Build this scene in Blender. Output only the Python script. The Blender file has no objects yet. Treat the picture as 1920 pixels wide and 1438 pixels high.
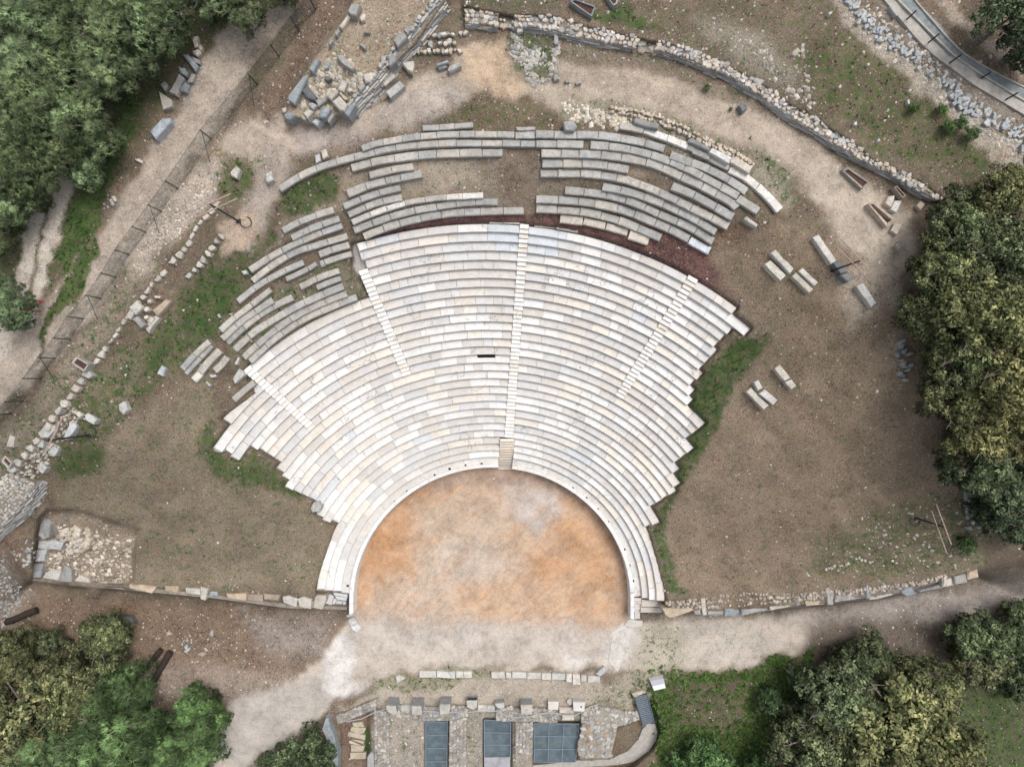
import bpy, math, random
import numpy as np
from mathutils import Vector
R = random.Random(7)
N = np.random.RandomState(11)
# ------------------------------------------------------------------ camera, light, exposure
H = 60.0                      # flying height above the orchestra floor (m)
K = 0.045                     # metres per picture unit at orchestra level
CX, CY = 960.0, 719.0
scn = bpy.context.scene
cam = bpy.data.objects.new('camera', bpy.data.cameras.new('camera'))
scn.collection.objects.link(cam)
cam.location = (0, 0, H)
cam.data.sensor_width = 36.0
cam.data.lens = 18.0 * H / (960 * K)
cam.data.clip_end = 600
scn.camera = cam
world = bpy.data.worlds.new('World'); scn.world = world; world.use_nodes = True
wn = world.node_tree; bg = wn.nodes['Background']
SUN_EL, SUN_AZ = math.radians(66), math.radians(42)      # azimuth clockwise from picture-up
sky = wn.nodes.new('ShaderNodeTexSky'); sky.sky_type = 'NISHITA'; sky.sun_disc = False
sky.sun_elevation = SUN_EL; sky.sun_rotation = SUN_AZ; sky.dust_density = 6.0; sky.air_density = 1.2; sky.ozone_density = 0.6
hs = wn.nodes.new('ShaderNodeHueSaturation'); hs.inputs['Saturation'].default_value = 0.34
wn.links.new(sky.outputs[0], hs.inputs['Color']); wn.links.new(hs.outputs[0], bg.inputs['Color'])
bg.inputs['Strength'].default_value = 0.15
sl = bpy.data.lights.new('sun', 'SUN'); sl.energy = 1.15; sl.angle = math.radians(22); sl.color = (1.0, 0.965, 0.92)
sun = bpy.data.objects.new('sun', sl); scn.collection.objects.link(sun); sun.location = (20, 20, 80)
sd = Vector((math.sin(SUN_AZ) * math.cos(SUN_EL), math.cos(SUN_AZ) * math.cos(SUN_EL), math.sin(SUN_EL)))
sun.rotation_euler = sd.to_track_quat('Z', 'Y').to_euler()
scn.view_settings.view_transform = 'Standard'; scn.view_settings.look = 'None'
scn.view_settings.exposure = 0.03; scn.view_settings.gamma = 1.0; scn.view_settings.use_curve_mapping = False
scn.cycles.max_bounces = 5; scn.cycles.transparent_max_bounces = 8

# ------------------------------------------------------------------ plan coordinates -> metres
def W(x, y, z):
    s = K * (H - z) / H
    return ((x - CX) * s, (CY - y) * s, z)
# frames of the survey sheets: origin and step of each sheet
F = {'A': (0, 0, .3339), 'B': (500, 0, .2608), 'C': (960, 0, .2504), 'D': (1400, 0, .27126), 'E': (400, 200, .2504),
     'F': (900, 200, .33385), 'G': (0, 380, .33385), 'H': (320, 460, .2504), 'K': (0, 800, .33385), 'M': (880, 680, .27126),
     'N': (560, 1050, .35417), 'O': (1140, 1000, .40625), 'P': (1360, 320, .29212), 'Q': (0, 1130, .33333),
     'S': (600, 1230, .15625), 'T': (880, 1230, .19792), 'U': (1560, 900, .18779), 'V': (0, 760, .25743), 'Y': (560, 1080, .083464), 'Z': (0, 0, 1)}
def q(f, pts):
    a, b, s = F[f]
    return [(a + x * s, b + y * s) for x, y in pts]

# ------------------------------------------------------------------ theatre geometry: rows are arcs
T0, DT = 1.25, 0.34
def T(j): return T0 + DT * j
def rcen(j): return 921.74 - .609 * j, 1126.56 + 1.1724 * j
def rr(j, t): return (262.76 + 13.6536 * j + .09801 * j * j) * (1 - .02156 * math.cos(2 * t) + .00286 * math.sin(2 * t) + .0011 * math.cos(4 * t))
def arc(j, t):
    cx, cy = rcen(j)
    lim = math.radians(89)
    if abs(t) > lim:                       # beyond the half circle the parapet runs on almost straight
        tt = math.copysign(lim, t); r = rr(j, tt)
        return cx + r * math.sin(tt) , cy - r * math.cos(tt) + (abs(t) - lim) * r
    r = rr(j, t)
    return cx + r * math.sin(t), cy - r * math.cos(t)
def ang(j, p):
    cx, cy = rcen(j); return math.atan2(p[0] - cx, cy - p[1])
def cross_t(j, seg):
    (x0, y0), (x1, y1) = seg
    best = None
    lo = hi = None; pv = None
    g0 = ang(j, ((x0 + x1) / 2, (y0 + y1) / 2))
    for i in range(241):
        t = g0 - .3 + i * .0025
        x, y = arc(j, t); v = (x1 - x0) * (y - y0) - (y1 - y0) * (x - x0)
        if pv is not None and v * pv <= 0:
            u = t - .0025 * abs(v) / (abs(v) + abs(pv) + 1e-9)
            if best is None or abs(u - g0) < abs(best - g0): best = u
        pv = v
    return best if best is not None else g0
STAIR_C = (((975, 420), (946, 819)), ((992, 420), (962.3, 819)))
STAIR_L = (((666, 495), (754, 704)), ((683.5, 491), (771, 701)))
STAIR_S = (((458.7, 698.5), (579.5, 807.7)), ((472.8, 690), (591, 798)))
STAIR_R = (((1289, 521), (1153, 742.5)), ((1306.5, 530), (1169, 748.5)))
def zz(s, x0, y0, x, y): return (x0 + x * s, y0 + y * s)
sA = 300 / 1917
LEFT_END = {21: (335, 220), 20: (225, 560), 19: (350, 580), 18: (430, 660), 17: (655, 535), 16: (770, 570), 15: (855, 625), 14: (945, 680),
            13: (980, 805), 12: (1045, 895), 11: (1080, 1020), 10: (1180, 1060), 9: (1270, 1100), 8: (1360, 1140), 7: (1440, 1190),
            6: (1455, 1345), 5: (1530, 1410), 4: (1635, 1410)}
LEFT_END = {j: zz(sA, 380, 760, *p) for j, p in LEFT_END.items()}
LEFT_END.update({3: (610, 1105), 2: (624.5, 1107), 1: (637, 1108), 0: (652.5, 1112), 28: (678, 487), 29: (673.5, 471)})
RIGHT_END = {j: zz(sA, 1140, 480, *p) for j, p in {29: (1480, 700), 28: (1625, 960), 27: (1430, 935), 26: (1340, 1010), 25: (1265, 1085),
             24: (1235, 1200), 23: (1155, 1285), 22: (1085, 1360)}.items()}
RIGHT_END.update({j: zz(sA, 1060, 640, *p) for j, p in {21: (1580, 455), 20: (1490, 525), 19: (1480, 650), 18: (1460, 765), 17: (1595, 1045),
             16: (1520, 1105), 15: (1440, 1160), 14: (1465, 1335), 13: (1380, 1390), 12: (1320, 1438)}.items()})
RIGHT_END.update({11: (1262, 887), 10: (1262, 914), 9: (1255, 928), 8: (1243, 933.5), 7: (1230, 942.4), 6: (1218.6, 948.7), 5: (1223, 984.7),
                  4: (1209, 987.8), 3: (1230, 1126), 2: (1217, 1125), 1: (1204, 1121), 0: (1189, 1120)})

# ------------------------------------------------------------------ numpy noise and zones on the plan
def vnoise(x, y, seed):
    xi = np.floor(x).astype(np.int64); yi = np.floor(y).astype(np.int64)
    fx = x - xi; fy = y - yi; fx = fx * fx * (3 - 2 * fx); fy = fy * fy * (3 - 2 * fy)
    def h(a, b):
        v = (a * 374761393 + b * 668265263 + seed * 974711) & 0x7fffffff
        v = ((v ^ (v >> 13)) * 1274126177) & 0x7fffffff
        return ((v ^ (v >> 16)) & 0xffff) / 65535.0
    return (h(xi, yi) * (1 - fx) + h(xi + 1, yi) * fx) * (1 - fy) + (h(xi, yi + 1) * (1 - fx) + h(xi + 1, yi + 1) * fx) * fy
def fbm(x, y, s, seed, o=4):
    v = 0; a = .5
    for i in range(o):
        v = v + a * vnoise(x / s, y / s, seed + i * 17); s = s / 2.1; a *= .5
    return v / (1 - .5 ** o)
def inpoly(px, py, poly):
    c = np.zeros(px.shape, bool); n = len(poly)
    for i in range(n):
        x0, y0 = poly[i]; x1, y1 = poly[(i + 1) % n]
        if y0 == y1: continue
        m = ((y0 > py) != (y1 > py)) & (px < (x1 - x0) * (py - y0) / (y1 - y0) + x0)
        c ^= m
    return c
def distpl(px, py, pl, closed=False):
    d = np.full(px.shape, 1e9); n = len(pl)
    for i in range(n if closed else n - 1):
        x0, y0 = pl[i]; x1, y1 = pl[(i + 1) % n]; dx, dy = x1 - x0, y1 - y0
        u = np.clip(((px - x0) * dx + (py - y0) * dy) / (dx * dx + dy * dy + 1e-9), 0, 1)
        d = np.minimum(d, np.hypot(px - x0 - u * dx, py - y0 - u * dy))
    return d
def sm(a, b, x):
    t = np.clip((x - a) / (b - a), 0, 1); return t * t * (3 - 2 * t)
def zone(px, py, poly, soft=10, line=0, grow=0):
    """weight 1 inside the polygon (or within `line` of the polyline), 0 outside"""
    if line: d = distpl(px, py, poly) - line
    else:
        d = distpl(px, py, poly, True); d = np.where(inpoly(px, py, poly), -d, d) - grow
    return sm(soft, -soft, d)

def ends(E_, js):
    out = []
    for j in js:
        t = ang(j, E_[j]); out += [arc(j, t), arc(j + 1, t)]
    return out
CAVEA = ends(LEFT_END, (1, 2, 3)) + ends(LEFT_END, range(4, 22)) + [(490, 738), (461, 703), (470, 686)] + \
        [arc(23.8, math.radians(a)) for a in range(-42, -20, 3)] + [(698, 562), (662, 500), (664, 488)] + [arc(29.8, math.radians(a)) for a in range(-19, 36, 4)] + \
        [arc(29.8, ang(29, RIGHT_END[29]))] + [p for j in range(29, 0, -1) for p in (arc(j + (1 if j < 29 else .8), ang(j, RIGHT_END[j])), arc(j, ang(j, RIGHT_END[j])))] + \
        [arc(-.3, math.radians(88))] + [arc(-.3, math.radians(a)) for a in range(84, -88, -6)]
WALL_BACK = [(966, 24), (1035, 24), (1080, 37.6), (1120, 49), (1198, 65), (1233, 72.6), (1288, 86.4), (1335.6, 107.7), (1383, 127.7), (1408, 141), (1440, 160), (1467.8, 181.7),
             (1508.5, 204.8), (1562.8, 238.7), (1617, 274), (1633, 293), (1684.8, 314.7), (1731, 339), (1779.8, 371.6)]
WALL_FRONT = [(965, 47.6), (1035, 56), (1110, 74), (1193, 87.6), (1228, 91.4), (1285.5, 107.7), (1360.6, 137.7), (1430.8, 180.3), (1448.8, 195.3), (1508.5, 233.3), (1562.8, 268.5),
              (1617, 298.4), (1671, 325.5), (1712, 350), (1755, 372)]
PLATFORM = [(672, -40), (655, 20), (590, 105), (540, 190), (535, 225), (600, 225), (650, 215), (700, 160), (780, 85), (838, 0), (850, -40)]
PIT = [(88, 955), (150, 958), (200, 975), (260, 992), (251, 1040), (250, 1096), (60, 1088), (70, 975)]
def jval(px, py):
    j = np.full(px.shape, 20.0)
    for _ in range(5):
        cx = 921.74 - .609 * j; cy = 1126.56 + 1.1724 * j
        t = np.arctan2(px - cx, cy - py)
        r = np.hypot(px - cx, py - cy) / (1 - .02156 * np.cos(2 * t))
        j = np.clip((-13.6536 + np.sqrt(np.maximum(13.6536 ** 2 - 4 * .09801 * (262.76 - r), 0))) / (2 * .09801), -8, 60)
    return j, t
WLINE_X = [-2000, 0, 60, 130, 250, 400, 540, 584, 596, 655, 1188, 1247, 1256, 1400, 1550, 1700, 1835, 1990, 3800]
WLINE_Y = [1075, 1080, 1088, 1098, 1106, 1120, 1138, 1138, 1110, 1112, 1122, 1128, 1150, 1146, 1134, 1114, 1074, 1070, 1060]
WSOFT = [160, 90, 3, 3, 3, 3, 3, 3, 2, 2, 2, 2, 3, 3, 3, 4, 10, 90, 200]
def elev(px, py):
    px = np.asarray(px, float); py = np.asarray(py, float)
    j, t = jval(px, py)
    jc = 39 - np.log1p(np.exp(np.clip((39 - j), -60, 60) / 1.0))          # smooth cap at row 39
    z = T0 + DT * np.maximum(jc, -3)
    z = z + sm(39, 60, j) * 1.2
    a = np.abs(np.degrees(t)); side = sm(58, 88, a)
    z = z * (1 - .58 * side * sm(2, 12, j))
    z = z - sm(900, -400, px) * sm(10, 40, j) * sm(55, 20, a) * 0.8
    cav = zone(px, py, CAVEA, 3, 0, 3.5)
    z = z - .55 * cav - .06
    below = sm(0, 1, 0.5 + 0.5 * (py - np.interp(px, WLINE_X, WLINE_Y)) / np.interp(px, WLINE_X, WSOFT))
    z = z * (1 - below)
    z = np.where(j < -.25, z * 0, z)
    z = np.where((j < .3) & (j >= -.25) & (py < 1130), np.minimum(z, T0 - .4), z)
    # retained ground behind the long wall
    wl = [(x - 3, y + 9) for x, y in WALL_BACK] + [(1900, 420), (2600, 900), (2600, -300), (860, -300), (868, 15)]
    z = z + .6 * zone(px, py, wl, 4)
    z = z + .9 * zone(px, py, PLATFORM, 4)
    z = z - 1.3 * zone(px, py, PIT, 3)
    z = z + (fbm(px, py, 46, 5, 3) - .5) * .30 * (1 - cav) * (j > 0)
    z = z + (fbm(px, py, 120, 9, 2) - .5) * .3 * (1 - cav) * (j > 3)
    z = z * 1.0
    gr = zone(px, py, [(797, 1350), (843, 1350), (843, 1500), (797, 1500)], 2) + zone(px, py, [(907, 1347), (959, 1347), (959, 1500), (907, 1500)], 2) + zone(px, py, [(1000, 1352), (1088, 1352), (1080, 1500), (1000, 1500)], 2)
    z = z - 1.6 * np.clip(gr, 0, 1)
    z = z - .7 * zone(px, py, [(640, 1348), (692, 1330), (692, 1500), (640, 1500)], 3)
    z = z - 1.25 * zone(px, py, [(1186, 1318), (1224, 1312), (1242, 1368), (1228, 1402), (1182, 1440), (1110, 1448), (1000, 1500), (1000, 1424), (1146, 1422), (1153, 1366), (1196, 1346)], 3)
    return z
def g(x, y): return float(elev(np.array([x]), np.array([y]))[0])
def gmany(pts):
    a = np.array(pts, float); return elev(a[:, 0], a[:, 1])

# ------------------------------------------------------------------ materials
def mat(name, rough=.85):
    m = bpy.data.materials.new(name); m.use_nodes = True
    b = m.node_tree.nodes['Principled BSDF']; b.inputs['Roughness'].default_value = rough
    b.inputs['Specular IOR Level'].default_value = .25
    return m, m.node_tree, b
def node(nt, typ, **kw):
    n = nt.nodes.new(typ)
    for k, v in kw.items():
        if k in n.inputs.keys(): n.inputs[k].default_value = v
        else: setattr(n, k, v)
    return n
def math_(nt, op, a, b=None, clamp=False):
    n = nt.nodes.new('ShaderNodeMath'); n.operation = op; n.use_clamp = clamp
    for i, v in enumerate((a, b)):
        if v is None: continue
        if isinstance(v, (int, float)): n.inputs[i].default_value = v
        else: nt.links.new(v, n.inputs[i])
    return n.outputs[0]
def ramp(nt, fac, lo, hi, vlo=0., vhi=1.):
    n = nt.nodes.new('ShaderNodeMapRange'); n.interpolation_type = 'SMOOTHSTEP'
    nt.links.new(fac, n.inputs[0]); n.inputs[1].default_value = lo; n.inputs[2].default_value = hi
    n.inputs[3].default_value = vlo; n.inputs[4].default_value = vhi
    return n.outputs[0]
def mix(nt, fac, a, b, mode='MIX'):
    n = nt.nodes.new('ShaderNodeMix'); n.data_type = 'RGBA'; n.blend_type = mode
    if isinstance(fac, (int, float)): n.inputs[0].default_value = fac
    else: nt.links.new(fac, n.inputs[0])
    for i, v in ((6, a), (7, b)):
        if isinstance(v, tuple): n.inputs[i].default_value = (*v[:3], 1)
        else: nt.links.new(v, n.inputs[i])
    return n.outputs[2]
def noise(nt, co, scale, detail=4, rough=.6, dist=0.):
    n = node(nt, 'ShaderNodeTexNoise'); n.inputs['Scale'].default_value = scale; n.inputs['Detail'].default_value = detail
    n.inputs['Roughness'].default_value = rough; n.inputs['Distortion'].default_value = dist
    nt.links.new(co, n.inputs['Vector']); return n.outputs['Fac']
def grey(nt, v):
    n = nt.nodes.new('ShaderNodeCombineColor')
    for i in range(3): nt.links.new(v, n.inputs[i])
    return n.outputs[0]
def bump(nt, b, h, strength, dist):
    n = node(nt, 'ShaderNodeBump'); n.inputs['Strength'].default_value = strength; n.inputs['Distance'].default_value = dist
    nt.links.new(h, n.inputs['Height']); nt.links.new(n.outputs[0], b.inputs['Normal'])

def stone_material(name, attr=False, speck=.5, lichen=.0, soft=.12, rust=0.0, nscale=9.):
    m, nt, b = mat(name, .8)
    geo = node(nt, 'ShaderNodeNewGeometry').outputs['Position']
    if attr:
        at = node(nt, 'ShaderNodeAttribute'); at.attribute_name = 'tint'; col = at.outputs['Color']
        rnd = None
    else:
        oi = node(nt, 'ShaderNodeObjectInfo'); col = oi.outputs['Color']
    n1 = noise(nt, geo, 1.6, 5, .62, .6); n2 = noise(nt, geo, nscale, 5, .7); n3 = noise(nt, geo, 42, 3, .7)
    v = math_(nt, 'ADD', ramp(nt, n1, .3, .7, 1 - soft, 1 + soft), ramp(nt, n2, .3, .7, -soft, soft * .8))
    v = math_(nt, 'ADD', v, ramp(nt, n3, .35, .65, -speck * .10, speck * .10))
    c = mix(nt, 1.0, col, grey(nt, v), 'MULTIPLY')
    if lichen:
        lm = ramp(nt, noise(nt, geo, 5.5, 6, .75), .54, .66, 0, lichen)
        c = mix(nt, lm, c, (.13, .125, .11))
        lm2 = ramp(nt, noise(nt, geo, 14, 4, .7), .6, .66, 0, lichen * .7)
        c = mix(nt, lm2, c, (.07, .07, .065))
    if rust:
        rm = ramp(nt, noise(nt, geo, .9, 5, .7, 1.2), .56, .72, 0, rust)
        c = mix(nt, rm, c, (.62, .42, .27))
        dm = ramp(nt, noise(nt, geo, 2.3, 6, .75, .8), .6, .75, 0, rust * .8)
        c = mix(nt, dm, c, (.40, .39, .40))
    if rust:
        vc = node(nt, 'ShaderNodeTexVoronoi'); vc.feature = 'DISTANCE_TO_EDGE'; vc.inputs['Scale'].default_value = .55
        wv = nt.nodes.new('ShaderNodeVectorMath'); wv.operation = 'ADD'; nz_ = node(nt, 'ShaderNodeTexNoise'); nz_.inputs['Scale'].default_value = 2.; nt.links.new(geo, nz_.inputs['Vector']); nt.links.new(geo, wv.inputs[0]); nt.links.new(nz_.outputs['Color'], wv.inputs[1]); nt.links.new(wv.outputs[0], vc.inputs['Vector'])
        ck = math_(nt, 'MULTIPLY', ramp(nt, vc.outputs['Distance'], .022, .004), ramp(nt, noise(nt, geo, .35, 3, .6), .52, .6))
        c = mix(nt, math_(nt, 'MULTIPLY', ck, .6), c, (.22, .21, .20))
    nt.links.new(c, b.inputs['Base Color'])
    bump(nt, b, math_(nt, 'ADD', n2, math_(nt, 'MULTIPLY', n3, .4)), .5, .02 + .04 * lichen)
    return m
M_MARBLE = stone_material('white_marble', soft=.07, speck=.35, rust=.26)
M_OLD = stone_material('weathered_marble', soft=.16, speck=1.0, lichen=.42)
M_ROCK = stone_material('field_stone', soft=.2, speck=1.0, lichen=.25)
M_SOUP = stone_material('rubble_stone', attr=True, soft=.16, speck=.8, lichen=.15)
def plain(name, col, rough=.7, var=.12, sc=8, metal=0.):
    m, nt, b = mat(name, rough); b.inputs['Metallic'].default_value = metal
    geo = node(nt, 'ShaderNodeNewGeometry').outputs['Position']
    v = ramp(nt, noise(nt, geo, sc, 4, .7), .3, .7, 1 - var, 1 + var)
    nt.links.new(mix(nt, 1., col, grey(nt, v), 'MULTIPLY'), b.inputs['Base Color'])
    return m
M_DARK = plain('dark_metal', (.035, .04, .045), .5)
M_GREEN = plain('green_painted_metal', (.012, .05, .042), .5)
M_STEEL = plain('galvanised_steel', (.15, .20, .25), .45, .1, 6, .2)
M_STEELD = plain('steel_frame', (.20, .25, .31), .45, .1, 6, .2)
M_HOLE_SHADE = plain('hole_shade', (.012, .011, .010), .9)  # near-black: shade inside sockets and openings put in as colour
M_WOOD = plain('salmon_timber', (.40, .30, .26), .8, .2, 12)
M_WHITE = plain('white_enamel', (.72, .74, .76), .4, .05)
M_CABLE = plain('grey_conduit', (.42, .44, .48), .5, .05)
M_RED = plain('red_plastic', (.50, .02, .012), .4, .08)
M_GRAVR = plain('red_brown_gravel', (.085, .045, .04), .95, .7, 26)
M_BARK = plain('tree_bark', (.20, .175, .15), .9, .5, 10)
M_LOG = plain('dark_log_bark', (.045, .034, .03), .95, .6, 16)
M_PAVE = plain('road_surface', (.23, .255, .265), .9, .22, 3)
M_CONC = plain('pale_concrete', (.40, .38, .35), .85, .16, 3)
M_BLUEST = plain('slate_coping', (.27, .30, .32), .8, .25, 5)

def ground_material(streaks=False):
    m, nt, b = mat('earth_and_grass' if not streaks else 'rust_earth', .95); b.inputs['Specular IOR Level'].default_value = .1
    geo = node(nt, 'ShaderNodeNewGeometry').outputs['Position']
    a1 = node(nt, 'ShaderNodeAttribute'); a1.attribute_name = 'base'
    a2 = node(nt, 'ShaderNodeAttribute'); a2.attribute_name = 'cover'
    sep = node(nt, 'ShaderNodeSeparateColor'); nt.links.new(a2.outputs['Color'], sep.inputs[0])
    grass, peb, spk = sep.outputs
    big = noise(nt, geo, .55, 5, .6, .5); mid = noise(nt, geo, 2.4, 5, .65, .4); fin = noise(nt, geo, 9, 5, .7); gr = noise(nt, geo, 34, 3, .75)
    # earth
    v = math_(nt, 'ADD', ramp(nt, big, .3, .7, .84, 1.16), math_(nt, 'MULTIPLY', ramp(nt, mid, .3, .7, -.26, .26), math_(nt, 'ADD', math_(nt, 'MULTIPLY', spk, .8), .2)))
    w = math_(nt, 'MULTIPLY', ramp(nt, fin, .32, .68, -.38, .38), spk)
    w2 = math_(nt, 'MULTIPLY', ramp(nt, gr, .32, .68, -.58, .58), spk)
    v = math_(nt, 'ADD', v, math_(nt, 'ADD', w, w2))
    c = mix(nt, 1., a1.outputs['Color'], grey(nt, v), 'MULTIPLY')
    warm = ramp(nt, noise(nt, geo, 1.3, 5, .6, .8), .5, .72, 0, .35)
    c = mix(nt, math_(nt, 'MULTIPLY', warm, spk), c, mix(nt, 1., c, (1.3, .98, .80), 'MULTIPLY'))
    dk = ramp(nt, noise(nt, geo, .8, 6, .72, 1.), .52, .70, 0, .45)
    c = mix(nt, math_(nt, 'MULTIPLY', dk, spk), c, mix(nt, 1., c, (.62, .60, .58), 'MULTIPLY'))
    # dead straw flecks
    vs = node(nt, 'ShaderNodeTexVoronoi'); vs.inputs['Scale'].default_value = 9.; nt.links.new(geo, vs.inputs['Vector'])
    sc = node(nt, 'ShaderNodeSeparateColor'); nt.links.new(vs.outputs['Color'], sc.inputs[0])
    fl = math_(nt, 'MULTIPLY', ramp(nt, sc.outputs[0], .80, .86), ramp(nt, vs.outputs['Distance'], .42, .26))
    fl = math_(nt, 'MULTIPLY', fl, spk)
    c = mix(nt, math_(nt, 'MULTIPLY', fl, .75), c, (.42, .34, .25))
    # pebbles
    vp = node(nt, 'ShaderNodeTexVoronoi'); vp.inputs['Scale'].default_value = 4.6; vp.inputs['Randomness'].default_value = 1.
    nt.links.new(geo, vp.inputs['Vector'])
    sp = node(nt, 'ShaderNodeSeparateColor'); nt.links.new(vp.outputs['Color'], sp.inputs[0])
    thr = math_(nt, 'SUBTRACT', sp.outputs[0], math_(nt, 'SUBTRACT', 1., math_(nt, 'MULTIPLY', peb, .5)))
    pm = math_(nt, 'MULTIPLY', ramp(nt, thr, 0, .02), ramp(nt, math_(nt, 'ADD', vp.outputs['Distance'], math_(nt, 'MULTIPLY', sp.outputs[1], .2)), .42, .34))
    pc = mix(nt, sp.outputs[2], (.46, .41, .34), (.62, .58, .53))
    c = mix(nt, math_(nt, 'MULTIPLY', pm, .85), c, pc)
    # grass
    gm = math_(nt, 'ADD', grass, math_(nt, 'ADD', ramp(nt, mid, .25, .75, -.42, .42), ramp(nt, fin, .25, .75, -.42, .42)))
    gm = math_(nt, 'ADD', gm, ramp(nt, gr, .3, .7, -.14, .14))
    gm = ramp(nt, gm, .42, .66)
    gc = mix(nt, ramp(nt, noise(nt, geo, 1.1, 4, .6), .38, .62), (.034, .098, .020), (.095, .145, .045))
    gc = mix(nt, ramp(nt, gr, .4, .7, 0, .6), gc, (.035, .065, .018))
    gc = mix(nt, ramp(nt, fin, .5, .7, 0, .35), gc, (.14, .155, .065))
    c = mix(nt, math_(nt, 'MULTIPLY', gm, .88), c, gc)
    if streaks:
        for rot, sc_, lo, hi, k, tint in ((-35, (.35, 2.6, 1), .44, .70, .42, (1.12, .84, .64)), (-28, (.5, 4.2, 1), .50, .75, .35, (1.18, 1.2, 1.2)), (-62, (.4, 3.2, 1), .50, .75, .30, (.78, .70, .64)), (20, (.6, 3.0, 1), .52, .72, .25, (1.14, 1.18, 1.2)), (-45, (.8, 9.0, 1), .48, .64, .36, (.84, .70, .58))):
            mp = node(nt, 'ShaderNodeMapping'); mp.vector_type = 'TEXTURE'; mp.inputs['Rotation'].default_value = (0, 0, math.radians(-rot)); mp.inputs['Scale'].default_value = tuple(1 / v_ for v_ in sc_)
            nt.links.new(geo, mp.inputs['Vector'])
            f_ = ramp(nt, noise(nt, mp.outputs[0], .55, 6, .68, .9), lo, hi, 0, k)
            c = mix(nt, f_, c, mix(nt, 1., c, tint, 'MULTIPLY'))
    nt.links.new(c, b.inputs['Base Color'])
    hgt = math_(nt, 'ADD', math_(nt, 'MULTIPLY', fin, 1.0), math_(nt, 'MULTIPLY', gr, .6))
    hgt = math_(nt, 'ADD', hgt, math_(nt, 'MULTIPLY', pm, .25))
    bp = node(nt, 'ShaderNodeBump'); bp.inputs['Distance'].default_value = .10
    nt.links.new(hgt, bp.inputs['Height']); nt.links.new(math_(nt, 'ADD', math_(nt, 'MULTIPLY', spk, .6), .08), bp.inputs['Strength'])
    nt.links.new(bp.outputs[0], b.inputs['Normal'])
    return m
M_GROUND = ground_material(); M_ORCH = ground_material(True)
def leaf_material(name, back=.35):
    m, nt, b = mat(name, .6)
    at = node(nt, 'ShaderNodeAttribute'); at.attribute_name = 'tint'
    oi = node(nt, 'ShaderNodeObjectInfo')
    c = mix(nt, 1., at.outputs['Color'], oi.outputs['Color'], 'MULTIPLY')
    nt.links.new(c, b.inputs['Base Color'])
    tr = node(nt, 'ShaderNodeBsdfTranslucent'); nt.links.new(c, tr.inputs['Color'])
    ms = node(nt, 'ShaderNodeMixShader'); ms.inputs[0].default_value = back
    nt.links.new(b.outputs[0], ms.inputs[1]); nt.links.new(tr.outputs[0], ms.inputs[2])
    nt.links.new(ms.outputs[0], nt.nodes['Material Output'].inputs['Surface'])
    return m
M_LEAF = leaf_material('leaves'); M_NEEDLE = leaf_material('pine_needles', .25)
def net_material():
    m, nt, b = mat('fence_netting', .8); b.inputs['Base Color'].default_value = (.035, .07, .062, 1)
    tr = node(nt, 'ShaderNodeBsdfTransparent'); ms = node(nt, 'ShaderNodeMixShader')
    geo = node(nt, 'ShaderNodeNewGeometry').outputs['Position']
    nt.links.new(ramp(nt, noise(nt, geo, 2.5, 5, .7), .35, .65, .18, .46), ms.inputs[0])
    nt.links.new(tr.outputs[0], ms.inputs[1]); nt.links.new(b.outputs[0], ms.inputs[2])
    nt.links.new(ms.outputs[0], nt.nodes['Material Output'].inputs['Surface'])
    return m
M_NET = net_material()
def grate_material():
    m, nt, b = mat('fine_steel_grating', .5)
    geo = node(nt, 'ShaderNodeNewGeometry').outputs['Position']
    w = node(nt, 'ShaderNodeTexWave'); w.wave_type = 'BANDS'; w.bands_direction = 'X'; w.inputs['Scale'].default_value = 4.5; w.inputs['Distortion'].default_value = 0
    nt.links.new(geo, w.inputs['Vector'])
    n = noise(nt, geo, 1.6, 5, .7)
    c = mix(nt, ramp(nt, n, .35, .65), (.075, .105, .125), (.14, .18, .20))
    c = mix(nt, ramp(nt, w.outputs['Fac'], .3, .7, 0, .35), c, (.05, .075, .09))
    c = mix(nt, ramp(nt, noise(nt, geo, 1.1, 4, .7), .58, .7, 0, .6), c, (.13, .12, .085))
    nt.links.new(c, b.inputs['Base Color'])
    return m
M_GRATE = grate_material()

# ------------------------------------------------------------------ object helpers
COL = scn.collection
WP = {}
def setp(o, label=None, cat=None, group=None, kind=None):
    if label: o['label'] = label
    if cat: o['category'] = cat
    if group: o['group'] = group
    if kind: o['kind'] = kind
    return o
def place(o, wpos, parent=None):
    COL.objects.link(o); WP[o.name] = Vector(wpos)
    if parent is not None:
        o.parent = parent; o.location = Vector(wpos) - WP[parent.name]
    else: o.location = wpos
    return o
def empty(name, pos, label, cat, group=None):
    o = bpy.data.objects.new(name, None); o.empty_display_size = .3
    place(o, pos); return setp(o, label, cat, group)
def mesh(name, v, f, m, parent=None, color=None, smooth=False, origin=None):
    c = origin or (sum(p[0] for p in v) / len(v), sum(p[1] for p in v) / len(v), min(p[2] for p in v))
    me = bpy.data.meshes.new(name)
    me.from_pydata([(p[0] - c[0], p[1] - c[1], p[2] - c[2]) for p in v], [], f)
    me.materials.append(m)
    if smooth: me.shade_smooth()
    o = bpy.data.objects.new(name, me); place(o, c, parent)
    if color is not None: o.color = (*color, 1)
    return o
def ccw(p):
    a = sum(p[i][0] * p[(i + 1) % len(p)][1] - p[(i + 1) % len(p)][0] * p[i][1] for i in range(len(p)))
    return p if a > 0 else p[::-1]
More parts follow.
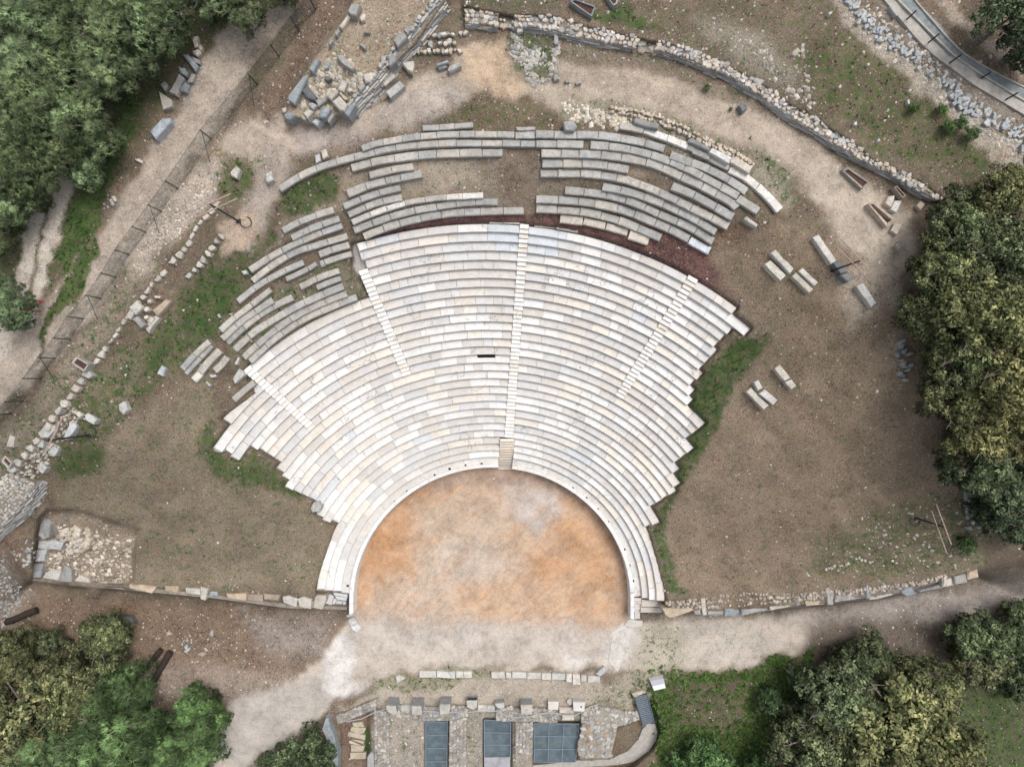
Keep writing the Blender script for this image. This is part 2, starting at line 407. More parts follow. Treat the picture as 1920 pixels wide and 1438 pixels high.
def inset(p, d):
    n = len(p); out = []
    for i in range(n):
        a, b_, c = Vector(p[i - 1][:2]), Vector(p[i][:2]), Vector(p[(i + 1) % n][:2])
        e1 = (b_ - a); e2 = (c - b_)
        e1 = e1.normalized() if e1.length > 1e-6 else Vector((1, 0)); e2 = e2.normalized() if e2.length > 1e-6 else e1
        n1 = Vector((-e1.y, e1.x)); n2 = Vector((-e2.y, e2.x)); nn = n1 + n2
        nn = nn.normalized() if nn.length > 1e-3 else n1
        k = min(1.6, 1 / max(.4, nn.dot(n1)))
        out.append((b_.x + nn.x * d * k, b_.y + nn.y * d * k))
    return out
def dens(p, step, jit, rnd=R):
    out = []; n = len(p)
    for i in range(n):
        a, b_ = p[i], p[(i + 1) % n]; L = math.hypot(b_[0] - a[0], b_[1] - a[1]); k = max(1, int(L / step))
        for s in range(k):
            u = s / k; jj = jit if s else jit * .6
            out.append((a[0] + (b_[0] - a[0]) * u + rnd.uniform(-jj, jj), a[1] + (b_[1] - a[1]) * u + rnd.uniform(-jj, jj)))
    return out
def slab_geo(p, zt, h, bev=.03, zj=0.):
    p = ccw(p); n = len(p); i1 = inset(p, bev); v = []
    v += [(x, y, zt - h) for x, y in p]; v += [(x, y, zt - bev) for x, y in p]
    v += [(x, y, zt + (R.uniform(-zj, zj) if zj else 0)) for x, y in i1]
    f = []
    for a in (0, n):
        for i in range(n):
            k = (i + 1) % n; f.append((a + i, a + k, a + n + k, a + n + i))
    if zj:
        c = (sum(x for x, y in i1) / n, sum(y for x, y in i1) / n, zt + R.uniform(0, zj)); v.append(c)
        f += [(2 * n + i, 2 * n + (i + 1) % n, 3 * n) for i in range(n)]
    else: f.append(tuple(2 * n + i for i in range(n)))
    return v, f
def rock_geo(p, zt, h, rnd=R, flat=.6):
    p = ccw(p); n = len(p); s = min(.12, .25 * math.sqrt(abs(area(p))))
    i1 = inset(p, s * flat); cx = sum(a for a, b_ in p) / n; cy = sum(b_ for a, b_ in p) / n
    tx, ty = rnd.uniform(-.12, .12), rnd.uniform(-.12, .12)
    def zz_(x, y, z): return z + (x - cx) * tx + (y - cy) * ty
    v = [(x, y, zt - h) for x, y in p] + [(x, y, zz_(x, y, zt - s * rnd.uniform(.5, 1.1))) for x, y in p] + [(x, y, zz_(x, y, zt + rnd.uniform(-.15, .1) * s)) for x, y in i1]
    v.append((cx, cy, zt + .15 * s))
    f = []
    for a in (0, n):
        for i in range(n):
            k = (i + 1) % n; f.append((a + i, a + k, a + n + k, a + n + i))
    f += [(2 * n + i, 2 * n + (i + 1) % n, 3 * n) for i in range(n)]
    return v, f
def area(p): return .5 * sum(p[i][0] * p[(i + 1) % len(p)][1] - p[(i + 1) % len(p)][0] * p[i][1] for i in range(len(p)))
def ngon(cx, cy, r, n=6, el=1., rot=0., jit=.22, rnd=R):
    out = []
    for i in range(n):
        a = rot * 0 + (i + rnd.uniform(-.25, .25)) * 2 * math.pi / n; rad = r * (1 + rnd.uniform(-jit, jit))
        x, y = rad * math.cos(a) * el, rad * math.sin(a) / el
        out.append((cx + x * math.cos(rot) - y * math.sin(rot), cy + x * math.sin(rot) + y * math.cos(rot)))
    return out
def box_geo(x0, y0, z0, x1, y1, z1):
    v = [(x0, y0, z0), (x1, y0, z0), (x1, y1, z0), (x0, y1, z0), (x0, y0, z1), (x1, y0, z1), (x1, y1, z1), (x0, y1, z1)]
    return v, [(3, 2, 1, 0), (4, 5, 6, 7), (0, 1, 5, 4), (1, 2, 6, 5), (2, 3, 7, 6), (3, 0, 4, 7)]
def bar_geo(a, b_, r, n=6, r2=None):
    a, b_ = Vector(a), Vector(b_); d = (b_ - a).normalized()
    u = d.orthogonal().normalized(); w = d.cross(u); r2 = r if r2 is None else r2
    v = [tuple(a + (u * math.cos(t) + w * math.sin(t)) * r) for t in [2 * math.pi * i / n for i in range(n)]]
    v += [tuple(b_ + (u * math.cos(t) + w * math.sin(t)) * r2) for t in [2 * math.pi * i / n for i in range(n)]]
    return v, [(i, (i + 1) % n, n + (i + 1) % n, n + i) for i in range(n)] + [tuple(range(n))[::-1], tuple(range(n, 2 * n))]
def tube_geo(pts, r, n=6):
    v, f = [], []
    for i, p in enumerate(pts):
        p = Vector(p); d = (Vector(pts[min(i + 1, len(pts) - 1)]) - Vector(pts[max(i - 1, 0)])).normalized()
        u = d.orthogonal().normalized() if abs(d.z) > .9 else Vector((-d.y, d.x, 0)).normalized(); w = d.cross(u)
        v += [tuple(p + (u * math.cos(t) + w * math.sin(t)) * r) for t in [2 * math.pi * k / n for k in range(n)]]
        if i:
            o = (i - 1) * n
            f += [(o + k, o + (k + 1) % n, o + n + (k + 1) % n, o + n + k) for k in range(n)]
    return v, f
def join(geos):
    v, f = [], []
    for a, b_ in geos:
        o = len(v); v += a; f += [tuple(i + o for i in x) for x in b_]
    return v, f
class Soup:
    """one joined mass of small stones with a tint per stone"""
    def __init__(s): s.v, s.f, s.c = [], [], []
    def add(s, geo, col):
        o = len(s.v); s.v += geo[0]; s.f += [tuple(i + o for i in x) for x in geo[1]]; s.c += [(*col, 1.)] * len(geo[0])
    def build(s, name, m, parent=None, label=None, cat=None):
        o = mesh(name, s.v, s.f, m, parent)
        a = o.data.color_attributes.new('tint', 'FLOAT_COLOR', 'POINT'); a.data.foreach_set('color', np.array(s.c, np.float32).ravel())
        o['kind'] = 'stuff'
        return setp(o, label, cat)
def vary(c, d=.08, rnd=R, warm=.03):
    k = 1 + rnd.uniform(-d, d); w = rnd.uniform(-warm, warm)
    return tuple(max(.01, min(.95, x * k * (1 + s * w))) for x, s in zip(c, (1, 0, -1)))
def wpoly(pts, z): return [W(x, y, z)[:2] for x, y in pts]
PALE, TAN, GREYS, BLUE, DARKS, BEIGE = (.50, .47, .42), (.46, .37, .28), (.33, .325, .315), (.29, .32, .34), (.15, .155, .16), (.56, .51, .45)

# ------------------------------------------------------------------ the ground
SAND, PINK, DIRT, DDIRT = (.365, .30, .24), (.345, .288, .238), (.158, .118, .088), (.095, .073, .055)
OR, ORL, WHT, GRAV, RG = (.40, .235, .13), (.42, .325, .25), (.66, .63, .60), (.25, .225, .205), (.115, .058, .053)
ROAD_L = [(-60, 790), (0, 715), (60, 660), (125, 585), (180, 512), (240, 430), (290, 345), (345, 262), (398, 180), (445, 90), (500, 20), (540, -40)]
TRACK = [(-60, 760), (-10, 690), (25, 620), (62, 520), (75, 450), (92, 380), (120, 310), (140, 250)]
PATH_U = [(455, 262), (545, 252), (640, 228), (740, 200), (820, 168), (900, 118), (960, 145), (1060, 168), (1160, 165), (1260, 180), (1340, 208), (1410, 240), (1470, 275), (1530, 320), (1590, 368), (1650, 420), (1680, 470)]
PATH_D = [(520, 300), (500, 360), (470, 420), (450, 450)]
def ground():
    def axis(lo, hi, a, b_):
        core = np.arange(a, b_ + 1, 4.0); l = [a]; s = 4.
        while l[-1] > lo: s *= 1.22; l.append(l[-1] - s)
        h = [b_]; s = 4.
        while h[-1] < hi: s *= 1.22; h.append(h[-1] + s)
        return np.array(l[1:][::-1] + list(core) + h[1:])
    ax = axis(-3200, 5200, -40, 1960); ay = axis(-2800, 4200, -40, 1480)
    X, Y = np.meshgrid(ax, ay); Zs = elev(X, Y)
    S = K * (H - Zs) / H
    V = np.stack([(X - CX) * S, (CY - Y) * S, Zs], -1)
    # ragged edges: look the zones up at displaced positions
    wx = X + (fbm(X, Y, 30, 21, 4) - .5) * 34; wy = Y + (fbm(X, Y, 30, 22, 4) - .5) * 34
    vx = X + (fbm(X, Y, 14, 31, 3) - .5) * 12; vy = Y + (fbm(X, Y, 14, 32, 3) - .5) * 12
    j, t = jval(X, Y)
    base = np.zeros(X.shape + (3,)); base[:] = DIRT
    cov = np.zeros(X.shape + (3,)); cov[..., 0] = .22; cov[..., 1] = .12; cov[..., 2] = 1.
    def paint(w, col=None, grass=None, peb=None, spk=None):
        w = np.clip(w, 0, 1)
        if col is not None: base[:] = base * (1 - w[..., None]) + np.array(col) * w[..., None]
        for i, v in enumerate((grass, peb, spk)):
            if v is not None: cov[..., i] = cov[..., i] * (1 - w) + v * w
    n1 = fbm(X, Y, 90, 41, 4); n2 = fbm(X, Y, 40, 42, 4)
    Zw = lambda poly, soft=10, line=0: zone(wx, wy, poly, soft, line)
    Zv = lambda poly, soft=5, line=0: zone(vx, vy, poly, soft, line)
    # general variation
    paint(sm(.45, .65, n1) * .5, DDIRT)
    # woodland floor, upper left
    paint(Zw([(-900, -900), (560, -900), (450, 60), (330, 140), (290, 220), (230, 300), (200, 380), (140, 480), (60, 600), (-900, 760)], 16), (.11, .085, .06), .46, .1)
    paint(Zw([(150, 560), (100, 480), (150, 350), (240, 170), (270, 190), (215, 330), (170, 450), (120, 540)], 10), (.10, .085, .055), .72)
    paint(Zw(TRACK, 7, 30), (.46, .41, .35), .03, .12, .7)
    paint(Zv([(40, 640), (62, 520), (75, 450), (92, 380), (110, 330)], 4, 3), DIRT, .5)
    paint(Zw(ROAD_L, 12, 38), PINK, .02, .20, .65)
    paint(Zw([(190, 480), (150, 545), (110, 600), (60, 690), (80, 620), (130, 520), (180, 440)], 6), (.13, .1, .07), .75)
    # strip between fence and theatre
    paint(Zw([(420, 240), (300, 420), (190, 580), (60, 760), (-80, 860), (-80, 960), (60, 850), (200, 640), (330, 450), (440, 320)], 14), (.27, .215, .17), .40, .3)
    paint(Zw([(330, 350), (400, 290), (420, 330), (330, 450), (250, 520), (250, 470)], 14), (.38, .32, .27), .12, .4)
    paint(Zw([(430, 300), (520, 240), (560, 260), (520, 300), (440, 360)], 14), (.29, .24, .19), .42, .25)
    paint(Zw([(340, 560), (420, 440), (480, 400), (520, 430), (470, 520), (420, 600), (330, 680)], 18), (.16, .125, .09), .52)
    paint(Zw([(90, 850), (230, 700), (300, 600), (390, 560), (350, 680), (250, 760), (200, 840), (130, 930)], 20), (.17, .13, .095), .60, .2)
    paint(Zw([(400, 480), (445, 500), (430, 580), (380, 650), (340, 640), (350, 560)], 14), (.16, .13, .09), .52, .1)
    paint(Zw([(400, 330), (470, 280), (480, 340), (430, 400), (415, 380)], 12), (.17, .135, .095), .56, .1)
    paint(Zw([(120, 760), (240, 640), (290, 640), (240, 760), (180, 830)], 18), (.2, .16, .115), .50, .25)
    # the upper path
    paint(Zw(PATH_U, 14, 37), SAND, .02, .16, .55)
    paint(Zw([(940, 100), (1100, 130), (1320, 170), (1420, 220), (1400, 250), (1200, 190), (1000, 170)], 14), SAND, .05, .2, .6)
    paint(Zw([(1500, 300), (1600, 340), (1720, 400), (1700, 470), (1640, 520), (1560, 440), (1530, 360)], 16), (.40, .335, .27), .05, .15, .5)
    paint(Zw(PATH_D, 14, 26), (.36, .30, .255), .12, .2, .6)
    paint(Zw([(410, 420), (470, 400), (480, 440), (450, 475), (420, 470)], 9), (.44, .33, .25), .03)
    paint(Zw([(860, 90), (950, 80), (1000, 150), (960, 190), (870, 150)], 20), (.44, .32, .22), .03, .12, .5)
    paint(Zw([(730, 180), (850, 150), (870, 190), (780, 240), (700, 240)], 14) * .5, (.34, .30, .28))
    paint(Zw([(540, 235), (700, 235), (690, 275), (560, 290)], 16) * .7, (.31, .265, .24), .03)
    # band between path and rows
    paint(Zw([(820, 225), (880, 190), (960, 185), (1060, 210), (1060, 240), (840, 235)], 10), (.15, .11, .078), .36, .35)
    paint(Zw([(1050, 180), (1180, 190), (1300, 235), (1420, 300), (1500, 380), (1480, 400), (1300, 300), (1180, 240), (1060, 230)], 10), (.30, .255, .20), .36, .5)
    paint(Zw([(1390, 250), (1480, 330), (1500, 380), (1440, 330)], 10), (.25, .22, .17), .50, .5)
    paint(Zw([(960, 60), (1040, 60), (1040, 150), (1000, 160), (950, 130)], 12), (.17, .14, .11), .50, .6)
    paint(Zw([(1050, 70), (1250, 110), (1400, 190), (1380, 200), (1200, 130), (1060, 115)], 10), (.20, .155, .12), .30, .3)
    # bare ground amid the grey rows
    paint(Zw([(560, 360), (670, 320), (980, 275), (1010, 300), (1180, 300), (1300, 350), (1250, 330), (1060, 345), (1005, 405), (990, 400), (760, 380), (640, 400), (500, 470)], 8), (.25, .20, .155), .20, .25, .9)
    paint(Zw([(755, 310), (870, 300), (900, 340), (760, 375)], 12), (.34, .28, .22), .18, .2)
    paint(Zw([(930, 275), (1010, 275), (1008, 400), (985, 402), (930, 370)], 8), (.19, .145, .11), .14, .3)
    paint(Zw([(525, 360), (560, 330), (640, 335), (630, 380), (540, 410), (530, 380)], 10), (.14, .12, .08), .62, .2)
    paint(Zw([(420, 590), (640, 480), (690, 560), (600, 590), (440, 690)], 10), (.22, .18, .14), .42, .2)
    # red gravel terrace
    paint(Zv([(700, 432), (760, 414), (860, 404), (985, 402), (985, 418), (880, 424), (780, 432), (690, 446)], 2), RG, 0, .05, 1.)
    paint(Zv([(990, 400), (1150, 400), (1240, 430), (1320, 470), (1420, 580), (1415, 620), (1390, 600), (1370, 575), (1280, 515), (1180, 465), (1090, 438), (990, 420)], 3), (.118, .062, .056), .0, .10, 1.)
    paint(Zw([(1330, 440), (1400, 430), (1440, 470), (1400, 530), (1350, 500)], 16), (.17, .105, .07), .05, .1)
    # right field
    rf = Zw([(1330, 470), (1500, 400), (1640, 520), (1700, 600), (1760, 780), (1830, 960), (1830, 1060), (1500, 1120), (1260, 1110), (1230, 1000), (1280, 860), (1320, 740), (1400, 620)], 18)
    paint(rf, (.232, .172, .124), .22, .12, 1.)
    paint(Zw([(1380, 560), (1600, 560), (1640, 700), (1420, 720)], 40) * .35, (.12, .088, .063))
    paint(Zw([(1550, 1000), (1640, 960), (1720, 930), (1830, 930), (1850, 1070), (1500, 1090)], 26), (.19, .15, .105), .42, .4)
    paint(Zw([(1560, 520), (1680, 470), (1690, 560), (1600, 620)], 14), (.30, .25, .20), .1)
    paint(Zv([(1375, 640), (1395, 612), (1440, 605), (1442, 640), (1380, 720), (1350, 790), (1318, 850), (1300, 880), (1262, 930), (1238, 1010), (1222, 1012), (1244, 945), (1262, 900), (1285, 845), (1298, 800), (1290, 760), (1320, 700)], 9), (.20, .155, .115), .74, .1)
    paint(Zv([(1225, 1000), (1245, 990), (1262, 1060), (1268, 1100), (1300, 1110), (1255, 1118), (1240, 1060)], 5), (.2, .16, .12), .66)
    paint(Zw([(1380, 560), (1445, 610), (1430, 640), (1380, 640)], 10), (.20, .15, .115), .12)
    # left field
    paint(Zw([(100, 880), (380, 700), (420, 830), (540, 900), (625, 990), (600, 1105), (260, 1100), (255, 985), (120, 945)], 18), (.215, .168, .122), .30, .08, 1.)
    paint(Zv([(395, 790), (410, 845), (440, 865), (480, 845), (530, 900), (590, 925), (560, 935), (510, 915), (450, 915), (400, 890), (370, 850), (375, 800)], 11), (.2, .155, .115), .66)
    paint(Zw([(330, 560), (420, 500), (440, 540), (400, 640), (340, 620)], 16), (.13, .11, .075), .66)
    paint(Zw([(100, 860), (190, 830), (200, 880), (110, 900)], 16), (.13, .11, .075), .6)
    paint(Zw([(80, 950), (260, 990), (250, 1100), (60, 1090)], 8), (.26, .205, .155), .12, .55)
    # litter in front of the lower left wall
    paint(Zw([(-900, 1000), (20, 1000), (60, 1110), (560, 1150), (650, 1160), (640, 1200), (600, 1290), (440, 1290), (300, 1280), (-900, 1700)], 12), (.165, .115, .082), .10, .3, 1.)
    paint(Zw([(0, 1030), (60, 1120), (20, 1180), (-60, 1150)], 14), (.22, .18, .15), .12, .5)
    paint(Zw([(450, 1150), (620, 1160), (610, 1230), (500, 1230)], 24), (.22, .185, .16), .04, .2, .9)
    paint(Zw([(150, 1250), (460, 1250), (600, 1270), (600, 1300), (300, 1310)], 20), (.24, .19, .155), .05, .3, .9)
    # parodos and lower paths
    low = Zw([(360, 1500), (420, 1400), (430, 1320), (520, 1290), (610, 1230), (645, 1170), (670, 1140), (1175, 1150), (1220, 1165), (1400, 1155), (1600, 1140), (1760, 1110), (2400, 1060), (2400, 1130), (1800, 1165), (1600, 1190), (1500, 1225), (1400, 1245), (1230, 1270), (1150, 1255), (900, 1250), (760, 1255), (640, 1300), (600, 1350), (470, 1420), (440, 1500)], 9)
    paint(low, (.42, .365, .31), .02, .08, .45)
    paint(Zw([(1220, 1170), (1440, 1160), (1460, 1215), (1380, 1245), (1230, 1240)], 34), (.42, .375, .325), .10, .14, .6)
    paint(Zw([(1480, 1145), (1700, 1110), (2400, 1040), (2400, 1160), (1750, 1180), (1560, 1200)], 40), (.22, .195, .18), .03, .12, .7)  # soft shade on the right entrance path, put into the ground colour
    paint(Zw([(1520, 1180), (1700, 1150), (1780, 1200), (1760, 1300), (1620, 1260), (1500, 1230)], 20), (.12, .095, .08), .15, .2)
    paint(Zw([(380, 1390), (450, 1300), (620, 1270), (640, 1310), (560, 1370), (440, 1460)], 14), (.38, .345, .31), .01, .05, .3)
    # orchestra
    orc = np.where(j < -.2, 1., 0.) * sm(1165, 1130, vy) * ((X > 640) & (X < 1200))
    orc = np.maximum(orc, Zw([(665, 1100), (1180, 1100), (1165, 1180), (1000, 1180), (800, 1170), (680, 1160)], 16))
    a = fbm(X * .8 + Y * .6, Y * 1.0 - X * .5, 75, 61, 5); b2 = fbm(X, Y, 26, 62, 4)
    w_or = np.clip(.42 + (a - .5) * .9 + (b2 - .5) * .35, 0, 1)
    ocol = np.array(ORL) * (1 - w_or[..., None]) + np.array(OR) * w_or[..., None]
    base[:] = base * (1 - orc[..., None]) + ocol * orc[..., None]; cov[..., 0] *= (1 - orc); cov[..., 1] = cov[..., 1] * (1 - orc) + .06 * orc; cov[..., 2] = cov[..., 2] * (1 - orc) + .42 * orc
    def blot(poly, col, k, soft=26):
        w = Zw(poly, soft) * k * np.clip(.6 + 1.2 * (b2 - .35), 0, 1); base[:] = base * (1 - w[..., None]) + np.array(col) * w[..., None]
    blot([(675, 1000), (760, 940), (800, 920), (780, 1000), (740, 1080), (680, 1130)], (.40, .215, .105), .85)
    blot([(1000, 960), (1080, 950), (1150, 1020), (1165, 1100), (1080, 1110), (990, 1080), (1000, 1010)], (.42, .235, .12), .75)
    blot([(1080, 930), (1150, 990), (1165, 1060), (1120, 1010)], (.20, .12, .085), .7, 14)  # shade at the foot of the right parapet, painted into the floor
    blot([(770, 940), (960, 900), (1000, 960), (930, 1010), (850, 1030), (780, 1000)], (.42, .34, .27), .8)
    blot([(950, 900), (1030, 910), (1060, 960), (1010, 1010), (960, 970)], (.44, .41, .39), .95, 16)
    blot([(800, 1030), (900, 1000), (980, 1060), (900, 1100), (790, 1110)], (.45, .39, .335), .85)
    blot([(700, 1090), (850, 1080), (840, 1150), (700, 1170)], (.47, .39, .32), .8)
    blot([(850, 1090), (1060, 1100), (1070, 1160), (860, 1160)], (.48, .34, .24), .75)
    blot([(860, 885), (1000, 880), (1080, 920), (1010, 915), (900, 905), (800, 920)], (.26, .20, .17), .8, 8)  # painted shade along the upper inner edge below the parapet
    blot([(690, 1150), (1150, 1165), (1140, 1240), (760, 1240), (640, 1230)], (.42, .37, .33), .8)
    wht = Zw([(612, 1215), (650, 1190), (668, 1225), (655, 1265), (690, 1290), (640, 1305), (604, 1290)], 7) + Zw([(1125, 1215), (1150, 1185), (1195, 1165), (1190, 1215), (1160, 1255), (1130, 1240)], 6) + Zw([(1050, 1215), (1090, 1218), (1110, 1250), (1060, 1245)], 8) * .6 + Zw([(800, 1185), (900, 1180), (900, 1205), (780, 1210)], 10) * .35
    paint(wht * np.clip(.0 + 1.1 * b2, 0, .7), (.60, .59, .58), 0, 0, .3)
    # around the stage building
    paint(Zw([(640, 1330), (740, 1265), (900, 1255), (1120, 1270), (1150, 1300), (1100, 1330), (720, 1330)], 8), (.36, .31, .255), .18, .25, .8)
    paint(Zw([(690, 1268), (900, 1250), (960, 1262), (700, 1300)], 6), (.3, .26, .2), .45, .2)
    paint(Zw([(690, 1330), (1140, 1330), (1140, 1500), (690, 1500)], 3), (.30, .26, .225), .28, .6, .9)
    paint(Zw([(1100, 1290), (1200, 1260), (1240, 1240), (1290, 1250), (1240, 1300), (1200, 1330), (1160, 1350), (1110, 1330)], 12), (.36, .31, .25), .40, .3)
    paint(Zw([(1190, 1180), (1250, 1160), (1300, 1180), (1280, 1250), (1200, 1260)], 16), (.40, .35, .28), .34, .2)
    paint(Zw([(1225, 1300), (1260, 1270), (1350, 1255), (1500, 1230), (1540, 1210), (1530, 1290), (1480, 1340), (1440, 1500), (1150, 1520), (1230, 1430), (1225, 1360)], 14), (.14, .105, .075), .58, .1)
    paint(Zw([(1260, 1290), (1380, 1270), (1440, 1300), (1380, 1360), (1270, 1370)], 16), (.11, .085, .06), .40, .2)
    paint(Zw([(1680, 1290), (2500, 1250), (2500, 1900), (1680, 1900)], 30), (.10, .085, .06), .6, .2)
    paint(Zv([(640, 1345), (692, 1330), (692, 1460), (640, 1460)], 3), (.17, .115, .09), .2, .1)
    paint(Zv([(668, 1375), (690, 1360), (700, 1420), (675, 1410)], 3), (.1, .08, .05), .85)
    # upper right slope
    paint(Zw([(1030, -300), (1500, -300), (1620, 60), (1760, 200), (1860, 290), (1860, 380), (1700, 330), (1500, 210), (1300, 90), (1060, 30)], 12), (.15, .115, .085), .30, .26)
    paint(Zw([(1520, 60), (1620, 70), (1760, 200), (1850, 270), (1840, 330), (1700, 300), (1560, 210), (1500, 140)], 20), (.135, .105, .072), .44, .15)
    paint(Zw([(1300, 30), (1430, 60), (1500, 140), (1470, 170), (1340, 90)], 16), (.24, .205, .165), .25, .5)
    paint(Zw([(1090, 20), (1180, 10), (1240, 60), (1120, 40)], 10), (.10, .085, .06), .6)
    paint(Zw([(1540, -100), (1590, 20), (1660, 90), (1740, 160), (1820, 230), (1880, 290), (1940, 330), (2300, 560)], 10, 22), (.31, .27, .22), .10, .5)
    paint(Zw([(1640, -60), (1700, 40), (1800, 130), (1920, 220), (2300, 470)], 12, 30), (.20, .17, .145), .08, .3)
    paint(Zw([(1740, -40), (1800, 40), (1920, 130), (2300, 380)], 8, 12), (.30, .25, .205), .03, .2)
    paint(Zw([(1790, -200), (1920, 110), (2600, 420), (2600, -500)], 14), (.09, .075, .055), .5, .3)
    # platform and pit left of the top
    paint(Zw([(560, -200), (740, -200), (640, 30), (560, 160), (500, 240), (480, 200), (560, 80)], 8), (.135, .095, .072), .10, .3)
    paint(Zv(PLATFORM, 6), (.30, .235, .175), .25, .6)
    paint(Zw([(690, 210), (790, 90), (870, -30), (900, 60), (870, 90), (800, 110), (760, 170)], 8), (.17, .13, .10), .30, .2)
    paint(Zw([(860, -100), (1100, -100), (1040, 20), (870, 10)], 10), (.14, .11, .085), .4, .3)
    # under the marble rows
    paint(zone(X, Y, CAVEA, 3), (.42, .40, .38), 0, 0, .2)
    base *= (1 + (n2[..., None] - .5) * .22)
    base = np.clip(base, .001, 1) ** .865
    nx, ny = len(ax), len(ay)
    idx = np.arange(nx * ny).reshape(ny, nx)
    quad = np.stack([idx[1:, :-1], idx[1:, 1:], idx[:-1, 1:], idx[:-1, :-1]], -1).reshape(-1, 4)
    qx = (X[1:, 1:] - 2).reshape(-1); qy = (Y[1:, 1:] - 2).reshape(-1)
    orcf = (orc[1:, 1:].reshape(-1) > .5)
    cls = np.zeros(len(quad), int)
    cls[zone(qx, qy, PATH_U, 4, 37) > .5] = 1
    cls[zone(qx, qy, ROAD_L, 4, 38) > .5] = 2
    cls[(low[1:, 1:].reshape(-1) > .5)] = 3
    cls[orcf] = 4
    cls[(zone(qx, qy, TRACK, 4, 28) > .5) & (cls == 0)] = 5
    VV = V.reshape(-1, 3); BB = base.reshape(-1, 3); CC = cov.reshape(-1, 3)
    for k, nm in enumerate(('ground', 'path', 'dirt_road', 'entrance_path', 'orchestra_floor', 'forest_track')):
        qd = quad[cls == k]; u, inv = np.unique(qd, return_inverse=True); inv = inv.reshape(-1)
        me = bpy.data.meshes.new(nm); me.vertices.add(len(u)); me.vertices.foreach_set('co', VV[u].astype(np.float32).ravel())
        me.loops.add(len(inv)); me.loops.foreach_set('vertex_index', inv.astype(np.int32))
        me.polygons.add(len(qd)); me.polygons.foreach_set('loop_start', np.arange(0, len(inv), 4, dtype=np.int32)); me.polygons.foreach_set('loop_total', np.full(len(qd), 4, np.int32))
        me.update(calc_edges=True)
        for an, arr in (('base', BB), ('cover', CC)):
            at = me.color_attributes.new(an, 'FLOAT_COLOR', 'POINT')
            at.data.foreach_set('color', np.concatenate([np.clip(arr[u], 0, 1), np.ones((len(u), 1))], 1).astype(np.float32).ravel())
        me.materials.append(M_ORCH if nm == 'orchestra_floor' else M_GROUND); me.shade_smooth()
        o = bpy.data.objects.new(nm, me); place(o, (0, 0, 0)); o['kind'] = 'structure'
    return ax, ay, cov
AX, AY, COV = ground()
def cover_at(x, y):
    i = np.clip(np.searchsorted(AX, x), 0, len(AX) - 1); k = np.clip(np.searchsorted(AY, y), 0, len(AY) - 1)
    return COV[k, i]

# ------------------------------------------------------------------ the restored marble rows
WM, CM, GM, BM, BL = (.72, .708, .69), (.715, .67, .61), (.605, .597, .588), (.61, .58, .545), (.60, .625, .65)
def marble(j, t, rnd):
    d = math.degrees(t)
    pw = .42
    if j >= 20 and -20 < d < 4: pw = .16
    if j >= 24 and -20 < d < 3: pw = .13
    if 14 <= j < 20 and -20 < d < 3: pw = .66
    if j < 14 and d < 3: pw = .55
    if j < 14 and d > 6: pw = .55
    if j >= 28 and d > 12: pw = .95
    if j >= 20 and d < -20: pw = .22
    if 14 <= j < 20 and d < -20: pw = .6
    if j >= 14 and d > 26: pw = .6
    if j >= 14 and 3 < d <= 26: pw = .42 + (18 - d) * -.008
    if j <= 13 and 20 < d < 60 and j > 7: pw = .8
    if j >= 27 and 3 < d < 12: return vary(BL, .04, rnd)
    u = rnd.random()
    if u < pw: c = WM if rnd.random() < .7 else CM
    else:
        v = rnd.random(); c = GM if v < .5 else (BM if v < .96 else BL)
    return vary(c, .045, rnd, .012)
def arc_poly(j0, j1, t0, t1, z0, z1, jitter=0., over=0.05):
    """plan polygon of a tread between the noses of rows j0 and j1, both at real heights"""
    n = max(2, int(abs(t1 - t0) * rr(j0, (t0 + t1) / 2) / 13) + 1)
    fr = [W(*arc(j0, t0 + (t1 - t0) * i / n), z0)[:2] for i in range(n + 1)]
    bk = [W(*arc(j1, t0 + (t1 - t0) * i / n), z1)[:2] for i in range(n + 1)]
    if over:
        o = []
        for a, b_ in zip(fr, bk):
            dx, dy = b_[0] - a[0], b_[1] - a[1]; L = math.hypot(dx, dy)
            o.append((b_[0] + dx / L * over, b_[1] + dy / L * over))
        bk = o
    return fr + bk[::-1]
def seat_run(parent, j, t0, t1, rnd, step=37.):
    z = T(j); jb = j + (1 if j < 29 else .78)
    rad = rr(j, (t0 + t1) / 2)
    # recessed riser under the nose
    n = max(3, int(abs(t1 - t0) * rad / 14)); v, f = [], []
    for i in range(n + 1):
        t = t0 + (t1 - t0) * i / n; a = Vector(W(*arc(j, t), z)[:2]); b_ = Vector(W(*arc(jb, t), z)[:2]); d = (b_ - a).normalized()
        p1, p2 = a + d * .022, b_ + d * .03
        v += [(p1.x, p1.y, z - .62), (p1.x, p1.y, z - .10), (p2.x, p2.y, z - .10), (p2.x, p2.y, z - .62)]
        if i:
            o = 4 * (i - 1); f += [(o + 4 + k, o + 4 + (k + 1) % 4, o + (k + 1) % 4, o + k) for k in range(4)]
    f += [(3, 2, 1, 0), (4 * n, 4 * n + 1, 4 * n + 2, 4 * n + 3)]
    row = mesh('seat_row', v, f, M_MARBLE, parent, vary((.68, .655, .63), .06, rnd))
    t = t0
    while t < t1 - 1e-6:
        L = step * rnd.choice((.45, .7, .9, 1.05, 1.2, 1.5)) / rad
        te = t + L
        if t1 - te < .4 * step / rad: te = t1
        p = arc_poly(j, jb, t + .0003, te - .0003, z, T(jb))
        p = [(x + rnd.uniform(-.008, .008), y + rnd.uniform(-.008, .008)) for x, y in p]
        mesh('seat_block', *slab_geo(p, z + rnd.uniform(-.012, .012), .17, .016), M_MARBLE, row, marble(j, (t + te) / 2, rnd))
        t = te
    return row
rnd = random.Random(5)
cavL = empty('marble_seating', W(700, 900, 0), 'restored white marble seating rows left of the long central staircase', 'seating')
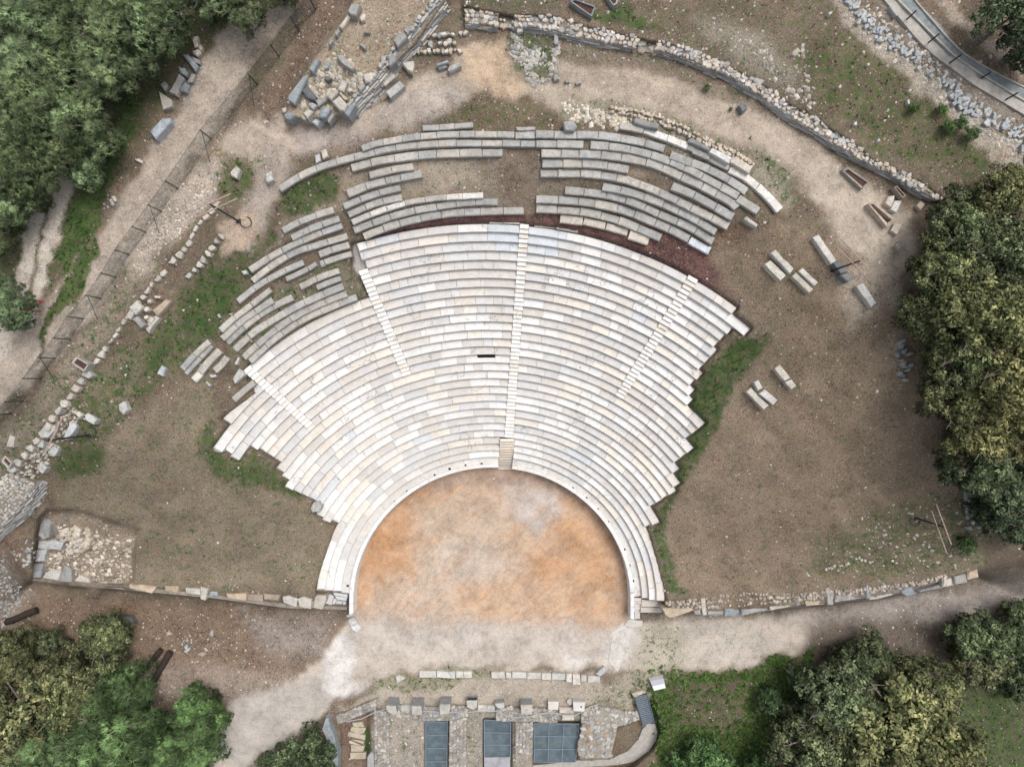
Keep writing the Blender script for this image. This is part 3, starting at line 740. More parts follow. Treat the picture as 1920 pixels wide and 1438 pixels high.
cavR = empty('marble_seating', W(1150, 900, 0), 'restored white marble seating rows right of the long central staircase', 'seating')
FL_L = ((937.5, 824), (934.5, 880)); FL_R = ((964.6, 824), (960.4, 882))      # the wide lower flight
for j in range(1, 30):
    cl = cross_t(j, FL_L if j < 4 else STAIR_C[0]); cr = cross_t(j, FL_R if j < 4 else STAIR_C[1])
    runs = []
    if j <= 13: runs.append((ang(j, LEFT_END[j]), cl))
    else:
        if j <= 21: runs.append((ang(j, LEFT_END[j]), cross_t(j, STAIR_S[0])))
        if j <= 23: runs.append((cross_t(j, STAIR_S[1]) if j < 23 else cross_t(j, STAIR_S[1]), cross_t(j, STAIR_L[0])))
        runs.append((ang(j, LEFT_END[j]) if j >= 28 else cross_t(j, STAIR_L[1]), cl))
    for a, b_ in runs: seat_run(cavL, j, a, b_, rnd)
    if j <= 13: seat_run(cavR, j, cr, ang(j, RIGHT_END[j]), rnd)
    else:
        seat_run(cavR, j, cr, cross_t(j, STAIR_R[0]), rnd)
        seat_run(cavR, j, cross_t(j, STAIR_R[1]), ang(j, RIGHT_END[j]), rnd)
# stepped stairs: two treads for each row
def stairway(label, seg, j0, j1, extra=0):
    e = empty('stone_stair', W(*seg[0][1], T(j0)), label, 'staircase')
    for j in range(j0, j1):
        for h in (0, .5):
            a, b_ = j + h, j + h + .5
            p0 = W(*arc(a, cross_t(a, seg[0])), T(a))[:2]; p1 = W(*arc(a, cross_t(a, seg[1])), T(a))[:2]
            p2 = W(*arc(b_, cross_t(b_, seg[1])), T(b_))[:2]; p3 = W(*arc(b_, cross_t(b_, seg[0])), T(b_))[:2]
            d = Vector((p3[0] - p0[0], p3[1] - p0[1])).normalized() * .03
            p = [p0, p1, (p2[0] + d.x, p2[1] + d.y), (p3[0] + d.x, p3[1] + d.y)]
            p = [(x + rnd.uniform(-.01, .01), y + rnd.uniform(-.01, .01)) for x, y in p]
            mesh('step', *slab_geo(p, T(j) + (.035 if h == 0 else .20) + rnd.uniform(-.008, .008), .45, .014), M_MARBLE, e, vary((.78, .765, .74) if rnd.random() < .8 else CM, .04, rnd, .01))
stairway('long central marble staircase climbing from the orchestra to the top row', STAIR_C, 4, 30)
stairway('marble staircase between left and middle upper wedges beside bare earth at its top', STAIR_L, 14, 27)
stairway('short marble staircase at far left of the white rows by the broken bench', STAIR_S, 14, 24)
stairway('marble staircase in the right part of the rows ending beside red gravel', STAIR_R, 14, 30)
fl = empty('stone_stair', W(948, 880, 0), 'wide bottom flight of narrow marble steps rising out of the orchestra', 'staircase')
for i in range(12):
    u0, u1 = i / 12, (i + 1) / 12; z = .22 * (i + 1)
    y0, y1 = 880.5 - 57 * u0, 880.5 - 57 * u1
    xl = lambda y: 934.5 + (880 - y) * 3 / 56; xr = lambda y: 960.6 + (880 - y) * 4 / 56
    p = [W(xl(y0), y0, z)[:2], W(xr(y0), y0, z)[:2], W(xr(y1), y1 - 1, z)[:2], W(xl(y1), y1 - 1, z)[:2]]
    mesh('step', *slab_geo(p, z, .5, .02), M_MARBLE, fl, vary((.60, .52, .43) if i < 8 else (.70, .63, .55), .05, rnd))
# parapet round the orchestra, with the walkway slabs behind it
par = empty('orchestra_parapet', W(948, 1100, 0), 'low curved white marble parapet and walkway round the orchestra with square sockets', 'parapet')
lim = math.radians(95.5)
for (ta, tb) in ((-lim, ang(0, (934.5, 870))), (ang(0, (960.8, 871)), math.radians(97.5))):
    t = ta
    while t < tb - 1e-6:
        te = min(tb, t + rnd.uniform(.10, .16))
        if tb - te < .05: te = tb
        zt = 1.46; n = max(2, int((te - t) * 22))
        fr = [W(*arc(-.62, t + (te - t) * i / n), zt)[:2] for i in range(n + 1)]; bk = [W(*arc(-.08, t + (te - t) * i / n), zt)[:2] for i in range(n + 1)]
        mesh('parapet_slab', *slab_geo([(x + rnd.uniform(-.006, .006), y + rnd.uniform(-.006, .006)) for x, y in fr + bk[::-1]], zt + rnd.uniform(-.03, .02), 1.62, .03), M_MARBLE, par,
             vary((.72, .72, .725) if rnd.random() < .8 else CM, .04, rnd, .01))
        t = te
    t = max(ta, math.radians(-87)); tb2 = min(tb, math.radians(88.3))
    while t < tb2 - 1e-6:
        te = min(tb2, t + rnd.uniform(.09, .2))
        if tb2 - te < .05: te = tb2
        p = arc_poly(-.12, 1, t + .0003, te - .0003, T0, T(1))
        mesh('walkway_slab', *slab_geo(p, T0 + rnd.uniform(-.008, .008), .4, .012), M_MARBLE, par, vary((.62, .60, .57) if rnd.random() < .7 else (.66, .64, .62), .05, rnd, .015))
        t = te
for x, y in [(652, 1098), (663, 1070), (671, 1043), (700, 988), (718, 965), (740, 940), (763, 921), (815, 890), (843, 879), (873, 872), (903, 869.5),
             (991, 880), (1019, 889), (1047, 902), (1074, 915), (1100, 933), (1121, 954), (1140, 978), (1171, 1030), (1180, 1060), (1187, 1089)]:
    s = rnd.uniform(1.5, 2.3); z = T0 + .018; a = ang(0, (x, y))
    p = [(x + (u * math.cos(a) - w * math.sin(a)) * s, y + (u * math.sin(a) + w * math.cos(a)) * s * .9) for u, w in ((-1, -1), (1, -1), (1, 1), (-1, 1))]
    mesh('post_socket', *slab_geo(wpoly(p, z), z, .05, .004), M_HOLE_SHADE, par)  # thin dark plate on the slab stands for the shaded hole
# steps down at the two ends of the walkway and the first rows
endst = [('end_steps', 'grey steps and broken blocks at the left end of the front rows', [('Y', [(770, 365), (1095, 405), (1095, 480), (800, 430)], 1.0), ('Y', [(800, 435), (1090, 485), (1065, 560), (860, 520)], .8),
         ('Y', [(860, 530), (985, 560), (960, 720), (790, 700)], .5), ('Y', [(985, 565), (1065, 570), (1055, 640), (990, 640)], .55), ('Y', [(975, 645), (1055, 655), (1055, 720), (965, 705)], .3), ('Y', [(690, 400), (785, 450), (735, 650), (590, 615)], .9), ('Y', [(790, 480), (860, 520), (770, 705), (580, 690), (590, 640), (735, 655)], .6)])]
e = empty('end_steps', W(640, 1135, 0), endst[0][1], 'steps')
for f_, pl, z in endst[0][2]: mesh('step', *slab_geo(wpoly(q(f_, pl), z), z, z + .2, .02), M_MARBLE, e, vary((.58, .575, .57), .06))
e = empty('end_steps', W(1200, 1150, 0), 'grey marble steps at the right end of the front rows', 'steps')
for i in range(5):
    z = 1.1 - .2 * i; y = 1121 + i * 5.3
    mesh('step', *slab_geo(wpoly([(1189, y), (1203, y), (1202, y + 6.3), (1189, y + 5.8)], z), z, z + .2, .02), M_MARBLE, e, vary((.62, .57, .52), .05))
for pl, z in (([(1190, 1146), (1200, 1146), (1200, 1160), (1190, 1160)], .25), ([(1203.5, 1124), (1245, 1128), (1247, 1138), (1202, 1137)], 1.0), ([(1202, 1138), (1246, 1139), (1241, 1148.5), (1201, 1148)], .7), ([(1178, 1161), (1205, 1164), (1204, 1174), (1182, 1176), (1170, 1172)], .12)):
    mesh('step', *slab_geo(wpoly(pl, z), z, z + .2, .02), M_MARBLE, e, vary((.56, .52, .48), .05))

# ------------------------------------------------------------------ weathered grey rows above
def resample(pts, n):
    L = [0]
    for a, b_ in zip(pts, pts[1:]): L.append(L[-1] + math.hypot(b_[0] - a[0], b_[1] - a[1]))
    out = []
    for i in range(n + 1):
        s = L[-1] * i / n; k = max(0, min(len(pts) - 2, next((m for m in range(len(L) - 1) if L[m + 1] >= s - 1e-9), len(pts) - 2)))
        u = (s - L[k]) / max(1e-6, L[k + 1] - L[k]); out.append((pts[k][0] + (pts[k + 1][0] - pts[k][0]) * u, pts[k][1] + (pts[k + 1][1] - pts[k][1]) * u))
    return out, L[-1]
def smooth_pl(pts):
    if len(pts) < 3: return pts
    p = [pts[0]] + list(pts) + [pts[-1]]; out = []
    for i in range(1, len(p) - 2):
        for s in range(4):
            t = s / 4; a, b_, c, d = p[i - 1], p[i], p[i + 1], p[i + 2]
            out.append(tuple(.5 * (2 * b_[k] + (c[k] - a[k]) * t + (2 * a[k] - 5 * b_[k] + 4 * c[k] - d[k]) * t * t + (3 * b_[k] - a[k] - 3 * c[k] + d[k]) * t ** 3) for k in (0, 1)))
    out.append(pts[-1]); return out
OLDG, OLDT, OLDW = (.375, .37, .355), (.43, .41, .375), (.62, .60, .57)
def grey_row(parent, f_, pts, wid, cols=(OLDG, OLDT), blk=38., h=.30, lift=.34):
    pts = q(f_, pts); sc = F[f_][2]; wid = wid * sc; pts = smooth_pl(pts)
    _, L = resample(pts, 4); n = max(1, round(L / blk)); cuts = [0] + [(i + rnd.uniform(-.15, .15)) / n for i in range(1, n)] + [1]
    m = max(24, n * 6); rs, _ = resample(pts, m)
    def at(u):
        i = min(m - 1, int(u * m)); w = u * m - i; return (rs[i][0] + (rs[i + 1][0] - rs[i][0]) * w, rs[i][1] + (rs[i + 1][1] - rs[i][1]) * w)
    mids = [at(.5 * (a + b_)) for a, b_ in zip(cuts, cuts[1:])]
    zs = gmany(mids); z0 = float(np.mean(zs)) + lift
    v, f = [], []
    for i in range(25):
        p = at(i / 24 * .998 + .001); pa, pb = at(max(0, i / 24 - .02)), at(min(1, i / 24 + .02)); dx, dy = pb[0] - pa[0], pb[1] - pa[1]; l = math.hypot(dx, dy) + 1e-9
        nx, ny = dy / l, -dx / l; zf = z0 * .4 + (float(np.interp(i / 24, [.5 * (c0 + c1) for c0, c1 in zip(cuts, cuts[1:])], zs)) + lift) * .6 - h * .55
        a_, b__ = W(p[0] + nx * .12 * wid, p[1] + ny * .12 * wid, zf), W(p[0] + nx * .9 * wid, p[1] + ny * .9 * wid, zf)
        v += [(a_[0], a_[1], zf - .8), a_, b__, (b__[0], b__[1], zf - .8)]
        if i:
            o = 4 * (i - 1); f += [(o + 4 + k, o + 4 + (k + 1) % 4, o + (k + 1) % 4, o + k) for k in range(4)]
    f += [(3, 2, 1, 0), (96, 97, 98, 99)]
    row = mesh('seat_row', v, f, M_OLD, parent, (.26, .24, .21))
    for k, (a, b_) in enumerate(zip(cuts, cuts[1:])):
        gap = .28 / L; a2, b2 = a + (gap if k else 0), b_ - (gap if k < n - 1 else 0)
        nn = 4; fr, bk = [], []
        w = wid * rnd.uniform(.93, 1.04)
        for i in range(nn + 1):
            u = a2 + (b2 - a2) * i / nn; p = at(u); pa, pb = at(max(0, u - .5 / m)), at(min(1, u + .5 / m)); dx, dy = pb[0] - pa[0], pb[1] - pa[1]; l = math.hypot(dx, dy) + 1e-9
            nx, ny = dy / l, -dx / l
            fr.append(p); bk.append((p[0] + nx * w, p[1] + ny * w))
        z = z0 * .4 + (float(zs[k]) + lift) * .6 + rnd.uniform(-.015, .015)
        poly = wpoly(fr + bk[::-1], z); poly = dens(poly, .35, .014, rnd)
        poly = [(x, y) for x, y in poly]
        ge = slab_geo(poly, z, h, .035, .014)
        col = cols[0] if len(cols) == 1 else (cols[0] if rnd.random() < .55 else cols[1])
        mesh('seat_block', *ge, M_OLD, row, vary(col, .09, rnd, .02))
def old_block(label_parent, rows):
    for r_ in rows:
        grey_row(label_parent, *r_)
oC = empty('old_seating', W(800, 320, 14), 'weathered grey stone seat rows in the upper middle, left of the bare earth gap', 'seating', 'old grey seat rows')
old_block(oC, [
 ('B', [(1120, 940), (1265, 935), (1380, 925), (1485, 915)], 40, (OLDT, OLDG)),
 ('B', [(690, 1090), (790, 1055), (870, 1040), (1050, 1010), (1270, 992), (1440, 988), (1600, 988), (1780, 992)], 46),
 ('B', [(105, 1380), (210, 1310), (350, 1240), (460, 1200), (610, 1160), (860, 1098), (1045, 1072), (1250, 1056), (1400, 1052), (1575, 1052), (1825, 1055)], 48),
 ('B', [(1805, 940), (1917, 938)], 22), ('B', [(1790, 995), (1917, 997)], 44, (OLDG,), 20.), ('B', [(1830, 1055), (1917, 1055)], 44, (OLDG,), 20.),
 ('B', [(615, 1235), (780, 1190), (935, 1165), (1185, 1137), (1360, 1130), (1530, 1126), (1695, 1125)], 56),
 ('B', [(745, 1285), (900, 1245), (1055, 1222)], 52),
 ('B', [(590, 1420), (760, 1352), (945, 1308), (1120, 1275)], 56),
 ('E', [(985, 770), (1140, 703), (1275, 662), (1405, 630)], 48), ('E', [(1018, 830), (1235, 742), (1415, 705)], 50),
 ('E', [(1045, 885), (1240, 805), (1440, 742), (1600, 715), (1735, 700), (1917, 690), (2020, 686)], 42, (OLDT, OLDW)),
 ('E', [(1060, 950), (1220, 888), (1415, 825), (1575, 792), (1740, 765), (1917, 742), (2130, 738)], 52),
 ('E', [(1135, 995), (1255, 945), (1450, 885), (1610, 850), (1770, 825), (1917, 815), (2100, 808), (2325, 805)], 54, (OLDT, OLDG)),
 ('F', [(52, 657), (140, 658), (223, 661)], 42, (BEIGE,))])
oR = empty('old_seating', W(1180, 330, 14), 'weathered grey stone seat rows in the upper right block above the red gravel', 'seating', 'old grey seat rows')
old_block(oR, [
 ('F', [(205, 133), (310, 134)], 20, (OLDG,), 20.), ('F', [(198, 180), (310, 180)], 40, (OLDG,), 18.), ('F', [(228, 226), (312, 226)], 36, (OLDG,), 26.),
 ('F', [(312, 175), (490, 179), (620, 179), (765, 195), (910, 222), (1030, 256)], 42, (OLDG,)),
 ('F', [(1062, 292), (1150, 325), (1250, 360), (1365, 415), (1485, 495)], 44, (OLDG,)),
 ('F', [(315, 228), (455, 230), (580, 235)], 42, (OLDG,)),
 ('F', [(620, 237), (780, 250), (910, 277), (1035, 317), (1155, 367), (1300, 442), (1440, 522)], 43, (OLDG,)),
 ('F', [(344, 283), (490, 286), (665, 292), (830, 312), (980, 347), (1105, 405), (1225, 460), (1390, 548), (1425, 582)], 46),
 ('F', [(350, 342), (520, 342), (645, 344), (740, 358), (830, 375)], 46),
 ('F', [(340, 396), (470, 396), (605, 398), (770, 420), (900, 460), (1035, 515), (1160, 578), (1280, 635), (1385, 692)], 44, (OLDT, OLDG)),
 ('F', [(685, 470), (815, 496), (945, 536), (1080, 592), (1200, 652), (1315, 722)], 44, (OLDG,)),
 ('F', [(475, 490), (640, 506), (775, 532), (890, 572), (1035, 637), (1165, 692), (1300, 775)], 42, (OLDG,)),
 ('F', [(315, 541), (450, 546), (580, 556), (710, 580), (830, 612), (950, 662), (1060, 708), (1165, 762)], 46, (OLDG, OLDT)),
 ('F', [(1168, 768), (1280, 830)], 46, ((.62, .65, .70),)),
 ('F', [(315, 594), (465, 601), (600, 616), (750, 652), (880, 702), (1008, 757)], 44, (OLDT, OLDG)),
 ('F', [(448, 652), (575, 665)], 46, (BEIGE,)), ('F', [(578, 662), (700, 690)], 42, (BEIGE,)), ('F', [(703, 690), (825, 726)], 42, (BEIGE,)), ('F', [(830, 742), (940, 778)], 50, (BEIGE,)),
 ('F', [(305, 676), (425, 686)], 44, (BEIGE,)), ('F', [(428, 688), (550, 708)], 44, (BEIGE,)),
 ('F', [(1070, 467), (1190, 515), (1310, 580), (1410, 640)], 46, (OLDG,)),
 ('F', [(783, 124), (915, 150), (1035, 190), (1160, 240)], 40, (OLDT, OLDW)), ('F', [(1160, 240), (1198, 256)], 34, (OLDG,)), ('F', [(1192, 262), (1285, 302)], 40, (OLDG,)), ('F', [(1283, 305), (1392, 360)], 42, (OLDG,)),
 ('F', [(1392, 372), (1480, 412), (1545, 465)], 42, (OLDW,), 60.), ('F', [(1547, 468), (1605, 522), (1668, 596)], 44, (OLDW,), 60.), ('F', [(1437, 532), (1495, 570), (1552, 606)], 48, (OLDT,), 60.)])
oL = empty('old_seating', W(560, 520, 13), 'weathered grey stone seat rows in the upper left block with grassy gaps', 'seating', 'old grey seat rows')
old_block(oL, [
 ('E', [(530, 950), (610, 905), (690, 868), (800, 828), (905, 797)], 48),
 ('E', [(595, 1005), (680, 962), (770, 922), (950, 860)], 50),
 ('E', [(285, 1245), (360, 1195), (440, 1142), (530, 1092), (620, 1048), (800, 972), (970, 912)], 48),
 ('E', [(305, 1322), (385, 1255), (465, 1200), (615, 1112), (760, 1065), (850, 1038), (1010, 990)], 48),
 ('E', [(800, 1130), (900, 1092), (1020, 1058)], 52, (OLDT,)), ('E', [(840, 1185), (940, 1150), (1040, 1122)], 44, (OLDT,)), ('E', [(805, 1202), (835, 1192)], 48, (OLDG,)),
 ('H', [(515, 437), (615, 355), (715, 288), (860, 210), (1000, 148)], 46),
 ('H', [(385, 652), (480, 565), (590, 482), (760, 347)], 44), ('H', [(400, 717), (535, 592), (620, 530), (775, 430)], 48),
 ('H', [(435, 747), (590, 605), (750, 495), (920, 410)], 46), ('H', [(495, 800), (570, 730), (660, 655), (865, 528), (1070, 425), (1300, 330)], 52),
 ('H', [(560, 858), (660, 765), (815, 637), (980, 532), (1140, 455), (1325, 385)], 50), ('H', [(607, 885), (785, 722), (985, 585), (1170, 502), (1340, 432), (1400, 412)], 50, (OLDT, OLDG)),
 ('H', [(870, 270), (955, 232), (1035, 192)], 38, (OLDG,)), ('H', [(1040, 190), (1100, 150)], 34, (OLDG,)), ('H', [(978, 332), (1130, 258), (1265, 212)], 46), ('H', [(1100, 336), (1185, 300), (1278, 266)], 46, (OLDG,))])
oF = empty('old_seating', W(380, 680, 12), 'small cluster of tumbled grey seat slabs at the far left beyond the rows', 'seating', 'old grey seat rows')
old_block(oF, [('H', [(100, 940), (200, 830), (300, 738)], 46), ('H', [(122, 972), (215, 872), (318, 762)], 34), ('H', [(238, 968), (300, 890), (385, 805)], 52, (OLDT,)), ('H', [(190, 1030), (240, 975)], 56, (OLDW,)),
 ('H', [(345, 958), (400, 905), (440, 850)], 52, (OLDT,)), ('H', [(485, 1175), (555, 1110), (635, 1045)], 44, (OLDT,), 60.)])

# ------------------------------------------------------------------ walls of rubble and dressed stone
def smooth_band(back, front, n):
    a, _ = resample(back, n); b_, _ = resample(front, n); return a, b_
STC = [(.47, .42, .36), (.52, .48, .44), (.42, .36, .30), (.39, .38, .37), (.53, .47, .40), (.33, .33, .33), (.57, .54, .50)]
def rubble_top(parent, back, front, zt, zfun, size=9.5, limit=300, cols=STC, name='stone', dome=.0, left=None, skip=.10):
    """stones laid over a band; the largest stay separate parts, the rest join into one mass"""
    (_, L1), (_, L2) = resample(back, 2), resample(front, 2); L = (L1 + L2) / 2
    wd = np.mean([math.hypot(a[0] - b_[0], a[1] - b_[1]) for a, b_ in zip(resample(back, 8)[0], resample(front, 8)[0])])
    nu = max(1, round(L / size)); nv = max(1, round(wd / size)); a, _ = resample(back, nu * 2); b_, _ = resample(front, nu * 2)
    st = []
    for i in range(nu):
        for k in range(nv):
            if rnd.random() < skip: continue
            u = min(nu * 2, max(0, (i + .5 + rnd.uniform(-.28, .28) + .25 * (k % 2)) * 2)); i0 = min(int(u), nu * 2 - 1); w = u - i0
            v = (k + .5 + rnd.uniform(-.2, .2)) / nv
            pa = (a[i0][0] + (a[i0 + 1][0] - a[i0][0]) * w, a[i0][1] + (a[i0 + 1][1] - a[i0][1]) * w); pb = (b_[i0][0] + (b_[i0 + 1][0] - b_[i0][0]) * w, b_[i0][1] + (b_[i0 + 1][1] - b_[i0][1]) * w)
            st.append((pa[0] + (pb[0] - pa[0]) * v, pa[1] + (pb[1] - pa[1]) * v, size * rnd.choice((.44, .52, .6, .68, .78))))
    zs = zfun([(x, y) for x, y, s in st]); items = []
    for (x, y, s), z in zip(st, zs):
        z = float(z) + zt + rnd.uniform(-.06, .07); m = K * (H - z) / H; wx, wy, _ = W(x, y, z)
        items.append((s, rock_geo(ngon(wx, wy, s * m, rnd.choice((4, 5, 5, 6, 6)), rnd.uniform(.8, 1.3), rnd.uniform(0, 3.1), .2, rnd), z, .26, rnd, .38), vary(rnd.choice(cols), .12, rnd, .03), z))
    items.sort(key=lambda t: -t[0]); lim_ = limit if left is None else left[0]
    for s, ge, c, z in items[:lim_]: mesh(name, *ge, M_ROCK, parent, c)
    if left is not None: left[0] = max(0, left[0] - len(items))
    if items[lim_:]:
        sp = Soup()
        for s, ge, c, z in items[lim_:]: sp.add(ge, c)
        sp.build('small_stones', M_SOUP, parent)
def wall_body(parent, back, front, ztop, zbot, n=40, m=M_ROCK, color=(.25, .22, .19), name='wall_core'):
    """the mortar heart of a wall: follows both edges, real height"""
    a, _ = resample(back, n); b_, _ = resample(front, n); zt = ztop([(.5 * (p[0] + r[0]), .5 * (p[1] + r[1])) for p, r in zip(a, b_)]) ; zb = zbot
    v, f = [], []
    for i in range(n + 1):
        z = float(zt[i]); p, r = W(*a[i], z), W(*b_[i], z); v += [(p[0], p[1], z - zb), p, r, (r[0], r[1], z - zb)]
        if i:
            o = 4 * (i - 1); f += [(o + 4 + k, o + 4 + (k + 1) % 4, o + (k + 1) % 4, o + k) for k in range(4)]
    f += [(3, 2, 1, 0), (4 * n, 4 * n + 1, 4 * n + 2, 4 * n + 3)]
    return mesh(name, v, f, m, parent, color)
def facing(parent, line, ztop, height, courses, batter=.25, cols=((.44, .435, .42), (.38, .38, .375), (.50, .475, .44), (.31, .32, .33)), out=1):
    """flat slabs laid in courses against the seen face; lower courses stand further out"""
    a, L = resample(line, 60); za = ztop(a); sp = Soup(); ch = height / courses
    P3 = [Vector(W(p[0], p[1], float(z))) for p, z in zip(a, za)]
    D = [0]
    for p, r in zip(P3, P3[1:]): D.append(D[-1] + (r - p).length)
    for c in range(courses):
        s = rnd.uniform(-.4, 0)
        while s < D[-1]:
            l = rnd.uniform(.3, 1.1); s0, s1 = max(0, s), min(D[-1], s + l - .02); s += l
            if s1 - s0 < .08: continue
            def at(d):
                k = max(0, min(len(D) - 2, int(np.searchsorted(D, d)) - 1)); u = (d - D[k]) / max(1e-6, D[k + 1] - D[k]); return P3[k].lerp(P3[k + 1], u)
            p, r = at(s0), at(s1); d = Vector((r.x - p.x, r.y - p.y)).normalized(); n_ = Vector((d.y, -d.x)) * out
            o = batter * (c + .5) / courses + rnd.uniform(0, .10); z1 = min(p.z, r.z) - ch * c - .01; z0 = z1 - ch + .015
            q4 = [(p.x - n_.x * .1, p.y - n_.y * .1), (r.x - n_.x * .1, r.y - n_.y * .1), (r.x + n_.x * (o + rnd.uniform(-.03, .03)), r.y + n_.y * o), (p.x + n_.x * o, p.y + n_.y * (o + rnd.uniform(-.03, .03)))]
            sp.add(slab_geo(q4, z1, z1 - z0, .012), vary(rnd.choice(cols), .14, rnd))
    sp.build('facing_slabs', M_SOUP, parent)
CH = lambda pts: gmany([(x - 16, y + 34) for x, y in pts]) + .62
wl = empty('rubble_wall', W(1400, 170, 15), 'long curved wall topped with pale rubble that runs down to the trees at the right', 'wall')
left_ = [300]
for (bk, fr, dz) in (([(966, 24), (1035, 24), (1080, 37.6), (1120, 49), (1198, 65)], [(965, 47.6), (1035, 56), (1110, 74), (1193, 87.6)], 0),
                     (WALL_BACK[5:], WALL_FRONT[4:], 0)):
    wall_body(wl, bk, fr, CH, 1.6); facing(wl, fr, CH, .70, 6, .16)
    rubble_top(wl, bk, fr, .10, CH, 8.8, left=left_)
w2 = empty('rubble_wall', W(900, 35, 15), 'short block of rubble wall at the upper left start of the long wall', 'wall')
bk, fr = [(871.6, 15.6), (900, 17), (934, 22)], [(871.6, 41.7), (900, 44), (934, 49.5)]
wall_body(w2, bk, fr, CH, 1.6); facing(w2, fr, CH, .72, 6, .18); rubble_top(w2, bk, fr, .1, CH, 9)
CL = lambda pts: gmany([(x, y + 22) for x, y in pts]) + .25
w3 = empty('low_wall', W(950, 42, 15), 'low worn stretch of wall joining two rubble walls near the top', 'wall')
bk, fr = [(934, 30), (966, 36)], [(934, 51), (966, 54)]
wall_body(w3, bk, fr, CL, 1.4); rubble_top(w3, bk, fr, .1, CL, 8)
w4 = empty('threshold', W(1210, 85, 15), 'sunken stone threshold in the gap of the long rubble wall', 'threshold')
CG = lambda pts: gmany([(x, y + 16) for x, y in pts]) + .12
bk, fr = [(1199, 73), (1228, 76)], [(1194, 95), (1226, 100)]
wall_body(w4, bk, fr, CG, 1.2); rubble_top(w4, bk, fr, .06, CG, 14, cols=[(.40, .34, .27), (.44, .42, .38)])

# the raised rubble platform near the top with its slab-built side
pf = empty('ruined_platform', W(640, 150, 15), 'raised ruined platform of big grey blocks and rubble beside the top path', 'ruin')
GZ = lambda pts: gmany(pts)
edge = [q('B', [p])[0] for p in [(1265, -40), (1180, 60), (1050, 230), (940, 355), (850, 480), (760, 590), (660, 700), (600, 775)]]
ez = lambda pts: gmany([(x - 14, y - 8) for x, y in pts]) + .25
facing(pf, edge[::-1], ez, 1.5, 8, .55)
rubble_top(pf, [(x - 10, y - 7) for x, y in edge], edge, .08, ez, 9, cols=[(.38, .37, .35), (.46, .43, .38), (.33, .33, .33)])
BLK = [  # outline on its sheet, height above the ground, colour
 ('B', [(150, 715), (148, 685), (205, 615), (270, 545), (292, 562), (250, 650), (195, 745)], .55, BLUE), ('B', [(298, 497), (350, 420), (378, 428), (330, 522)], .5, BLUE),
 ('B', [(248, 650), (290, 615), (357, 690), (350, 725), (290, 705)], .45, DARKS), ('B', [(500, 402), (525, 388), (560, 410), (636, 490), (610, 508), (545, 465), (515, 430)], .5, GREYS),
 ('B', [(905, 292), (950, 220), (1012, 267), (940, 337)], .7, GREYS), ('B', [(985, 215), (1010, 180), (1046, 197), (1010, 250)], .5, GREYS), ('B', [(665, 120), (690, 95), (710, 105), (706, 145), (675, 148)], .3, BEIGE),
 ('B', [(663, 322), (685, 308), (716, 335), (705, 357)], .3, GREYS), ('B', [(698, 217), (742, 222), (738, 238), (700, 234)], .3, GREYS), ('B', [(508, 632), (540, 570), (584, 590), (552, 665), (515, 655)], .5, PALE),
 ('B', [(425, 692), (455, 650), (502, 680), (465, 727)], .5, PALE), ('B', [(466, 728), (520, 690), (582, 752), (560, 800), (520, 790)], .7, PALE), ('B', [(520, 790), (560, 800), (585, 755), (640, 760), (585, 838)], .5, BLUE),
 ('B', [(515, 668), (530, 660), (590, 715), (560, 722)], .6, TAN), ('B', [(580, 640), (612, 628), (616, 655), (588, 662)], .4, BEIGE), ('B', [(645, 625), (690, 595), (712, 620), (670, 660)], .5, GREYS),
 ('B', [(290, 750), (325, 735), (365, 755), (330, 792)], .5, GREYS), ('B', [(345, 720), (400, 700), (432, 720), (370, 770)], .35, GREYS), ('B', [(258, 812), (300, 785), (337, 800), (290, 852)], .5, PALE),
 ('B', [(245, 842), (260, 820), (290, 855), (272, 868)], .3, GREYS), ('B', [(408, 548), (440, 545), (465, 565), (440, 585), (412, 572)], .35, DARKS), ('B', [(410, 470), (440, 462), (444, 490), (415, 498)], .35, BLUE),
 ('B', [(815, 395), (860, 400), (855, 440), (825, 480)], .4, GREYS), ('B', [(870, 400), (925, 400), (930, 440), (880, 480)], .4, GREYS), ('B', [(690, 540), (745, 520), (795, 530), (740, 600), (700, 580)], .4, BEIGE),
 ('B', [(576, 80), (610, 22), (672, 32), (640, 110), (600, 108)], .6, GREYS), ('B', [(512, 190), (580, 108), (605, 120), (540, 208)], .35, BEIGE), ('B', [(485, 240), (510, 205), (528, 222), (502, 258)], .4, GREYS), ('B', [(438, 310), (462, 282), (476, 296), (455, 328)], .4, BLUE)]
for f_, pl, h, c in BLK:
    pts = q(f_, pl); z = max(gmany([(sum(x for x, y in pts) / len(pts), sum(y for x, y in pts) / len(pts))])[0], gmany([(640, 160)])[0] - .3) + h
    mesh('ancient_block', *rock_geo(dens(wpoly(pts, z), .5, .03, rnd), z, h + .7, rnd, .5), M_OLD, pf, vary(c, .1, rnd, .02))
for bx in ([(1150, 230), (1245, 222), (1350, 215), (1455, 208)], [(1160, 300), (1260, 290), (1360, 285)], [(1065, 358), (1180, 352), (1290, 352), (1400, 350)]):
    w_ = 44 if bx[0][1] < 240 else (40 if bx[0][1] < 320 else 24)
    bk = q('B', bx); fr = q('B', [(x, y + w_) for x, y in bx])
    lab = {230: 'low rubble footing behind the two grey blocks below the top wall', 300: 'broad flat stone footing between two thin stone lines near the top', 358: 'thin line of small stones above the upper path'}[bx[0][1]]
    e = empty('stone_footing', W(*bk[0], g(*bk[0])), lab, 'footing', 'old footings near the top wall')
    rubble_top(e, bk, fr, .28, GZ, 9 if w_ > 30 else 8, cols=STC)

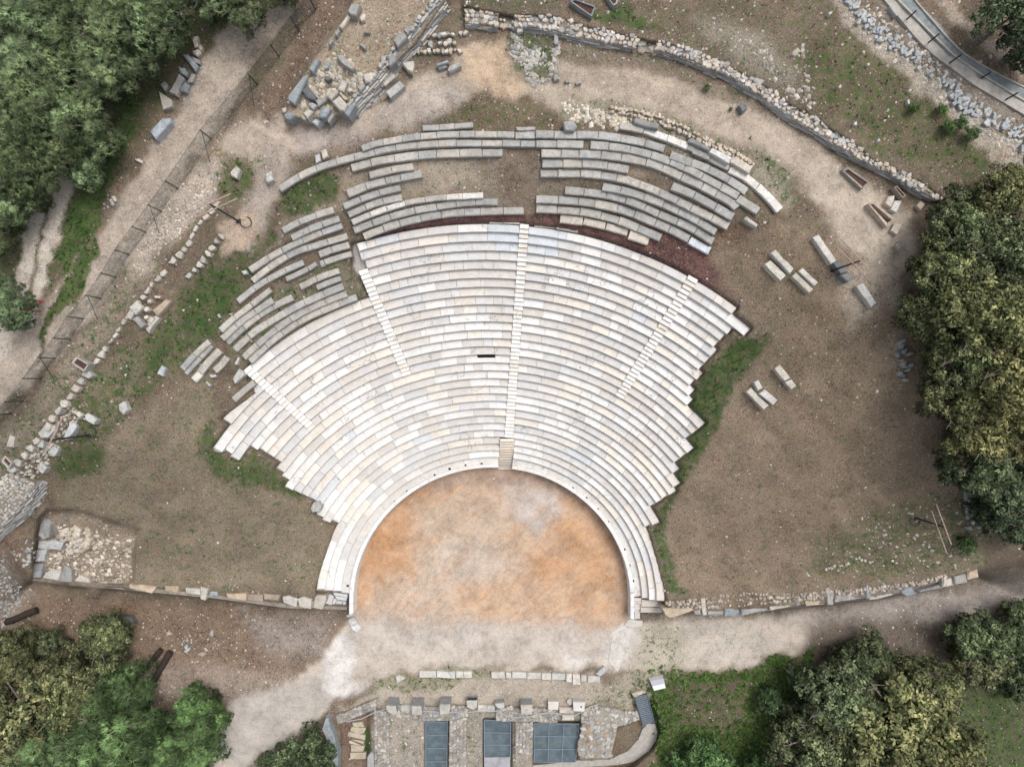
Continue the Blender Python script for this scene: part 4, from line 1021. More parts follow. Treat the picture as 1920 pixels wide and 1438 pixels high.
# rubble band behind the upper right rows
e = empty('rubble_bank', W(1250, 220, 15), 'band of pale rubble edging the upper right seat rows below the path', 'rubble wall')
rubble_top(e, q('C', [(740, 795), (930, 815), (1110, 855), (1260, 920), (1430, 1010), (1600, 1090), (1740, 1160), (1830, 1225)]), q('C', [(740, 850), (900, 870), (1090, 930), (1240, 985), (1370, 1050), (1500, 1110), (1660, 1180), (1790, 1270)]), .25, GZ, 7, cols=[(.50, .43, .35), (.46, .39, .31), (.54, .49, .43)])

# the stone footing that runs down the left side
SF = q('G', [(1225, -5), (1170, 60), (1115, 125), (1060, 215), (1030, 262), (985, 312), (925, 378), (880, 432), (830, 490), (775, 560), (735, 615), (690, 680), (645, 735), (600, 800), (560, 860), (500, 945)])
e = empty('stone_footing', W(*SF[8], g(*SF[8])), 'line of big pale footing stones running down the grassy slope at the left', 'footing')
pts, L = resample(SF, 27)
def big_stone(parent, a, b_, wd, h, col, name='stone'):
    dx, dy = b_[0] - a[0], b_[1] - a[1]; l = math.hypot(dx, dy); nx, ny = -dy / l * wd / 2, dx / l * wd / 2
    cx_, cy_, ax_, ay_ = (a[0] + b_[0]) / 2, (a[1] + b_[1]) / 2, (b_[0] - a[0]) / 2, (b_[1] - a[1]) / 2
    pl = [(cx_ + ax_ * u + nx * v, cy_ + ay_ * u + ny * v) for u, v in [(u * rnd.uniform(.75, 1.12), v * rnd.uniform(.6, 1.15)) for u, v in ((-1, -.5), (-.9, .8), (0, 1.), (.85, .9), (1, -.3), (.5, -1), (-.6, -1))]]
    z = g((a[0] + b_[0]) / 2, (a[1] + b_[1]) / 2) + h
    return mesh(name, *rock_geo(dens(wpoly(pl, z), .4, .07, rnd), z, h + .4, rnd, .28), M_ROCK, parent, vary(col, .09, rnd, .02))
for a, b_ in zip(pts, pts[1:]):
    if rnd.random() < .05: continue
    u = rnd.uniform(.86, 1.04); big_stone(e, (a[0] + rnd.uniform(-3, 3), a[1] + rnd.uniform(-2, 2)), (a[0] + (b_[0] - a[0]) * u, a[1] + (b_[1] - a[1]) * u), rnd.uniform(7, 13), rnd.uniform(.10, .22), rnd.choice((PALE, (.44, .42, .38), (.50, .46, .40))))
SF2 = q('G', [(500, 945), (430, 1030), (370, 1110), (330, 1160), (280, 1230), (210, 1330), (150, 1400), (60, 1500), (0, 1570), (-60, 1640)])
e2 = empty('stone_footing', W(*SF2[4], g(*SF2[4])), 'wide crumbling footing of pale stones at the lower left edge of the slope', 'footing')
pts, L = resample(SF2, 17)
for a, b_ in zip(pts, pts[1:]):
    u = rnd.uniform(.8, .97); big_stone(e2, a, (a[0] + (b_[0] - a[0]) * u, a[1] + (b_[1] - a[1]) * u), rnd.uniform(11, 17), rnd.uniform(.2, .4), rnd.choice((PALE, (.42, .41, .38), (.5, .46, .4))))
rubble_top(e2, [(x + 7, y + 6) for x, y in SF2[2:]], [(x + 34, y + 26) for x, y in SF2[2:]], .10, GZ, 6.2, cols=[(.44, .41, .36), (.37, .35, .32), (.48, .44, .38), (.30, .28, .24)], skip=.3)
e = empty('stone_footing', W(395, 470, 13), 'short inner line of footing stones beside the sandy patch at the left', 'footing')
pts, L = resample(q('G', [(1250, 180), (1215, 215), (1185, 260), (1150, 300), (1125, 340), (1090, 375), (1045, 430)]), 8)
for a, b_ in zip(pts, pts[1:]):
    u = rnd.uniform(.6, .88); big_stone(e, a, (a[0] + (b_[0] - a[0]) * u, a[1] + (b_[1] - a[1]) * u), rnd.uniform(8, 15), .22, rnd.choice((PALE, (.44, .42, .38))))
e = empty('stone_foundation', W(275, 590, 13), 'ruined corner of flat pale slabs with a grassy hollow inside, left slope', 'footing')
for pl, c in (([(725, 590), (765, 550), (800, 590), (760, 630)], PALE), ([(700, 640), (725, 605), (755, 620), (730, 660)], PALE), ([(735, 655), (770, 635), (815, 690), (790, 705)], GREYS), ([(810, 700), (870, 630), (890, 650), (835, 735)], PALE),
              ([(850, 605), (930, 540), (965, 555), (880, 640)], TAN), ([(800, 600), (820, 580), (840, 600), (820, 615)], BEIGE), ([(825, 545), (845, 538), (850, 560), (832, 568)], BEIGE), ([(862, 522), (905, 525), (895, 538), (870, 535)], BEIGE),
              ([(805, 640), (825, 632), (832, 650), (812, 655)], BEIGE), ([(820, 660), (850, 640), (870, 650), (840, 690)], PALE)):
    p = q('G', pl); z = g(*p[0]) + rnd.uniform(.15, .3); mesh('stone', *rock_geo(dens(wpoly(p, z), .4, .04, rnd), z, .6, rnd, .35), M_ROCK, e, vary(c, .07))

# thick ruined wall at the left edge, slab-built on its inner side
e = empty('ruined_wall', W(20, 930, 6), 'thick ruined wall of rubble and flat slabs at the left edge above the litter', 'wall')
WR = [(66, 905), (50, 935), (28, 962), (0, 990), (-40, 1020)]; WLb = [(18, 888), (0, 905), (-30, 930), (-60, 960), (-100, 1000)]
zc = lambda pts: np.array([g(50, 880) + .1 for _ in pts]) - np.linspace(0, 2.2, len(pts))
wall_body(e, WLb, WR, zc, 3.5); facing(e, WR, zc, 1.5, 8, .35, out=-1)
rubble_top(e, WLb, WR, .08, zc, 7, cols=[(.42, .39, .34), (.37, .35, .32), (.46, .42, .36), (.33, .33, .32)])

# the sunken corner with cut blocks, lower left, and the retaining walls of both wings
pz = 2.0
pitw = empty('retaining_wall', W(160, 1090, 0), 'lower left retaining wall of cut blocks round a sunken stony corner', 'wall')
for f_, pl, z, c in [('K', [(215, 610), (235, 510), (250, 505), (285, 520), (272, 622), (240, 635)], .35, GREYS), ('K', [(215, 640), (285, 635), (355, 650), (335, 695), (212, 682)], .4, (.42, .42, .41)), ('K', [(205, 688), (265, 685), (245, 755), (195, 756)], .35, (.45, .45, .44)),
                     ('K', [(188, 765), (240, 770), (225, 850), (178, 848)], .45, (.30, .31, .32)), ('K', [(235, 850), (255, 820), (300, 805), (342, 800), (330, 868)], .5, (.48, .46, .42)), ('K', [(330, 868), (360, 780), (380, 782), (398, 805), (402, 885)], .55, GREYS),
                     ('K', [(405, 870), (450, 835), (500, 860), (505, 875), (478, 897), (405, 888)], .5, (.47, .45, .42)), ('K', [(505, 875), (600, 868), (608, 900), (580, 908), (500, 898)], .45, (.40, .41, .41)), ('K', [(610, 872), (690, 877), (688, 912), (618, 905)], .4, (.46, .45, .43)),
                     ('K', [(690, 880), (720, 884), (720, 905), (690, 908)], .3, GREYS), ('K', [(725, 885), (800, 888), (875, 902), (850, 937), (725, 908)], .4, TAN), ('K', [(925, 895), (1000, 895), (1002, 937), (925, 922)], .3, TAN),
                     ('K', [(1040, 905), (1120, 910), (1120, 945), (1045, 937)], .45, PALE), ('K', [(1125, 900), (1170, 912), (1150, 977), (1125, 967)], .5, PALE), ('K', [(1175, 925), (1220, 930), (1222, 950), (1175, 952)], .2, BLUE),
                     ('K', [(1268, 935), (1385, 937), (1380, 978), (1275, 962)], .4, TAN), ('K', [(1388, 940), (1478, 945), (1475, 982), (1388, 975)], .25, (.33, .27, .22)), ('K', [(1480, 938), (1575, 945), (1565, 977), (1482, 972)], .3, (.36, .30, .24)),
                     ('K', [(1585, 955), (1620, 950), (1672, 967), (1662, 1012), (1590, 987)], .45, PALE), ('K', [(1673, 968), (1700, 955), (1748, 970), (1745, 1024), (1680, 1012)], .5, PALE), ('K', [(1750, 950), (1832, 945), (1832, 975), (1808, 1028), (1750, 1016)], .55, PALE)]:
    p = q(f_, pl); zz_ = max(g(sum(a for a, b_ in p) / len(p), sum(b_ for a, b_ in p) / len(p) - 8), 1.4) + z * .6
    mesh('cut_block', *slab_geo(dens(wpoly(p, zz_), .5, .03, rnd), zz_, 2.6, .06, .06), M_OLD, pitw, vary(c, .06, rnd, .02))
wall_body(pitw, [(62, 1085), (150, 1091), (250, 1099), (400, 1115), (540, 1132), (650, 1138)], [(62, 1087), (150, 1098), (250, 1107), (400, 1121), (540, 1140), (650, 1143)], lambda p: np.array([max(1.2, g(x, y - 10) + .05) for x, y in p]), 3)
e = empty('rubble_mound', W(145, 1005, 3), 'small oval mound of mortared rubble inside the sunken stony corner', 'rubble')
for i in range(60):
    a = rnd.uniform(0, 6.28); r_ = math.sqrt(rnd.random()); x, y = q('K', [(435 + 95 * r_ * math.cos(a) + 40 * r_ * math.sin(a), 615 + 90 * r_ * math.sin(a) + 20)])[0]
    z = g(x, y) + .9 * (1 - r_ ** 2) + .15; s = rnd.uniform(.12, .3); wx, wy, _ = W(x, y, z)
    mesh('stone', *rock_geo(ngon(wx, wy, s, 6, 1.1, rnd.uniform(0, 3), .2, rnd), z, .7, rnd), M_ROCK, e, vary(rnd.choice([(.52, .46, .38), (.56, .51, .44), (.46, .40, .32)]), .1))
rw = empty('retaining_wall', W(1500, 1130, 0), 'lower right retaining wall of large cut blocks along the path to the trees', 'wall')
for f_, pl, z, c in [('O', [(250, 345), (300, 342), (385, 345), (395, 355), (340, 375), (285, 392), (262, 375)], 1.1, TAN), ('O', [(395, 352), (425, 350), (430, 375), (400, 375)], .8, GREYS), ('O', [(430, 298), (450, 300), (458, 378), (435, 380)], 1.3, PALE),
                     ('O', [(458, 360), (535, 358), (533, 376), (465, 378)], 1.0, GREYS), ('O', [(537, 345), (612, 350), (615, 362), (612, 382), (540, 382)], 1.3, BLUE), ('O', [(615, 352), (745, 340), (748, 355), (618, 378)], 1.3, GREYS), ('O', [(748, 340), (870, 322), (875, 333), (750, 357)], 1.2, PALE),
                     ('O', [(856, 250), (870, 248), (890, 330), (875, 335)], 1.7, GREYS), ('O', [(912, 312), (990, 308), (1000, 328), (915, 335)], 1.4, TAN), ('O', [(1003, 250), (1030, 248), (1052, 290), (1040, 330), (1012, 330)], 1.9, GREYS), ('O', [(1050, 285), (1180, 280), (1190, 298), (1050, 318)], 1.6, GREYS),
                     ('O', [(1188, 235), (1205, 232), (1222, 300), (1195, 302)], 1.9, BLUE), ('O', [(1205, 295), (1245, 292), (1245, 304), (1210, 306)], 1.6, BEIGE), ('O', [(1240, 290), (1318, 272), (1315, 285), (1245, 304)], 1.3, PALE), ('O', [(1352, 270), (1385, 242), (1420, 238), (1428, 278), (1378, 290)], 1.6, BLUE),
                     ('O', [(1430, 265), (1495, 250), (1540, 232), (1542, 252), (1440, 274)], 1.4, GREYS), ('O', [(1545, 215), (1590, 205), (1598, 240), (1545, 250)], 1.5, PALE), ('O', [(1598, 200), (1655, 185), (1660, 225), (1602, 238)], 1.5, GREYS), ('O', [(1660, 178), (1705, 165), (1712, 202), (1662, 214)], 1.5, TAN)]:
    p = q(f_, pl); cx_ = sum(a for a, b_ in p) / len(p); zz_ = max(.7, g(cx_, float(np.interp(cx_, WLINE_X, WLINE_Y)) - 9) * .97 + .1 * z)
    mesh('cut_block', *slab_geo(dens(wpoly(p, zz_), .5, .03, rnd), zz_, 4.2, .06, .08), M_OLD, rw, vary(c, .07, rnd, .02))
e = empty('rubble_fill', W(1500, 1110, 2), 'strip of small pale rubble packed behind the lower right cut blocks', 'rubble')
rubble_top(e, q('O', [(265, 322), (430, 292), (640, 265), (850, 275), (1020, 265), (1200, 250), (1400, 225), (1560, 190)]), q('O', [(270, 342), (430, 352), (640, 340), (850, 318), (1020, 300), (1200, 280), (1400, 250), (1560, 212)]), .06, GZ, 5.4, cols=[(.42, .37, .31), (.36, .32, .28), (.48, .43, .37), (.30, .26, .22)], skip=.28)
e = empty('rubble_line', W(1620, 1055, 2), 'thin arc of pale stones in grass above the lower right wall', 'rubble')
rubble_top(e, q('U', [(-60, 880), (0, 860), (60, 845), (160, 835), (230, 760), (290, 745), (370, 790), (420, 810)]), q('U', [(-60, 900), (0, 882), (60, 868), (170, 855), (250, 830), (300, 825), (370, 835), (420, 830)]), .08, GZ, 5.2, cols=[(.46, .42, .37), (.38, .34, .29)], skip=.35)
e = empty('rock_outcrop', W(1835, 985, 4), 'grey lichen-covered rock outcrop at the foot of the right-hand trees', 'rock')
rubble_top(e, q('U', [(1340, 120), (1340, 250), (1330, 420), (1360, 500)]), q('U', [(1440, 130), (1500, 220), (1560, 320), (1540, 470)]), .5, GZ, 9, cols=[(.38, .39, .40), (.30, .33, .34), (.5, .5, .49)])

# ------------------------------------------------------------------ loose blocks, each a thing
def block(name, label, f_, pl, h, col, cat='stone block', group=None, m=None, lift=0., rough=True, sink=.35):
    p = q(f_, pl); z = g(sum(a for a, b_ in p) / len(p), sum(b_ for a, b_ in p) / len(p)) + h + lift
    wp = wpoly(p, z)
    ge = rock_geo(dens(wp, .45, .035, rnd), z, h + sink, rnd, .5) if rough else slab_geo(dens(wp, .5, .012, rnd), z, h + sink, .035, .012)
    o = mesh(name, *ge, m or (M_ROCK if rough else M_OLD), None, vary(col, .06, rnd, .02)); return setp(o, label, cat, group)
LB = [
 ('A', [(1022, 305), (1050, 300), (1112, 372), (1090, 402)], .4, BLUE, 'long dark grey block near the pale stones below the upper left pines'),
 ('A', [(1070, 314), (1120, 335), (1116, 360), (1090, 350)], .35, GREYS, 'small grey block tight beside a long dark block under the upper left pines'),
 ('A', [(1000, 380), (1030, 375), (1053, 405), (1045, 430), (1010, 412)], .4, BLUE, 'rounded dark stone between two grey blocks at the track edge, upper left'),
 ('A', [(1075, 412), (1097, 420), (1080, 462), (1048, 467)], .3, GREYS, 'flat grey slab with weeds right of the square block at the track edge'),
 ('A', [(945, 515), (1003, 415), (1035, 440), (985, 532)], .45, GREYS, 'largest oblong grey block of the cluster beside the upper left track'),
 ('A', [(1008, 490), (1040, 460), (1062, 475), (1045, 522), (1012, 512)], .3, BLUE, 'low square grey block half hidden by weeds, lower right of its cluster'),
 ('A', [(895, 475), (920, 455), (943, 480), (920, 508)], .35, GREYS, 'small squarish grey block left of the largest oblong block'),
 ('A', [(890, 513), (965, 562), (962, 600), (915, 617)], .35, (.36, .34, .31), 'pointed triangular grey slab under the block cluster, upper left'),
 ('A', [(842, 742), (905, 662), (955, 662), (955, 690), (872, 784)], .6, (.38, .42, .46), 'big bluish grey boulder alone on the left edge of the dirt road'),
 ('A', [(1075, 212), (1110, 200), (1112, 232), (1085, 240)], .35, BEIGE, 'topmost cream stone of the little pile by the pines'),
 ('A', [(1085, 242), (1110, 232), (1115, 262), (1092, 268)], .35, PALE, 'second cream stone from the top of the little pile by the pines'),
 ('A', [(1108, 268), (1122, 246), (1137, 262), (1128, 290)], .35, TAN, 'tan stone on the right side of the little pile by the pines'),
 ('A', [(1075, 282), (1112, 272), (1132, 300), (1105, 318), (1078, 302)], .35, PALE, 'broad flat cream stone at the bottom of the little pile by the pines'),
 ('A', [(750, 892), (778, 888), (802, 905), (795, 920), (768, 907)], .2, BEIGE, 'flat cream stone lying left of the dirt road below the boulder'),
 ('A', [(607, 1120), (622, 1112), (641, 1150), (628, 1158)], .2, (.45, .45, .43), 'left one of two slim pale stones beside the dirt road'),
 ('A', [(622, 1102), (640, 1100), (653, 1128), (640, 1136)], .2, BEIGE, 'right one of two slim pale stones beside the dirt road'),
 ('A', [(1288, 967), (1325, 930), (1347, 955), (1327, 1002), (1295, 987)], .5, PALE, 'pale cut block at the top of the left footing line'),
 ('A', [(1488, 975), (1522, 955), (1533, 1010), (1502, 1028), (1490, 1018)], .5, (.50, .49, .47), 'pale boulder standing alone in the middle of the side path'),
 ('B', [(968, 455), (1010, 437), (1058, 435), (1058, 475), (1048, 526), (1010, 505)], .5, PALE, 'triangular pale grey block right of the ruined platform'),
 ('B', [(822, 577), (865, 530), (925, 535), (922, 560), (850, 620)], .4, PALE, 'five-sided pale slab beside the foot of the ruined platform'),
 ('B', [(855, 662), (955, 580), (992, 620), (890, 707)], .5, (.44, .43, .41), 'oblong pale grey block nearest the upper path, below the five-sided slab'),
 ('B', [(1213, 458), (1300, 430), (1307, 452), (1222, 478)], .55, BLUE, 'upper dark bar of the stepped pair of blocks by the upper path'),
 ('B', [(1226, 482), (1290, 460), (1300, 485), (1238, 503)], .35, GREYS, 'lower grey bar of the stepped pair of blocks by the upper path'),
 ('B', [(1295, 502), (1318, 470), (1395, 444), (1400, 480), (1312, 522)], .45, (.40, .39, .37), 'tilted grey block right of the stepped pair near the upper path'),
 ('B', [(390, 1082), (425, 1070), (441, 1125), (402, 1144)], .3, PALE, 'pale slab lying above the topmost left seat row'),
 ('B', [(345, 1117), (380, 1108), (387, 1155), (352, 1176)], .3, (.45, .46, .47), 'grey slab beside the pale slab above the topmost left seat row'),
 ('B', [(105, 782), (140, 768), (155, 798), (115, 812)], .3, BEIGE, 'pale square stone at the left foot of the ruined platform'),
 ('B', [(118, 827), (160, 800), (208, 830), (165, 867), (130, 856)], .4, (.27, .30, .32), 'dark bluish stone at the left foot of the ruined platform'),
 ('B', [(322, 877), (352, 832), (402, 862), (362, 906)], .5, (.47, .48, .49), 'pale capped block in the tumbled heap below the ruined platform'),
 ('B', [(370, 812), (420, 765), (460, 787), (425, 842), (385, 850)], .5, BLUE, 'dark broken block on top of the tumbled heap below the platform'),
 ('B', [(430, 852), (465, 810), (489, 826), (445, 887)], .35, GREYS, 'slim grey slab at the right of the tumbled heap below the platform'),
 ('C', [(380, 917), (400, 908), (460, 905), (490, 945), (465, 978), (395, 977)], .6, (.33, .33, .33), 'rough dark grey boulder just above the top right seat row'),
 ('C', [(915, 885), (950, 880), (1105, 935), (1090, 970), (912, 922)], .55, (.25, .25, .25), 'long dark lichened block lying on the rubble band, upper right'),
 ('C', [(1322, 1045), (1345, 1028), (1490, 1105), (1475, 1140), (1322, 1062)], .55, (.26, .26, .26), 'long dark lichened block leaning on the rows at the right'),
 ('C', [(1475, 1140), (1500, 1108), (1647, 1180), (1625, 1225)], .55, (.60, .60, .59), 'clean white slab next to the dark lichened block, upper right'),
 ('C', [(1632, 1215), (1655, 1170), (1800, 1250), (1775, 1302)], .55, BEIGE, 'cream slab at the lower end of the rubble band, upper right'),
 ('C', [(1690, 797), (1725, 765), (1766, 790), (1760, 820), (1725, 842)], .45, DARKS, 'dark square boulder on the right part of the upper path'),
 ('C', [(35, 212), (78, 210), (82, 240), (40, 246)], .35, PALE, 'pale square stone against the foot of the long wall near its start'),
 ('C', [(315, 252), (345, 252), (347, 330), (318, 332)], .3, (.34, .34, .34), 'upright grey slab below the long wall near the top centre'),
 ('C', [(308, 565), (345, 568), (355, 595), (315, 603)], .35, GREYS, 'grey stone at the corner of the weedy rubble square by the path'),
 ('C', [(475, 615), (505, 603), (522, 625), (480, 638)], .3, GREYS, 'small grey stone alone on the upper path near the rubble square'),
 ('C', [(395, 600), (430, 598), (432, 618), (405, 622)], .25, (.36, .36, .35), 'flat grey stone sunk in the upper path edge'),
 ('E', [(205, 1232), (240, 1222), (252, 1250), (222, 1260)], .3, (.50, .51, .52), 'small pale block at the left tip of the long curved grey rows'),
 ('P', [(120, 312), (138, 290), (212, 345), (198, 366)], .4, (.46, .44, .41), 'small worn bar of stone right of the grey rows'),
 ('P', [(560, 430), (600, 410), (640, 470), (715, 580), (680, 602)], .4, (.55, .53, .49), 'longest pale beam lying on the brown field beside the mast'),
 ('P', [(290, 530), (325, 508), (375, 570), (395, 580), (440, 630), (415, 662), (360, 600)], .4, (.52, .50, .45), 'pale beam with a bitten edge, upper left of the four beams'),
 ('P', [(252, 602), (290, 575), (392, 672), (355, 706)], .4, (.54, .52, .46), 'lowest left pale beam of the four on the brown field'),
 ('P', [(428, 680), (455, 652), (565, 760), (540, 785)], .4, (.55, .51, .42), 'cream beam at the lower right of the four on the brown field'),
 ('P', [(470, 647), (497, 625), (595, 717), (573, 742)], .4, (.54, .53, .50), 'shorter pale beam touching the cream beam on the brown field'),
 ('P', [(842, 742), (885, 722), (972, 850), (935, 878)], .4, (.52, .52, .50), 'pale oblong beam lying alone below the mast on the right'),
 ('P', [(693, 592), (730, 573), (790, 650), (742, 662)], .5, DARKS, 'dark block under the right-hand mast beside the longest beam'),
 ('P', [(740, 668), (785, 650), (825, 685), (788, 716)], .5, (.19, .20, .20), 'dark block cracked off its neighbour below the right-hand mast'),
 ('P', [(1025, 210), (1050, 165), (1088, 160), (1085, 190), (1065, 237)], .35, (.58, .54, .49), 'upper pale slab beside the open stone coffin'),
 ('P', [(1062, 252), (1090, 192), (1133, 195), (1100, 268)], .35, (.60, .57, .53), 'second pale slab beside the open stone coffin'),
 ('P', [(1228, 227), (1255, 195), (1282, 215), (1255, 256)], .35, (.44, .36, .30), 'brownish slab at the end of the long wall by the trees'),
 ('P', [(1062, 387), (1085, 340), (1132, 345), (1105, 413)], .3, (.58, .52, .45), 'cream slab below the lower end of the open stone coffin'),
 ('P', [(1093, 482), (1120, 452), (1148, 485), (1120, 518)], .5, (.30, .30, .28), 'round grey boulder at the edge of the right-hand trees'),
 ('P', [(318, 1272), (350, 1245), (418, 1330), (380, 1352)], .4, (.54, .51, .46), 'upper pale slab of the broken pair on the brown field'),
 ('P', [(382, 1357), (425, 1340), (458, 1382), (425, 1404)], .4, (.52, .50, .46), 'lower pale slab of the broken pair on the brown field'),
 ('Z', [(1400, 735), (1408, 727), (1442, 760), (1432, 768)], .4, (.55, .52, .46), 'longest pale slab in the group of three on the brown field'),
 ('Z', [(1414, 717), (1422, 712), (1430, 727), (1421, 733)], .35, (.54, .52, .48), 'small pale stone above the longest slab of three'),
 ('Z', [(1423, 738), (1434, 730), (1458, 750), (1450, 759)], .4, (.53, .51, .48), 'pale stone alongside the longest slab of three'),
 ('G', [(662, 1132), (680, 1118), (702, 1115), (715, 1165), (690, 1192), (665, 1165)], .4, (.48, .48, .47), 'grey boulder alone on the left field above the mast'),
 ('G', [(470, 1195), (490, 1180), (542, 1220), (522, 1246), (480, 1222)], .35, (.52, .52, .50), 'pale oblong block right above the lower left mast'),
 ('G', [(415, 1180), (440, 1172), (460, 1195), (440, 1210)], .3, BEIGE, 'small cream stone left of the oblong block above the lower left mast'),
 ('G', [(352, 1322), (398, 1225), (425, 1232), (428, 1262), (408, 1295), (370, 1332)], .45, (.50, .51, .51), 'tall leaf-shaped pale slab next to the lower left mast'),
 ('G', [(878, 960), (905, 915), (926, 930), (912, 977)], .3, (.42, .45, .48), 'bluish grey block alone on the left slope'),
 ('G', [(268, 1400), (300, 1365), (330, 1388), (302, 1426)], .35, (.44, .44, .42), 'pale slab below the foot of the lower left mast'),
 ('G', [(205, 1370 + 0), (215, 1330), (245, 1335), (240, 1378)], .3, (.42, .42, .40), 'grey slab in the wide footing just left of the mast'),
 ('V', [(262, 455), (300, 412), (342, 455), (305, 500)], .35, (.47, .45, .42), 'squarish cream slab on the slope edge above the ruined left wall'),
 ('V', [(275, 205), (330, 140), (405, 145), (400, 180), (350, 235), (300, 238)], .4, (.43, .42, .40), 'large flat slab with rounded end in the wide left footing'),
 ('V', [(40, 300), (70, 215), (108, 232), (95, 305)], .3, (.45, .41, .37), 'flat slab lying outside the footing near the fence, lower left'),
 ('V', [(0, 660), (25, 650), (40, 675), (10, 690)], .3, BEIGE, 'small cream stone at the very left edge on the ruined wall'),
 ('H', [(462, 1000), (510, 925), (535, 940), (556, 968), (480, 1036)], .4, (.50, .49, .46), 'jagged pale slab at the head of the short left staircase'),
 ('H', [(255, 1025), (270, 1018), (300, 1050), (290, 1060)], .2, (.44, .45, .46), 'sliver of pale stone below the tumbled grey slabs'),
 ('H', [(285, 965), (340, 968), (335, 988), (300, 992)], .25, (.48, .49, .48), 'small round-ended stone touching the tumbled grey slabs'),
 ('H', [(475, 890), (500, 835), (515, 850), (495, 895)], .3, (.48, .46, .42), 'upright sliver of stone in the earth cutting left of the rows'),
 ('H', [(345, 520), (360, 512), (372, 540), (358, 546)], .2, (.50, .50, .49), 'white stone on the grass above the left grey rows'),
 ('H', [(430, 515), (470, 503), (450, 530)], .25, (.52, .50, .46), 'cream wedge stone against the outer edge of the left grey rows'),
 ('Z', [(398, 845), (413, 829), (422, 830), (421, 846), (411, 850)], .4, (.43, .42, .40), 'pointed grey block off the outer left end of the white rows'),
 ('Z', [(582, 952), (587, 942), (597, 940), (602, 950), (598, 960), (585, 961)], .5, (.40, .40, .39), 'round grey stone against the ends of the lower left white rows'),
 ('Y', [(1085, 1020), (1150, 960), (1230, 940), (1270, 960), (1310, 1060), (1160, 1130)], .3, (.55, .54, .52), 'white cut block in weeds at the left foot of the orchestra'),
 ('Y', [(1150, 1140), (1315, 1065), (1392, 1180), (1360, 1240), (1300, 1290), (1220, 1230)], .3, (.60, .60, .60), 'second white block below its twin at the left foot of the orchestra'),
 ('Y', [(1055, 890), (1240, 795), (1250, 900), (1080, 930)], .2, (.50, .49, .46), 'flat stone under the left end of the orchestra parapet'),
 ('O', [(0, 590), (20, 470), (75, 440), (120, 470), (85, 560), (45, 640)], .04, (.56, .53, .50), 'broad pale slab at the right foot of the orchestra'),
 ('S', [(910, 240), (950, 225), (1022, 270), (925, 325)], .2, (.55, .54, .51), 'white arrow-shaped slab near the low front wall of the stage'),
 ('T', [(1195, 170), (1270, 103), (1298, 125), (1290, 160), (1240, 192)], .45, (.38, .39, .40), 'tilted grey block at the right end of the stage front wall'),
 ('Q', [(935, 185), (945, 158), (965, 180)], .2, BEIGE, 'small pale triangular stone among the litter'),
 ('Q', [(1110, 290), (1135, 275), (1158, 290), (1140, 308)], .2, TAN, 'tan stone right of the two dark logs'),
 ('Q', [(1028, 275), (1065, 252), (1072, 262), (1050, 285)], .2, (.42, .45, .48), 'bluish flat stone right of the two dark logs'),
 ('Q', [(1175, 180), (1185, 152), (1200, 160), (1192, 195)], .2, (.34, .33, .32), 'leaf-shaped grey stone on the litter'),
 ('Q', [(675, 75), (735, 80), (760, 115), (715, 120), (690, 110)], .6, (.13, .13, .135), 'dark slab showing beside the olive green bush'),
 ('D', [(1115, 630), (1135, 612), (1145, 622), (1122, 640)], .3, BEIGE, 'cream stone on the green slope of the upper right'),
 ('D', [(1113, 690), (1128, 690), (1130, 720), (1114, 722)], .3, (.55, .56, .58), 'upright white stone on the green slope of the upper right'),
 ('D', [(832, 440), (848, 432), (856, 450), (838, 458)], .3, BEIGE, 'lone cream stone in the middle of the upper right slope'),
 ('D', [(565, 90), (590, 75), (597, 90), (572, 108)], .3, (.58, .57, .55), 'white stone beside the gravel band at the very top right'),
 ('D', [(905, 975), (915, 955), (925, 965), (912, 980)], .3, (.52, .54, .57), 'small bluish stone just behind the long wall'),
 ('D', [(742, 850), (760, 840), (765, 862), (748, 868)], .3, (.50, .52, .56), 'bluish white stone on the slope behind the long wall'),
 ('D', [(630, 600), (652, 585), (658, 605), (640, 615)], .3, (.58, .52, .45), 'forked cream stone on the slope behind the long wall'),
 ('D', [(425, 740), (440, 733), (455, 745), (440, 757)], .3, (.56, .52, .45), 'cream stone beside the pale rock face behind the long wall'),
 ('D', [(985, 45), (1000, 50), (1045, 105), (1035, 112)], .35, (.40, .42, .42), 'slim slab beside the paved road at the top right'),
]
for f_, pl, h, c, lab in LB:
    rough = not (f_ == 'P' and 'beam' in lab or 'slab' in lab)
    block('stone_block' if 'boulder' not in lab else 'boulder', lab, f_, pl, h, c, 'boulder' if 'boulder' in lab else ('stone slab' if 'slab' in lab else ('stone beam' if 'beam' in lab else 'stone block')), rough=rough)
for i in range(14):
    x = 1683 + rnd.gauss(14, 9); y = 640 + i * 5.5 + rnd.uniform(-3, 3); s = rnd.uniform(3.2, 6)
    z = g(x, y) + rnd.uniform(.2, .45); wx, wy, _ = W(x, y, z)
    o = mesh('stone_block', *rock_geo(ngon(wx, wy, s * K * .8, 5, 1.2, rnd.uniform(0, 3), .15, rnd), z, .6, rnd), M_ROCK, None, vary(rnd.choice((GREYS, BLUE, (.24, .25, .26))), .1))
    setp(o, 'rough grey block in the dark heap at the edge of the right-hand trees', 'stone block', 'dark heap of blocks by the right-hand trees')
